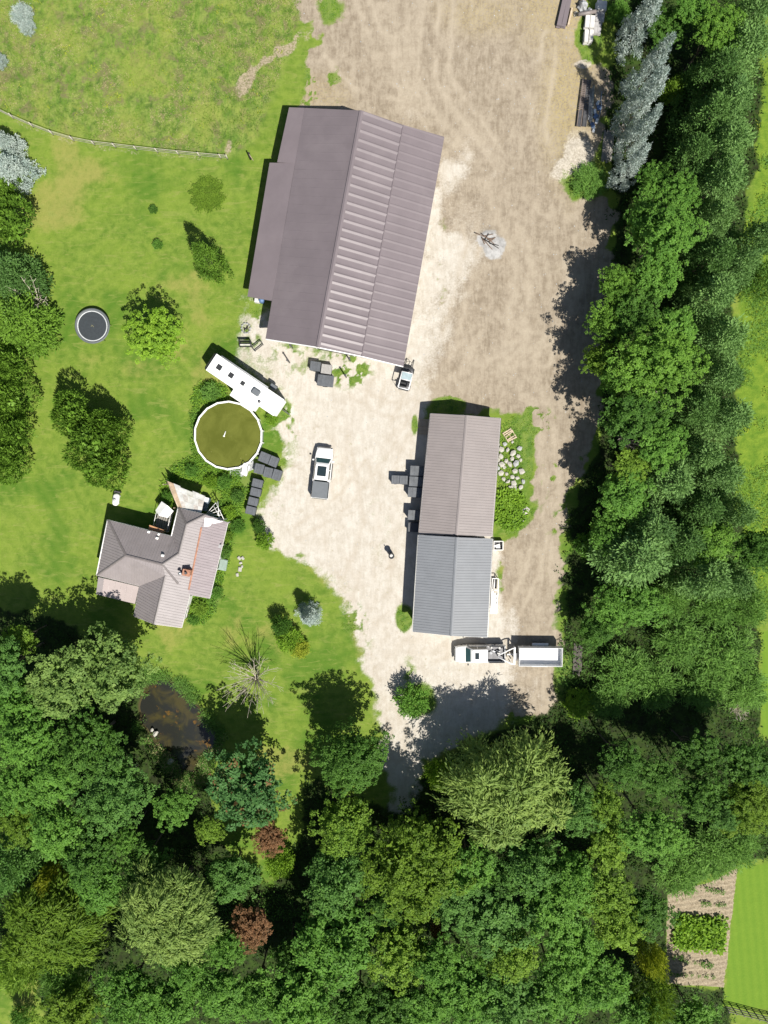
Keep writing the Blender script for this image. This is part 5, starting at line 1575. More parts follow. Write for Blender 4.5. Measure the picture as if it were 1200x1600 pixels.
scatter('meadow_grass', m_w * (1 - path) * (fbm(X, Y, .25, 19, 3) > .52), 2600, 27, .38, .26, 6, 'straw', 'dry straw coloured grass tufts in the rough meadow', 'grass', .7, .10, .8, .6)
scatter('field_grass', r_w * (fbm(X, Y, .2, 29, 3) > .46), 7000, 28, .55, .34, 7, 'scrub', 'tall lime green grass of the field beyond the belt', 'grass', .8, .14, .8, .6)
shore_f = ((pond_d > -1.3) & (pond_d < .1)).astype(float) * (fbm(X, Y, .5, 37, 2) > .4)
scatter('pond_reeds', shore_f, 1500, 29, .6, .3, 8, 'scrub', 'reeds and weeds fringing the pond', 'reeds', .9, .16, .8, .5)
scatter('pond_reeds', shore_f * (Y < P(0, 1150)[1]), 260, 30, .5, .25, 8, 'straw', 'pale dry reeds at the lower end of the pond', 'reeds', .9, .16, .8, .5)
yel = (fbm(X, Y, .9, 43, 2) > .72) * np.maximum(m_w, r_w)
scatter('wild_flowers', yel, 520, 31, .35, .16, 6, 'yellow', 'scattered yellow wild flowers in the meadow and field', 'flowers', .8, .7, .4, .5)

# ---------------------------------------------------------------- vehicles
def rrect(hw, z0, z1, r, x, n=3):
    """Rounded cross-section in the y-z plane at x."""
    pts = []
    for cy, cz, a0 in ((hw - r, z1 - r, 0), (-hw + r, z1 - r, 90), (-hw + r * .6, z0 + r * .6, 180), (hw - r * .6, z0 + r * .6, 270)):
        rr = r if a0 < 180 else r * .6
        for k in range(n + 1):
            a = R(a0 + 90 * k / n)
            pts.append((x, cy + rr * math.cos(a), cz + rr * math.sin(a)))
    return pts

def quad_part(name, pts, m, parent, th=.012):
    """Thin pane with real thickness, pushed out along its normal."""
    p = [Vector(q) for q in pts]
    n = (p[1] - p[0]).cross(p[-1] - p[0]).normalized() * th
    mb = MB(); k = len(p)
    mb.add(p + [q + n for q in p], [tuple(range(k - 1, -1, -1)), tuple(range(k, 2 * k))] + [(i, (i + 1) % k, k + (i + 1) % k, k + i) for i in range(k)])
    return mb.build(name, m, parent)

def wheel(parent, x, y, r=.39, w=.27):
    t = MB()
    prof = [(r * .62, -w / 2), (r * .93, -w / 2), (r, -w * .32), (r, w * .32), (r * .93, w / 2), (r * .62, w / 2)]
    t.ring(prof, 20, closed=True)
    o = t.build('wheel', TYRE, parent)
    o.location = (x, y, r); o.rotation_euler = (R(90), 0, 0)
    MB().ring([(0, -w * .35), (r * .3, -w * .40), (r * .62, -w * .44), (r * .62, w * .44), (r * .3, w * .40), (0, w * .35)], 16).build('rim', CHROME, o)
    return o

def pickup(at, rz, label, cover):
    """White crew-cab pickup; front along +x; 5.75 m long."""
    t = empty('pickup_truck', at, rz, label, 'pickup truck')
    b = MB()
    secs = []
    for x, hw, z1, r in ((2.90, .50, .76, .10), (2.84, .70, .92, .14), (2.62, .88, 1.03, .16), (2.2, .96, 1.09, .16), (1.85, .98, 1.13, .14), (1.62, .99, 1.16, .10), (.2, 1.0, 1.16, .10), (-.95, 1.0, 1.16, .10)):
        secs.append(rrect(hw, .42, z1, r, x))
    b.loft(secs)
    body = b.build('body', WHITE_PAINT, t)
    # bed: floor, sides, tailgate
    bb = MB().box((-1.93, 0, .62), (1.94, 1.9, .34))
    bb.build('bed_floor', DKSTEEL if not cover else BLACK, t)
    for s in (-1, 1):
        MB().box((-1.93, s * .945, .86), (1.95, .12, .84), bev=.05).build('bed_side', WHITE_PAINT, t)
    MB().box((-2.86, 0, .84), (.10, 1.86, .74), bev=.03).build('tailgate', WHITE_PAINT, t)
    if cover:
        MB().box((-1.93, 0, 1.245), (1.86, 1.80, .06), bev=.025).build('bed_cover', TONNEAU, t)
        for x in (-1.45, -1.95, -2.45): pass
    # cab
    c = MB()
    lo = [(1.70, .90), (1.52, .95), (-.80, .96), (-.94, .92)]
    hi = [(.92, .62), (.80, .72), (-.70, .73), (-.78, .66)]
    ring = lambda L_, z: [(x, y, z) for x, y in L_] + [(x, -y, z) for x, y in reversed(L_)]
    mid_ = [((a[0] * .22 + q[0] * .78), (a[1] * .22 + q[1] * .78)) for a, q in zip(lo, hi)]
    vs = ring(lo, 1.10) + ring(mid_, 1.72) + ring(hi, 1.86)
    n = 8
    fs = [tuple(range(2 * n, 3 * n))]
    for k in range(2):
        for i in range(n): fs.append((k * n + i, k * n + (i + 1) % n, (k + 1) * n + (i + 1) % n, (k + 1) * n + i))
    c.add(vs, fs, False)
    c.build('cab', WHITE_PAINT, t)
    def pt(f, u, z):   # a point on the greenhouse between its sill and its roof
        k = (z - 1.10) / .62
        return k
    quad_part('windshield', [(1.640, -.84, 1.165), (1.640, .84, 1.165), (1.140, .69, 1.675), (1.140, -.69, 1.675)], GLASS_TEAL, t, .02)
    quad_part('rear_window', [(-.93, .78, 1.2), (-.93, -.78, 1.2), (-.835, -.66, 1.66), (-.835, .66, 1.66)], GLASS_DARK, t, .02)
    for s in (-1, 1):
        for (x0, x1, x2, x3) in ((1.46, .38, .38, .96), (.30, -.72, -.66, .30)):
            q = [(x0, s * .935, 1.19), (x1, s * .938, 1.19), (x2, s * .802, 1.66), (x3, s * .798, 1.66)]
            if s > 0: q.reverse()
            quad_part('side_window', q, GLASS_DARK, t, -.016 if False else .016)
        m_ = MB().box((1.38, s * 1.14, 1.22), (.16, .22, .18), bev=.04); m_.build('mirror', WHITE_PAINT if cover else BLACK, t)
        MB().box((2.70, s * .72, .82), (.22, .34, .18), bev=.05).build('headlight', LAMP_CLR, t)
        MB().box((-2.875, s * .85, .98), (.08, .15, .36), bev=.02).build('taillight', LAMP_RED, t)
        for x in (1.85, -1.75):
            wheel(t, x, s * .84)
        MB().box((.2, s * 1.03, .44), (1.9, .12, .06), bev=.02).build('running_board', BLACK, t)
    MB().box((2.86, 0, .56), (.16, 1.75, .24), bev=.06).build('front_bumper', CHROME, t)
    MB().box((-2.96, 0, .55), (.14, 1.8, .20), bev=.05).build('rear_bumper', CHROME, t)
    MB().box((2.86, 0, .84), (.05, 1.1, .20), bev=.02).build('grille', BLACK, t)
    MB().box((.20 if cover else .42, 0, 1.868), (1.12 if cover else .46, 1.02 if cover else .74, .022), bev=.01).build('sunroof', GLASS_DARK, t)
    return t

a1 = P(504.5, 738.5)
pickup(a1, ang((500, 778), (509, 697)) , 'white pickup truck with a grey bed cover parked alone on the pale gravel', True)
a2 = P(748.0, 1018.5)
pk2 = pickup(a2, math.pi + R(0.5), 'white pickup truck with an open bed hitched to the gooseneck trailer', False)

# gooseneck dump trailer
d0 = P(840, 1020.5)
tr_ = empty('dump_trailer', d0, R(-.5), 'white gooseneck dump trailer behind the open-bed pickup', 'trailer')
k_ = 1 / (FPX / 81.5)
L2, W2_ = 2.45, 1.05
MB().box((0, 0, .92), (L2 * 2, W2_ * 2, .10)).build('bed_floor', WHITE_PAINT, tr_)
for s in (-1, 1):
    MB().box((0, s * W2_, 1.36), (L2 * 2 + .1, .07, .98), bev=.02).build('side_panel', WHITE_PAINT, tr_)
    for x in (-2.0, -1.2, -.4, .4, 1.2, 2.0):
        MB().box((x, s * (W2_ + .06), 1.18), (.07, .06, .55)).build('side_stake', WHITE_PAINT, tr_)
    for x in (-.35, .55):
        wheel(tr_, x, s * (W2_ - .02 + .20), .37, .24)
    MB().box((.1, s * (W2_ + .20), .80), (1.9, .30, .05), bev=.015).build('fender', WHITE_PAINT, tr_)
MB().box((L2, 0, 1.35), (.07, W2_ * 2 - .07, .94), bev=.02).build('tailgate', WHITE_PAINT, tr_)
MB().box((-L2, 0, 1.35), (.07, W2_ * 2 - .07, .94), bev=.02).build('front_panel', WHITE_PAINT, tr_)
f = MB()
for s in (-1, 1): f.box((0, s * .55, .72), (4.7, .12, .2))
f.build('chassis', WHITE_PAINT, tr_)
hx = -4.85
for s in (-1, 1):
    MB().tube([(-2.9, s * .98, 1.35), (-3.35, s * .85, 1.48), (hx, s * .10, 1.50)], .075, 8).build('neck_beam', WHITE_PAINT, tr_)
    MB().tube([(-2.9, s * .98, .62), (-2.9, s * .98, 1.40)], .07, 8).build('neck_post', WHITE_PAINT, tr_)
MB().box((-2.95, 0, 1.38), (.22, 2.05, .12), bev=.03).build('cross_beam', WHITE_PAINT, tr_)
MB().box((-3.2, 0, .66), (.9, .14, .14)).build('tongue', WHITE_PAINT, tr_)
MB().box((-2.72, -.1, 1.1), (.26, .9, .5), bev=.03).build('pump_box', DKSTEEL, tr_)
MB().tube([(hx, 0, 1.58), (hx, 0, .86)], [.10, .07], 10).build('coupler', DKSTEEL, tr_)
MB().tube([(-3.45, -.62, 1.55), (-3.45, -.62, .35)], .05, 8).build('jack_leg', DKSTEEL, tr_)
dm = MB(); dm.ring([(.42, .0), (.46, .02), (.42, .03)], 14, (-2.0, .55, .975)); dm.build('coiled_strap', STEEL, tr_)
# loose gear in the open bed
bedg = empty('tool_boxes', P(773, 1016, .8), 0, 'jumble of grey tools and boxes in the open bed of the hitched truck', 'tools')
bedg.location.z = .79
rng_ = random.Random(9)
for i in range(9):
    MB().box((rng_.uniform(-.65, .6), rng_.uniform(-.55, .65), .10 + rng_.uniform(0, .1)), (rng_.uniform(.15, .5), rng_.uniform(.12, .3), rng_.uniform(.15, .32)), rng_.uniform(0, 3), bev=.02).build('tool_box', rng_.choice([STEEL, DKSTEEL, BLACK, TARP, CONCRETE]), bedg)

# camper
cA, cB, cC, cD = P(338.7, 551.7, 3.2), P(320.9, 578.7, 3.2), P(443.3, 624.7, 3.2), P(428, 649.6, 3.2)
cen = (cA + cB + cC + cD) / 4
ax = ((cC + cD) / 2 - (cA + cB) / 2); LEN = ax.length; rzc = math.atan2(ax.y, ax.x)
WID = ((cB - cA).length + (cD - cC).length) / 2
cp = empty('camper_trailer', (cen.x, cen.y, 0), rzc, 'long white camper trailer with a slide-out beside the round pool', 'camper')
hl, hw_ = LEN / 2, WID / 2
MB().box((0, 0, 1.85), (LEN - .1, WID - .06, 2.6), bev=.10).build('body', CAMPER_WHITE, cp)
MB().box((0, 0, 3.16), (LEN, WID, .10), bev=.04).build('roof', CAMPER_WHITE, cp)
nose = MB()
secs = []
for x, w in ((-hl + .05, 1.0), (-hl - .22, .96), (-hl - .38, .82), (-hl - .44, .6)):
    secs.append([(x, hw_ * w, .75 + (1 - w) * .4), (x, hw_ * w, 2.95 - (1 - w) * 1.2), (x, -hw_ * w, 2.95 - (1 - w) * 1.2), (x, -hw_ * w, .75 + (1 - w) * .4)])
nose.loft(secs); nose.build('nose_cap', DKSTEEL, cp)
so = Vector(((P(363, 610, 3) + P(400, 633, 3)) / 2)) 
def loc(o, w):
    d = Vector((w.x - o.location.x, w.y - o.location.y)); a = o.rotation_euler[2]
    return (d.x * math.cos(a) + d.y * math.sin(a), -d.x * math.sin(a) + d.y * math.cos(a))
sx0, sx1 = loc(cp, P(363, 610, 3))[0], loc(cp, P(400, 633, 3))[0]
sy = loc(cp, P(359.3, 618, 3))[1]; ywall = -hw_
MB().box(((sx0 + sx1) / 2, (ywall + sy) / 2, 1.95), (abs(sx1 - sx0), abs(sy - ywall), 2.05), bev=.05).build('slide_out', CAMPER_WHITE, cp)
MB().box(((sx0 + sx1) / 2, sy - .015, 2.0), (1.6, .03, .75)).build('window', GLASS_DARK, cp)
for (px, py), s_, m_ in (((342.5, 574), .58, GLASS_DARK), ((361, 586.5), .55, GLASS_DARK), ((379.2, 599), .45, GLASS_DARK)):
    x, y = loc(cp, P(px, py, 3.25))
    o = MB().box((x, y, 3.25), (s_, s_, .10), bev=.03).build('roof_vent', m_, cp)
    MB().box((x, y, 3.315), (s_ * .8, s_ * .8, .03), bev=.01).build('vent_lid', BLACK, o)
x, y = loc(cp, P(400, 612.5, 3.3))
MB().box((x, y, 3.36), (.95, .72, .30), bev=.10).build('air_conditioner', TONNEAU, cp)
x, y = loc(cp, P(405, 627.3, 3.25)); MB().ring([(0, .12), (.15, .12), (.17, 0)], 14, (x, y, 3.2)).build('round_vent', DKSTEEL, cp)
x, y = loc(cp, P(429, 637, 3.25)); MB().box((x, y, 3.22), (.18, 1.1, .03)).build('roof_rack', CONCRETE, cp)
x, y = loc(cp, P(369, 577, 3.25)); MB().box((x, y, 3.22), (.8, .25, .025)).build('patched_seam', CONCRETE, cp)
for x in (-.2, .75):
    for s in (-1, 1): wheel(cp, x, s * (hw_ - .16), .36, .22)
for x in (-3.2, -1.4, 1.9, 3.2):
    MB().box((x, hw_ - .005, 2.05), (.9, .04, .7), bev=.015).build('window', GLASS_DARK, cp)
MB().box((.5, hw_ - .003, 1.55), (.68, .04, 1.85), bev=.015).build('door', WHITE_TRIM, cp)
MB().tube([(-3.9, hw_ + .08, 2.95), (2.2, hw_ + .08, 2.95)], .09, 8).build('awning_roll', TARP, cp)
x, y = loc(cp, P(427, 606, .9)); MB().box((x, y + .1, 1.15), (.75, .5, .5), bev=.03).build('storage_locker', TONNEAU, cp)
MB().tube([(hl, 0, .6), (hl + 1.0, 0, .55)], .06, 6).build('hitch', DKSTEEL, cp)
for x in (-3.6, 3.6):
    for s in (-1, 1): MB().box((x, s * (hw_ - .25), .30), (.12, .12, .62)).build('jack', DKSTEEL, cp)

# small white-framed utility cart by the barn corner
uc = P(634, 592)
ut = empty('utility_cart', uc, ang((632, 613), (640, 580)), 'small utility cart with a white roof frame parked at the barn corner', 'utility cart')
b = MB(); b.loft([rrect(.5, .3, .62, .08, 1.35), rrect(.62, .3, .74, .1, 1.1), rrect(.64, .3, .78, .1, .5), rrect(.64, .3, .56, .08, .45), rrect(.64, .3, .56, .08, -.4), rrect(.64, .3, .80, .08, -.45), rrect(.62, .3, .80, .08, -1.35)]); b.build('body', DKSTEEL, ut)
for s in (-1, 1):
    for x in (.95, -.9): wheel(ut, x, s * .62, .30, .22)
    MB().tube([(.62, s * .58, .7), (.5, s * .60, 1.88), (-1.3, s * .60, 1.88), (-1.32, s * .58, .7)], .055, 8).build('roof_rail', WHITE_PAINT, ut)
    MB().tube([(1.2, s * .42, .42), (2.25, s * .42, .12)], .045, 6).build('fork', DKSTEEL, ut)
for x in (.5, -.32, -1.3): MB().tube([(x, -.6, 1.88), (x, .6, 1.88)], .05, 8).build('cross_rail', WHITE_PAINT, ut)
MB().box((.10, 0, 1.90), (.76, 1.08, .05), bev=.02).build('roof_panel', mat('pale_blue_grey_panel', (.30, .38, .40), .4), ut)
MB().box((-.75, .1, .92), (.5, .8, .18), bev=.05).build('seat', BLACK, ut)
MB().box((-.98, .1, 1.2), (.12, .8, .5), bev=.04).build('seat_back', BLACK, ut)
st = MB(); st.ring([(.22, 0), (.245, .02), (.22, .04)], 18, (0, 0, 0), closed=True); so_ = st.build('steering_wheel', BLACK, ut); so_.location = (1.02, 0, 1.05); so_.rotation_euler = (0, R(-25), 0)
MB().ring([(.36, 0), (.40, .06), (.36, .12)], 20, (1.55, .05, .62), closed=True).build('front_ring', BLACK, ut)

# ---------------------------------------------------------------- pool
pc = P(356.6, 680.5, 0)
pool_h = 1.25
rp = 53.0 * mpp(680, pool_h)
pc = P(356.6, 680.5, pool_h); pc.z = 0
pool = empty('swimming_pool', pc, R(8), 'round above-ground pool of murky olive water beside the camper', 'swimming pool')
n = 18
for i in range(n):
    a, b2 = 2 * math.pi * i / n, 2 * math.pi * (i + 1) / n
    p, q = Vector((math.cos(a), math.sin(a), 0)), Vector((math.cos(b2), math.sin(b2), 0))
    w = MB(); w.add([p * rp, q * rp, q * rp + Vector((0, 0, pool_h - .03)), p * rp + Vector((0, 0, pool_h - .03)), p * (rp - .05), q * (rp - .05), q * (rp - .05) + Vector((0, 0, pool_h - .03)), p * (rp - .05) + Vector((0, 0, pool_h - .03))],
                    [(0, 1, 2, 3), (5, 4, 7, 6), (3, 2, 6, 7)])
    w.build('wall_panel', LINER, pool)
    ro, ri = rp + .07, rp - .13
    t = MB(); e_ = .004
    a_, b_ = a + e_, b2 - e_
    p, q = Vector((math.cos(a_), math.sin(a_), 0)), Vector((math.cos(b_), math.sin(b_), 0))
    zt, zb = Vector((0, 0, pool_h + .02)), Vector((0, 0, pool_h - .03))
    t.add([p * ri + zb, q * ri + zb, q * ro + zb, p * ro + zb, p * ri + zt, q * ri + zt, q * ro + zt, p * ro + zt], [(3, 2, 1, 0), (4, 5, 6, 7), (0, 1, 5, 4), (1, 2, 6, 5), (2, 3, 7, 6), (3, 0, 4, 7)])
    t.build('top_rail', POOL_WHITE, pool)
    MB().box((math.cos(a) * (rp + .05), math.sin(a) * (rp + .05), pool_h / 2 - .02), (.08, .14, pool_h - .04), a).build('upright', POOL_WHITE, pool)
def pool_water():
    m, nt, out = nodes('murky_pool_water')
    p = N(nt, 'ShaderNodeBsdfPrincipled'); geo = N(nt, 'ShaderNodeNewGeometry')
    n1 = noise_n(nt, geo.outputs['Position'], .5, 6, .6, .6)
    c = mix_n(nt, ramp_n(nt, n1, .3, .7), (.084, .096, .014), (.122, .134, .024))
    v = N(nt, 'ShaderNodeTexVoronoi'); v.inputs['Scale'].default_value = 1.6; L(nt, geo.outputs['Position'], v.inputs['Vector'])
    sp = math_n(nt, 'MULTIPLY', math_n(nt, 'LESS_THAN', v.outputs['Distance'], .10), ramp_n(nt, noise_n(nt, geo.outputs['Position'], .7, 3), .5, .6))
    c = mix_n(nt, math_n(nt, 'MULTIPLY', sp, .55), c, (.26, .24, .09))
    L(nt, c, p.inputs['Base Color']); p.inputs['Roughness'].default_value = .10
    p.inputs['Specular IOR Level'].default_value = .35
    L(nt, p.outputs[0], out.inputs[0]); return m
MB().disc(rp - .052, pool_h - .22, 54).build('water', pool_water(), pool)
MB().disc(rp - .052, -.01, 54).build('pool_bottom', LINER, pool)
q = P(351.5, 677.5, 1.0); fl = empty('floating_chlorinator', (q.x, q.y, pool_h - .22), R(70), 'small pale stick floating in the middle of the olive pool', 'pool float')
MB().tube([(-.32, 0, .02), (.28, 0, .03)], [.06, .05], 8).build('stem', POOL_WHITE, fl); MB().box((-.3, 0, .05), (.16, .2, .09), bev=.03).build('head', POOL_WHITE, fl)
tag(fl, 'small pale stick floating in the middle of the olive pool')
q = P(385, 729.5, 1.3); ld = empty('pool_steps', (q.x, q.y, 0), R(-30), 'white plastic steps standing at the pool rim beside the dark bins', 'pool steps')
for i in range(4): MB().box((.0, -.35 * i + .15, 1.28 - .3 * i), (.72, .34, .05), bev=.015).build('step', POOL_WHITE, ld)
for s in (-1, 1):
    MB().tube([(s * .36, .3, .9), (s * .36, .25, 1.75), (s * .36, -.1, 1.72), (s * .36, -.95, .1)], .04, 6).build('handrail', POOL_WHITE, ld)
for (px, py, w_, d_, z_, rz_, lb) in ((370, 737, 1.6, 1.0, .05, -.1, 'grey paving slab at the pool rim beside the white steps'), (392, 727, .9, 1.1, .05, .4, 'small grey slab between the white pool steps and the dark bins')):
    sl_ = empty('paving_slab', P(px, py), rz_, lb, 'paving slab'); MB().box((0, 0, .03), (w_, d_, .09), bev=.02).build('slab', GREYSTONE, sl_)

# trampoline
tc = P(144, 509.2, .85)
rt = 27.5 * mpp(509, .85)
tm = empty('trampoline', (tc.x, tc.y, 0), 0, 'round trampoline with a black mat and grey padded rim on the lawn', 'trampoline')
MB().disc(rt * .80, .82, 48).build('jump_mat', TRAMP_MAT, tm)
MB().ring([(rt * .80, .80), (rt * .80, .83), (rt * .86, .845), (rt * .86, .80)], 48, closed=True).build('spring_ring', mat('pale_spring_band', (.50, .52, .52), .5, var=.2, scale=14), tm)
MB().ring([(rt * .86, .82), (rt * .87, .88), (rt * .98, .88), (rt * 1.0, .84), (rt * .98, .80)], 48, closed=True).build('rim_pad', TRAMP_PAD, tm)
for i in range(6):
    a = i * math.pi / 3
    MB().tube([(math.cos(a) * rt * .95, math.sin(a) * rt * .95, .82), (math.cos(a + .12) * rt * .95, math.sin(a + .12) * rt * .95, 0)], .03, 6).build('leg', STEEL, tm)
lf = MB()
for i in range(5): lf.box((rng_.uniform(-.12, .12), rng_.uniform(-.1, .1), .83 + .004 * i), (.1, .05, .004), rng_.uniform(0, 3))
lo_ = lf.build('fallen_leaves', LEAF['straw'], tm); lo_['kind'] = 'stuff'

# ---------------------------------------------------------------- bins
def bin_(px, py, wpx, dpx, deg, h, label, lid=BIN_LID, group='charcoal storage bins about the yard', half=None):
    at = P(px, py, h); at.z = 0
    k = mpp(py, h); w, d = wpx * k, dpx * k
    t = empty('storage_bin', at, R(deg), label, 'storage bin', group)
    MB().box((0, 0, h / 2 - .04), (w * .90, d * .90, h - .08), taper=1.05, bev=.05).build('body', BIN_BLACK, t)
    MB().box((0, 0, h - .05), (w * .985, d * .985, .11), bev=.04).build('lid', lid, t)
    for s in (-1, 1):
        MB().box((s * w * .2, 0, h + .015), (w * .05, d * .78, .03), bev=.01).build('lid_rib', lid, t)
    MB().box((0, -d * .5, h * .62), (w * .3, .08, .08), bev=.02).build('handle', BLACK, t)
    return t
PB = 'dark bins clustered by the pool steps'
bin_(413, 715, 17, 16, -22, 1.05, 'dark bin nearest the pool rim, upper of the cluster by the pool steps', group=PB)
bin_(427.5, 721, 14, 16, -22, 1.05, 'dark bin at the outer upper corner of the cluster by the pool steps', group=PB)
bin_(404.7, 732.5, 15, 16, -14, 1.0, 'dark bin right beside the pool steps in the lower row of the cluster', group=PB)
bin_(418.7, 738, 14, 16, -14, 1.0, 'dark bin in the middle of the lower row of the cluster', group=PB)
bin_(432.5, 742, 14, 17, -18, 1.0, 'dark bin out on the gravel at the end of the lower cluster row', group=PB)
CB = 'column of dark bins along the house garden'
bin_(402, 755, 17, 13, -14, 1.1, 'topmost dark bin of the column along the house garden', group=CB)
bin_(399.2, 769, 17, 13, -14, 1.1, 'second dark bin down the column along the house garden', group=CB)
bin_(395.2, 783.5, 16, 13, -14, 1.1, 'third dark bin down the column along the house garden', group=CB)
bin_(391.5, 797.5, 16, 13, -14, 1.1, 'lowest dark bin of the column along the house garden', group=CB)
BB = 'bins on the gravel under the barn gable'
bin_(492.5, 572, 17, 15, -8, 1.0, 'dark bin beside the pale lidded bin below the barn', group=BB)
bin_(510, 576.5, 17, 15, -8, 1.0, 'bin with a pale grey lid below the barn', BIN_PALE, group=BB)
bin_(508.5, 594.6, 26, 18, -7, 1.05, 'largest dark bin, below the pale lidded bin at the barn', group=BB)
SB = 'bins along the taupe shed wall'
bin_(617.9, 749.4, 13, 14, -2, .9, 'dark bin standing farthest from the taupe shed wall', group=SB)
bin_(630.8, 750, 13, 14, -2, .9, 'dark bin between the farthest one and the shed wall row', group=SB)
bin_(654, 735.6, 27, 16, -2, 1.3, 'upper bin of the row against the taupe shed, half in shade', group=SB)
bin_(652.5, 752.4, 27, 16, -3, 1.3, 'middle bin of the row against the taupe shed, half in shade', group=SB)
bin_(650, 769.2, 26, 16, -3, 1.2, 'lower bin of the row against the taupe shed', group=SB)
bin_(650.5, 805, 27, 16, -3, 1.35, 'lone pale-lit bin by the taupe shed near its lower corner', group=SB)
bin_(649.5, 824, 25, 15, -3, .9, 'shaded bin below the lone one, at the joint of the two sheds', BIN_BLACK, group=SB)

# ---------------------------------------------------------------- pallets, planks, racks
def pallet(px, py, wpx, dpx, deg, label, m=WOOD, slats=8, h=.14, broken=0):
    at = P(px, py); k = mpp(py); w, d = wpx * k, dpx * k
    t = empty('pallet', at, R(deg), label, 'pallet')
    for s in (-1, 0, 1): MB().box((0, s * d * .44, .06), (w, .09, .10)).build('runner', m, t)
    sw_ = w / slats
    me = None
    for i in range(slats):
        if broken and i == broken: continue
        if me is None:
            me = MB().box((0, 0, 0), (sw_ * .68, d, .025)).mesh('slat')
        o = link('slat', me, t, m); o.location = (-w / 2 + sw_ * (i + .5), 0, h); 
        if broken: o.rotation_euler = (0, 0, rng_.uniform(-.12, .12))
    return t
pallet(662.0, 667, 16.5, 24, -2, 'wooden pallet lying in the shade at the corner of the taupe shed', FRESHWOOD, 8, .14)
pallet(796, 680, 18, 16, -58, 'broken tan pallet on top of the stone heap', FRESHWOOD, 6, broken=3)

def stack_of(name, px, py, lpx, wpx, deg, nl, nw, m, label, cat, th=.06, gap=.88, part='plank', jit=.06, h0=.05):
    at = P(px, py); k = mpp(py); l, w = lpx * k, wpx * k
    t = empty(name, at, R(deg), label, cat)
    pw_ = w / nw
    me = MB().box((0, 0, 0), (l, pw_ * gap, th)).mesh(part)
    me.materials.append(m)
    for a in range(nl):
        for b_ in range(nw):
            o = link(part, me, t)
            o.location = (rng_.uniform(-jit, jit) * l, -w / 2 + pw_ * (b_ + .5), h0 + a * (th + .006) + th / 2)
            o.rotation_euler = (0, 0, rng_.uniform(-.012, .012)); o.scale = (rng_.uniform(.85, 1.0), 1, 1)
    return t
stack_of('lumber_pile', 949, 229, 48, 16, 85, 3, 7, GREYWOOD, 'grey weathered boards piled under the silvery spruces', 'lumber')
stack_of('lumber_pile', 968, 225, 60, 9, 86, 2, 4, GREYWOOD, 'longer dark boards beside the grey pile, under the spruces', 'lumber')
stack_of('lumber_pile', 902, 1030, 44, 14, 88, 2, 6, mat('shade_darkened_lumber', (.095, .085, .072), .9, var=.35, scale=3), 'dark shaded boards piled beyond the dump trailer', 'lumber', jit=.14)  # wood colour darkened so the boards read as lying in shade
stack_of('roofing_bundle', 882, 14, 62, 14, 78, 8, 2, BROWN_METAL, 'bundle of brown roofing sheets lying at the top edge beside the slab stacks', 'metal sheets', .05, .98, 'sheet', .01)
pb_ = stack_of('edge_boards', 890, 28, 28, 3, 78, 5, 1, FRESHWOOD, 'pale board lying against the brown roofing bundle', 'board', .05, .9, 'board', .01)

def slab_stack(px, py, wpx, dpx, deg, nlev, th, m, label, split=1):
    at = P(px, py); k = mpp(py); w, d = wpx * k, dpx * k
    t = empty('slab_stack', at, R(deg), label, 'slab stack', 'stacks of slabs at the top of the yard')
    ms = [MB().box((0, 0, 0), (w / split * .95, d * .97, th), bev=.02).mesh('slab') for _ in range(1)]
    ms[0].materials.append(m)
    for i in range(nlev):
        for s in range(split):
            o = link('slab', ms[0], t)
            o.location = (-w / 2 + w / split * (s + .5) + rng_.uniform(-.04, .04), rng_.uniform(-.04, .04), .08 + i * (th + .006) + th / 2); o.rotation_euler = (0, 0, rng_.uniform(-.05, .05))
    for s in (-1, 1): MB().box((s * w * .3, 0, .04), (.09, d, .08)).build('bearer', WOOD, t)
    return t
slab_stack(917, 62, 13, 19, -4, 6, .12, CONCRETE, 'whitest slab stack, nearest the dirt yard', 2)
slab_stack(919.5, 39, 15, 19, -6, 5, .12, CONCRETE, 'pale slab stack between the brown pipe and the whitest stack', 2)
slab_stack(937, 15, 16, 14, -4, 6, .12, CONCRETE, 'pale slab stack at the top, nearest the spruces', 2)
slab_stack(934.5, 31, 14, 16, -4, 5, .11, CONCRETE_DK, 'greyer slab stack in the middle of the row by the spruces', 2)
slab_stack(932, 47, 12, 18, -4, 4, .11, CONCRETE_DK, 'lowest grey slab stack of the row by the spruces', 2)
# tarp-covered heap and brown pipe
def lump(name, px, py, rx, ry, h, m, label, cat, seed, part='cover'):
    at = P(px, py); k = mpp(py); rg_ = random.Random(seed)
    t = empty(name, at, rg_.uniform(0, 3), label, cat)
    bm = bmesh.new(); bmesh.ops.create_icosphere(bm, subdivisions=3, radius=1)
    for v in bm.verts:
        n_ = .82 + .25 * (math.sin(v.co.x * 4.1 + seed) * math.cos(v.co.y * 3.7 + seed * 2) + .6 * math.sin(v.co.z * 6 + v.co.x * 7)) * .8
        v.co = Vector((v.co.x * rx * k * n_, v.co.y * ry * k * n_, max(-.02, v.co.z * h * n_)))
    me = bpy.data.meshes.new(part); bm.to_mesh(me); bm.free()
    link(part, me, t, m); return t
lump('tarp_heap', 908.5, 12, 9, 9, 1.2, TARP, 'grey tarpaulin heap at the top edge between roofing bundle and slabs', 'tarpaulin', 3)
lump('tarp_heap', 918, 22, 8, 7, .8, TARP, 'smaller grey tarpaulin bundle touching the brown pipe', 'tarpaulin', 7)
bp = empty('brown_pipe', P(914, 27), R(8), 'brown pipe lying across between tarpaulin and slab stacks', 'pipe')
MB().tube([(-.95, 0, .75), (1.0, 0, .8)], .2, 10).build('pipe', mat('brown_pipe_metal', (.20, .175, .165), .5), bp)
lump('stone_lump', 899, 23, 4, 4, .5, STONE, 'pale tan rock between the roofing bundle and the brown pipe', 'rock', 4, 'rock')

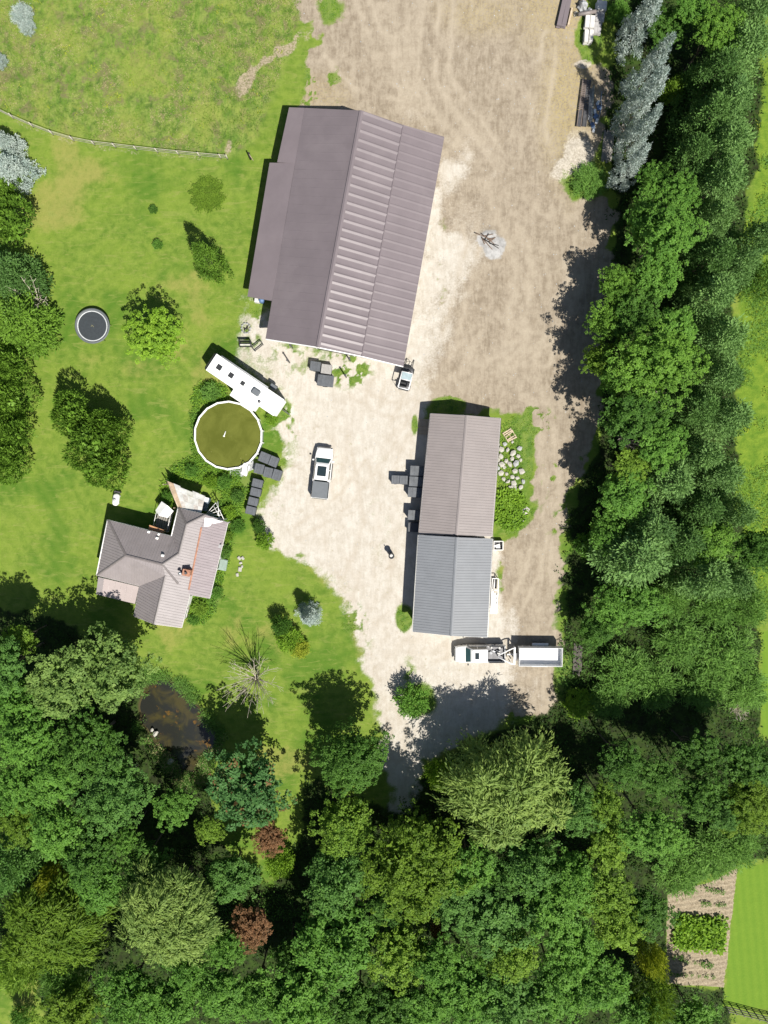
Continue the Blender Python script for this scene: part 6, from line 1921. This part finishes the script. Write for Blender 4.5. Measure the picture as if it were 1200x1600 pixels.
# ladder-like steel racks and pipes
def rack(px0, py0, px1, py1, wpx, label, m, rungs, half=1.0):
    a, b2 = P(px0, py0), P(px1, py1); l = (b2 - a).length; w = wpx * mpp(py0)
    t = empty('steel_rack', a, math.atan2((b2 - a).y, (b2 - a).x), label, 'steel rack', 'steel racks beside the spruces')
    for s in (-1, 1): MB().box((l / 2, s * w / 2, .32), (l, .09, .10)).build('rail', m, t)
    me = MB().box((0, 0, 0), (.13, w * .95, .06)).mesh('rung'); me.materials.append(m)
    for i in range(rungs):
        o = link('rung', me, t); o.location = (l * half * (i + .5) / rungs, 0, .33)
    if half < 1: MB().box((l * (1 + half) / 2, 0, .27), (l * (1 - half) * .95, w * .9, .08)).build('plate', DKSTEEL, t)
    for x in (.1, .9):
        MB().box((l * x, 0, .14), (.1, w, .26)).build('support', DKSTEEL, t)
    return t
RACKM = mat('brown_grey_steel', (.16, .13, .115), .6, .2)
rack(912.5, 126, 903, 200, 6.0, 'brown ladder-like steel rack at the edge of the dirt yard', RACKM, 17, .64)
rack(919, 127, 911.5, 200, 5.5, 'grey ladder-like steel rack lying second from the dirt yard', DKSTEEL, 17, .64)
pr = empty('pipe_bundle', P(923, 165), ang((921, 200), (926, 130)), 'pale greenish pipes lying along the steel racks', 'pipes')
for i, o_ in enumerate((-.22, -.08, .07, .2)): MB().tube([(-2.2 + .2 * i, o_, .12 + .05 * (i % 2)), (2.1 - .15 * i, o_ + .03, .12)], .065, 7).build('pipe', mat('pale_green_pipe', (.34, .37, .33), .6) if i == 0 else STEEL, pr)
tp = empty('folded_tarp', P(929, 192), ang((927, 200), (935, 150)), 'crumpled blue and white tarpaulin in the shade beside the pale pipes', 'tarpaulin')
for i in range(7):
    u = i / 6
    MB().box((-.8 + 2.9 * u, .22 * math.sin(i * 2.1), .18), (.62, .34 + .15 * (i % 2), .22), .5 * math.sin(i * 1.7), .75, .06).build('fold', BLUE if i % 2 else mat('white_tarp', (.6, .64, .68), .5), tp)
bb2 = empty('bent_pole', P(937, 176), ang((934, 193), (942, 158)), 'bent grey-blue pole lying beyond the crumpled tarpaulin', 'pole')
MB().tube([(-1.3, 0, .1), (.6, -.05, .12), (1.2, .18, .12), (2.2, .3, .1)], .055, 7).build('pole', mat('blue_grey_pole', (.30, .34, .40), .5), bb2)

# ---------------------------------------------------------------- burn pile, posts, benches
HALFBURNT = mat('half_burnt_wood', (.16, .11, .08), .9)
bn = empty('burn_pile', P(764, 376), 0, 'charred sticks in the white ash patch in the middle of the yard', 'burn pile')
for i in range(11):
    a = rng_.uniform(0, 3.14) if i > 5 else R(-48 + 9 * i); l = rng_.uniform(.25, .6) if i > 3 else .95
    c_ = Vector((rng_.uniform(-.7, .7), rng_.uniform(-.6, .6), .16 + rng_.uniform(0, .15))); d = Vector((math.cos(a), math.sin(a), rng_.uniform(-.1, .1))) * l
    MB().tube([c_ - d, c_ + d], [.06, .035], 6).build('stick', rng_.choice([CHAR, HALFBURNT, HALFBURNT]), bn)
for (px, py), lb in zip(((452.5, 566.5), (541, 589.5), (457, 543.5), (547, 563.5)), ('thin dark post out on the gravel nearest the camper side of the barn gable', 'thin dark post on the gravel below the ribbed half of the barn roof', 'thin dark post close under the barn gable, above the weeds', 'thin dark post close under the barn eave beside the ribbed roof')):
    t = empty('post', P(px, py), 0, lb, 'post', 'posts before the barn gable')
    MB().tube([(0, 0, -.1), (0, 0, 2.0)], .085, 8).build('shaft', DKSTEEL, t); MB().box((0, 0, 2.02), (.22, .22, .06), bev=.02).build('cap', DKSTEEL, t)
be = empty('bench', P(384.5, 538.5), 0, 'black garden bench with a pale seat slat near the camper', 'bench')
for y in (-.28, -.10, .08): MB().box((0, y, .46), (1.35, .13, .05)).build('seat_slat', BLACK if y != -.10 else CONCRETE, be)
MB().box((0, .30, .75), (1.35, .06, .5)).build('backrest', BLACK, be)
for s in (-1, 1): MB().box((s * .62, 0, .30), (.07, .62, .58)).build('leg_frame', BLACK, be)
fr = empty('metal_frame', P(403, 541), R(38), 'open black metal frame lying beside the garden bench', 'frame')
for y in (-.28, .28): MB().box((0, y, .35), (1.25, .08, .08)).build('side_bar', BLACK, fr)
for x in (-.6, .6): MB().box((x, 0, .351), (.08, .48, .08)).build('end_bar', BLACK, fr)
for x, y in ((-.58, -.28), (.58, -.28), (-.58, .28), (.58, .28)): MB().box((x, y, .155), (.06, .06, .31)).build('leg', BLACK, fr)
fp = empty('fire_ring', P(384.5, 513), 0, 'ring of dark stones for a fire beside the barn lean-to', 'fire ring')
for i in range(10):
    a = i * .628
    MB().box((math.cos(a) * .5, math.sin(a) * .55, .09), (.28, .2, .2), a + 1.57, .8, .05).build('stone', GREYSTONE, fp)
for i in range(5): MB().tube([(rng_.uniform(-.3, .3), rng_.uniform(-.3, .3), .08), (rng_.uniform(-.3, .3), rng_.uniform(-.3, .3), .16)], .045, 5).build('stick', CHAR, fp)
br = empty('open_drum', P(611.5, 866.5), 0, 'small open drum with a dark rim standing alone on the gravel', 'drum')
MB().ring([(.27, 0), (.28, 1.25), (.34, 1.27), (.34, 1.34), (.19, 1.34), (.19, 1.24), (.22, 1.2), (.22, .95), (0, .95)], 20).build('drum', BLACK, br)
MB().disc(.20, 1.24, 16).build('pale_fill', CONCRETE, br)
MB().tube([(-.3, .3, .0), (-.32, .36, 1.45)], .045, 6).build('stake', BLACK, br)
# blue drum and bits in the barn notch
nd = empty('blue_barrel', P(410, 471), 0, 'blue barrel tucked in the notch of the barn lean-to', 'barrel')
MB().ring([(0, 0), (.28, 0), (.31, .3), (.31, .65), (.28, .92), (0, .92)], 16).build('barrel', BLUE, nd)
wb = empty('white_box', P(403, 471), R(-8), 'small white box beside the blue barrel at the barn notch', 'box')
MB().box((0, 0, .35), (.55, .5, .7), bev=.03).build('box', CONCRETE, wb)
# open crate and racks on the far side of the grey shed
cr = empty('open_crate', P(777.5, 851.5), 0, 'open pale crate with white scraps at the top corner of the grey shed', 'crate')
for s in (-1, 1):
    MB().box((0, s * .50, .35), (1.1, .07, .7)).build('side_board', WHITE_TRIM, cr); MB().box((s * .52, 0, .351), (.07, .92, .7)).build('end_board', WHITE_TRIM, cr)
MB().box((0, 0, .05), (1.0, .92, .06)).build('base', DKSTEEL, cr)
for i in range(5): MB().box((rng_.uniform(-.3, .3), rng_.uniform(-.32, .1), .2 + .04 * i), (.5, .22, .08), rng_.uniform(-.5, .5)).build('scrap', WHITE_TRIM, cr)
rk = empty('side_rack', P(771, 928), R(-2.5), 'white rack with long white panels along the grey shed wall', 'rack')
k = mpp(928)
for s in (-1, 1): MB().box((s * .36, -.1, .9), (.08, 4.1, .08)).build('rail', WHITE_TRIM, rk)
for y in (1.95, .62, -2.1): MB().box((0, y, .902), (.64, .08, .08)).build('cross_bar', WHITE_TRIM, rk)
for x, y in ((-.36, 1.9), (.36, 1.9), (-.36, -2.0), (.36, -2.0)): MB().box((x, y, .43), (.07, .07, .86)).build('leg', WHITE_TRIM, rk)
for i, x in enumerate((-.22, .0, .2)): MB().box((x, -.75 - .1 * i, .96 + .03 * i), (.20, 2.5 - .2 * i, .05), bev=.02).build('panel', CAMPER_WHITE, rk)
for y in (.2, -.3, -.8): MB().box((.24, y, 1.0 + .001), (.09, .3, .1)).build('dark_clip', BLACK, rk)
MB().tube([(-.1, .75, .75), (-.12, 1.85, .78)], .07, 6).build('white_pipe', WHITE_TRIM, rk)
MB().box((0, 1.28, .3), (.5, 1.1, .3)).build('dark_tub', BLACK, rk)
# propane tank
pt_ = empty('propane_tank', P(184.5, 780), R(80), 'white propane tank with a dark end on the lawn behind the house', 'propane tank')
pm_ = MB(); pm_.loft([[(x, r_ * math.cos(2 * math.pi * i / 14), .62 + r_ * math.sin(2 * math.pi * i / 14)) for i in range(14)] for x, r_ in ((-.72, .04), (-.68, .20), (-.56, .33), (-.4, .38), (.4, .38), (.56, .33), (.68, .20), (.72, .04))]); pm_.build('tank', WHITE_PAINT, pt_)
MB().ring([(0, .16), (.16, .14), (.18, 0)], 14, (0, 0, .98)).build('valve_dome', TARP, pt_)
for x in (-.4, .4): MB().box((x, 0, .12), (.14, .5, .26)).build('foot', CONCRETE, pt_)
MB().box((.85, .05, .3), (.22, .7, .5), bev=.03).build('regulator_box', DKSTEEL, pt_)

# ---------------------------------------------------------------- behind the house
def zz(X_, Y_, h=0): return Z1(X_, Y_, h)
tn = empty('white_awning', zz(572, 300), R(-35), 'folded white canvas awning beside the patched lean-to', 'awning')
MB().add([(-.75, -.6, 1.9), (.0, -.75, 2.35), (.1, .75, 2.35), (-.75, .65, 1.9)], [(0, 1, 2, 3)]).add([(.0, -.75, 2.35), (.85, -.5, 1.85), (.95, .5, 1.85), (.1, .75, 2.35)], [(0, 1, 2, 3)]).build('canvas', WHITE_TRIM, tn)
for x, y in ((-.7, -.55), (.8, -.45), (-.7, .6), (.88, .45)): MB().tube([(x, y, 0), (x, y, 1.88)], .035, 6).build('pole', STEEL, tn)
dk = empty('deck', zz(548, 375), R(-14), 'small slatted grey wooden deck in the shade between house wings', 'deck')
for i in range(7): MB().box((-.75 + .25 * i, 0, .55), (.19, 2.6, .05)).build('deck_board', GREYWOOD, dk)
for x, y in ((-.7, -1.1), (.7, -1.1), (-.7, 1.1), (.7, 1.1)): MB().box((x, y, .26), (.1, .1, .52)).build('deck_post', WOOD, dk)
for x in (-.82, .82): MB().tube([(x, -1.2, 1.35), (x, 1.2, 1.35)], .035, 6).build('rail', WHITE_TRIM, dk)
for x in (-.82, .82):
    for y in (-1.2, 0, 1.2): MB().box((x, y, .95), (.05, .05, .8)).build('rail_post', WHITE_TRIM, dk)
ol = empty('orange_sheet', zz(525, 437, 0), R(-20), 'rust-orange sheet lying in the corner behind the house', 'sheet')
MB().box((0, 0, 2.35), (1.7, .55, .06), .0, bev=.01).build('sheet', mat('orange_plywood', (.42, .22, .11), .8, var=.2), ol)
for x in (-.7, .7): MB().box((x, 0, 1.16), (.08, .4, 2.32)).build('support', WOOD, ol)
ff_ = empty('fan_frame', zz(835, 345), 0, 'fan-shaped white bar frame beside the patched lean-to', 'frame')
c0_ = zz(835, 345, 2.2)
for a, b in ((905, 262), (925, 285), (945, 312), (958, 345), (970, 378)):
    w = zz(a, b, 2.2); MB().tube([(c0_.x - ff_.location.x, c0_.y - ff_.location.y, 2.25), (w.x - ff_.location.x, w.y - ff_.location.y, 2.2)], .035, 5).build('spoke', WHITE_TRIM, ff_)
for f_, (p_, q_) in enumerate((((908, 250), (972, 382)), ((893, 275), (950, 380)), ((925, 245), (935, 375)))):
    w, v = zz(*p_, 2.2), zz(*q_, 2.2); MB().tube([(w.x - ff_.location.x, w.y - ff_.location.y, 2.27), (v.x - ff_.location.x, v.y - ff_.location.y, 2.27)], .04, 5).build('cross_bar', WHITE_TRIM, ff_)
for a, b in ((905, 262), (970, 378), (840, 345)):
    w = zz(a, b, 2.2); MB().tube([(w.x - ff_.location.x, w.y - ff_.location.y, 0), (w.x - ff_.location.x, w.y - ff_.location.y, 2.2)], .045, 6).build('post', WHITE_TRIM, ff_)
bt = empty('water_tub', zz(845, 262), R(-15), 'pale blue-grey tub between the lean-to and the fan-shaped frame', 'tub')
MB().box((0, 0, .5), (.75, 1.5, 1.0), bev=.06, taper=1.04).build('tub', mat('grey_blue_plastic', (.13, .17, .21), .5), bt); MB().box((.02, .55, 1.03), (.6, .5, .06), bev=.02).build('white_lid', WHITE_TRIM, bt)
# garden stepping stones
for i, (a, b, s_) in enumerate(((1080, 655, .5), (1105, 655, .45), (1090, 690, .4), (1085, 735, .6), (1066, 775, .45), (1100, 715, .35))):
    q = zz(a, b); t = empty('garden_stone', q, rng_.uniform(0, 3), ('topmost pale stone of the porch bed edging', 'pale stone beside the topmost one in the porch bed edging', 'pale stone just below the top pair in the porch bed edging', 'largest pale stone of the porch bed edging', 'lowest pale stone of the porch bed edging', 'pale stone above the largest one in the porch bed edging')[i], 'stone', 'pale stones edging the porch bed')
    MB().box((0, 0, .08), (s_, s_ * .75, .18), 0, .85, .06).build('stone', STONE, t)
for (a, b, w_, d_, rz_, m_, lb, nm) in ((955, 640, .9, .5, .2, TARP, 'low grey planter against the porch, beside the white post', 'planter'), (968, 700, .9, 1.3, -.2, mat('green_glass_frame', (.25, .32, .28), .4), 'grey-green cold frame in the porch flower bed', 'cold_frame')):
    t = empty(nm, zz(a, b), rz_, lb, nm.replace('_', ' ')); MB().box((0, 0, .25), (w_, d_, .5), bev=.03).build('box', m_, t); MB().box((0, 0, .515), (w_ * .9, d_ * .9, .03)).build('top', m_, t)

# ---------------------------------------------------------------- stone heap
rp_ = empty('stone_heap', P(800, 725), 0, 'heap of pale field stones beside the taupe shed', 'stones')
c_ = rp_.location
def rock_mesh(seed):
    rg_ = random.Random(seed); bm = bmesh.new(); bmesh.ops.create_icosphere(bm, subdivisions=1, radius=1)
    for v in bm.verts: v.co *= rg_.uniform(.72, 1.12)
    bm.normal_update(); me = bpy.data.meshes.new('stone'); bm.to_mesh(me); bm.free(); me.materials.append(STONE); return me
RK = [rock_mesh(i) for i in range(6)]
RKG = []
for r_ in RK[:2]:
    r2_ = r_.copy(); r2_.materials.clear(); r2_.materials.append(GREYSTONE); RKG.append(r2_)
spots = [(784, 702, 5), (793, 704, 5), (800, 708, 6), (811, 701, 5), (810, 712, 5), (783, 713, 4), (790, 719, 5), (783, 727, 6), (788, 731, 4), (796, 726, 5), (806, 724, 9), (814, 718, 4), (805, 736, 6), (814, 737, 6), (783, 740, 5), (793, 753, 6), (802, 755, 5), (817, 753, 5), (796, 763, 5), (803, 761, 6), (813, 762, 5), (806, 767, 5), (821, 799, 7), (818, 811, 5), (778, 732, 4), (792, 741, 4), (800, 745, 4), (786, 748, 4), (796, 774, 4), (809, 748, 4), (800, 690, 4), (788, 694, 4), (779, 694, 4), (777, 706, 4), (800, 716, 4), (778, 719, 4)]
for i, (a, b, s_) in enumerate(spots):
    q = P(a + rng_.uniform(-1, 1), b + rng_.uniform(-1, 1)); o = link('stone', RKG[i % 2] if s_ == 9 or i % 7 == 3 else RK[i % 6], rp_)
    s_ = s_ * mpp(b) * rng_.uniform(.75, 1.3)
    o.location = (q.x - c_.x, q.y - c_.y, s_ * .35); o.rotation_euler = (0, 0, rng_.uniform(0, 6)); o.scale = (s_, s_ * rng_.uniform(.7, 1), s_ * .6)
scatter('rhubarb_patch', blob(797, 795, 26, 30, soft=.25), 620, 61, .6, .30, 9, 'lime', 'bright lime leafy patch below the stone heap', 'plants', .8, .7, .4, .5)

scatter('weeds', blob(795, 725, 22, 62, soft=.4), 420, 63, .32, .16, 6, 'fresh', 'weeds growing between the stones beside the taupe shed', 'weeds', .7, .4, .5, .5)

# ---------------------------------------------------------------- meadow fence
fp_ = [Vector((*p, 0)) for p in PA(FENCE)]
fe = empty('wire_fence', fp_[0], 0, 'thin post and wire fence curving along the lower edge of the meadow', 'fence')
acc_, pos_, step = 0.0, [], 2.35
tot = sum((b - a).length for a, b in zip(fp_[:-1], fp_[1:]))
d = 0
while d < tot:
    s = d
    for a, b in zip(fp_[:-1], fp_[1:]):
        l = (b - a).length
        if s <= l: pos_.append(a.lerp(b, s / l)); break
        s -= l
    d += step
pos_.append(fp_[-1])
pme = MB().tube([(0, 0, -.1), (0, 0, 1.15)], [.07, .06], 6).mesh('post'); pme.materials.append(FENCE_GREY)
for p in pos_:
    o = link('post', pme, fe); o.location = p - fp_[0]; o.rotation_euler = (rng_.uniform(-.05, .05), rng_.uniform(-.05, .05), 0)
for z in (.35, .72, 1.08):
    MB().tube([p - fp_[0] + Vector((0, 0, z)) for p in pos_], .03 if z > 1 else .016, 4).build('wire' if z < 1 else 'rail', FENCE_GREY, fe)
gp_ = empty('gate_post', P(391, 249), 0, 'dark leaning gate post by the barn track', 'post')
MB().tube([(0, 0, -.1), (.12, .1, 1.5)], .09, 8).build('shaft', CHAR, gp_); MB().tube([(.1, .06, 1.3), (.5, -.5, .9)], .04, 6).build('brace', WOOD, gp_)

# fence of the lower lawn, bottom corner
FENCE_DK = mat('old_dark_fence_wood', (.17, .155, .13), .9, var=.25, scale=4)
lfn = empty('panel_fence', P(1172, 1581), ang((1145, 1574), (1200, 1588)), 'grey wooden fence along the bottom of the lower lawn', 'fence')
for i in range(8): MB().box((-3.2 + .95 * i, 0, .6), (.1, .1, 1.2)).build('post', FENCE_DK, lfn)
for z in (.3, .7, 1.1): MB().box((.1, -.03 * 0 + .08, z), (6.8, .05, .12)).build('rail', FENCE_DK, lfn)

# ---------------------------------------------------------------- vegetable garden
sq = empty('squash_bed', P(1092, 1456), ang((1060, 1475), (1125, 1480)), 'dense yellow-green block of squash plants in the garden plot', 'vegetable bed')
rs = np.random.RandomState(70)
accv = Acc(); kx, ky = 2.75, 1.85
n_ = 420
cxy = np.stack([rs.uniform(-kx, kx, n_), rs.uniform(-ky, ky, n_), rs.uniform(.12, .5, n_)], 1)
clumps(accv, cxy, unit(rs.normal(0, .3, (n_, 3)) + [0, 0, 1]), rs, 8, .20, .36, .30, .3)
me = accv.mesh('leaves'); o = link('leaves', me, sq, LEAF['lime']); o['kind'] = 'stuff'
vme = [crown_bush(700 + i, 8, 12, .35, .7) for i in range(2)]
for v_ in vme: v_.materials.append(LEAF['mid'])
rowlab = {0: ('vegetable_row', 'row of small green plants directly below the squash block', [(1051, 1494), (1056, 1493), (1062, 1495), (1066, 1498), (1074, 1502), (1085, 1503), (1096, 1504), (1104, 1506), (1110, 1507)]),
          1: ('vegetable_row', 'lowest row of bluish cabbages in the garden plot', [(1048, 1519), (1056, 1521), (1063, 1521), (1071, 1522), (1080, 1522), (1091, 1523), (1103, 1524), (1114, 1525)]),
          2: ('vegetable_row', 'row of dark plants above the squash block', [(1097, 1410), (1103, 1411), (1108, 1412), (1121, 1412), (1126, 1413), (1131, 1412)]),
          3: ('vegetable_row', 'short row of seedlings near the top of the garden plot', [(1104, 1388), (1110, 1389), (1116, 1391), (1122, 1392), (1128, 1392)])}
for k_, (nm, lb, pts) in rowlab.items():
    o0 = P(*pts[0]); t = empty(nm, o0, 0, lb, 'vegetable row', 'vegetable rows in the garden plot')
    for (a, b) in pts:
        w = P(a, b); o = link('plant', vme[rng_.randrange(2)], t); o.location = (w.x - o0.x, w.y - o0.y, .12); s_ = rng_.uniform(.22, .38) * (1.5 if (a, b) in ((1096, 1504), (1104, 1506), (1066, 1498)) else 1); o.scale = (s_, s_, s_); o.rotation_euler = (0, 0, rng_.uniform(0, 6))

# boulders at the pond rim and yard, scattered stones
for (a, b, s_, m_, lb) in ((243, 1146, .45, STONE, 'pale round stone at the pond edge, larger of two'), (238, 1140, .28, STONE, 'small pale stone beside the larger one at the pond edge'), (266, 1190, .5, STONE, 'tan boulder at the lower end of the pond'), (240, 1097, .0, STONE, '')):
    if s_:
        t = empty('boulder', P(a, b), rng_.uniform(0, 3), lb, 'boulder'); o = link('stone', RK[int(a) % 6], t); o.scale = (s_, s_ * .8, s_ * .6); o.location = (0, 0, .05)
# loose stones of the gravel and yard
rs = np.random.RandomState(91)
pts = np.argwhere((np.maximum(g_w, d_w) > .6) & (weed < .3))
kk = pts[rs.randint(0, len(pts), 1500)]
base = np.array([[1, 0, 0], [.3, .9, 0], [-.8, .5, 0], [-.7, -.6, 0], [.4, -.9, 0], [0, 0, .7]])
fs = np.array([[0, 1, 5], [1, 2, 5], [2, 3, 5], [3, 4, 5], [4, 0, 5]])
n_ = len(kk); sc = .025 + .055 * rs.rand(n_) ** 3
x = gx[kk[:, 1]] + rs.uniform(-.11, .11, n_); y = gy[kk[:, 0]] + rs.uniform(-.11, .11, n_); a = rs.uniform(0, 6.28, n_)
bv = base[None] * sc[:, None, None] * rs.uniform(.7, 1.2, (n_, 6, 1))
vx = bv[..., 0] * np.cos(a)[:, None] - bv[..., 1] * np.sin(a)[:, None] + x[:, None]; vy = bv[..., 0] * np.sin(a)[:, None] + bv[..., 1] * np.cos(a)[:, None] + y[:, None]
vz = bv[..., 2] + zf(x, y)[:, None]
v = np.stack([vx, vy, vz], -1).reshape(-1, 3); f = (fs[None] + (np.arange(n_) * 6)[:, None, None]).reshape(-1, 3)
tag(link('loose_stones', mesh_np('loose_stones', v, f), None, GREYSTONE), 'loose stones scattered over the gravel and dirt', 'stones', kind='stuff')
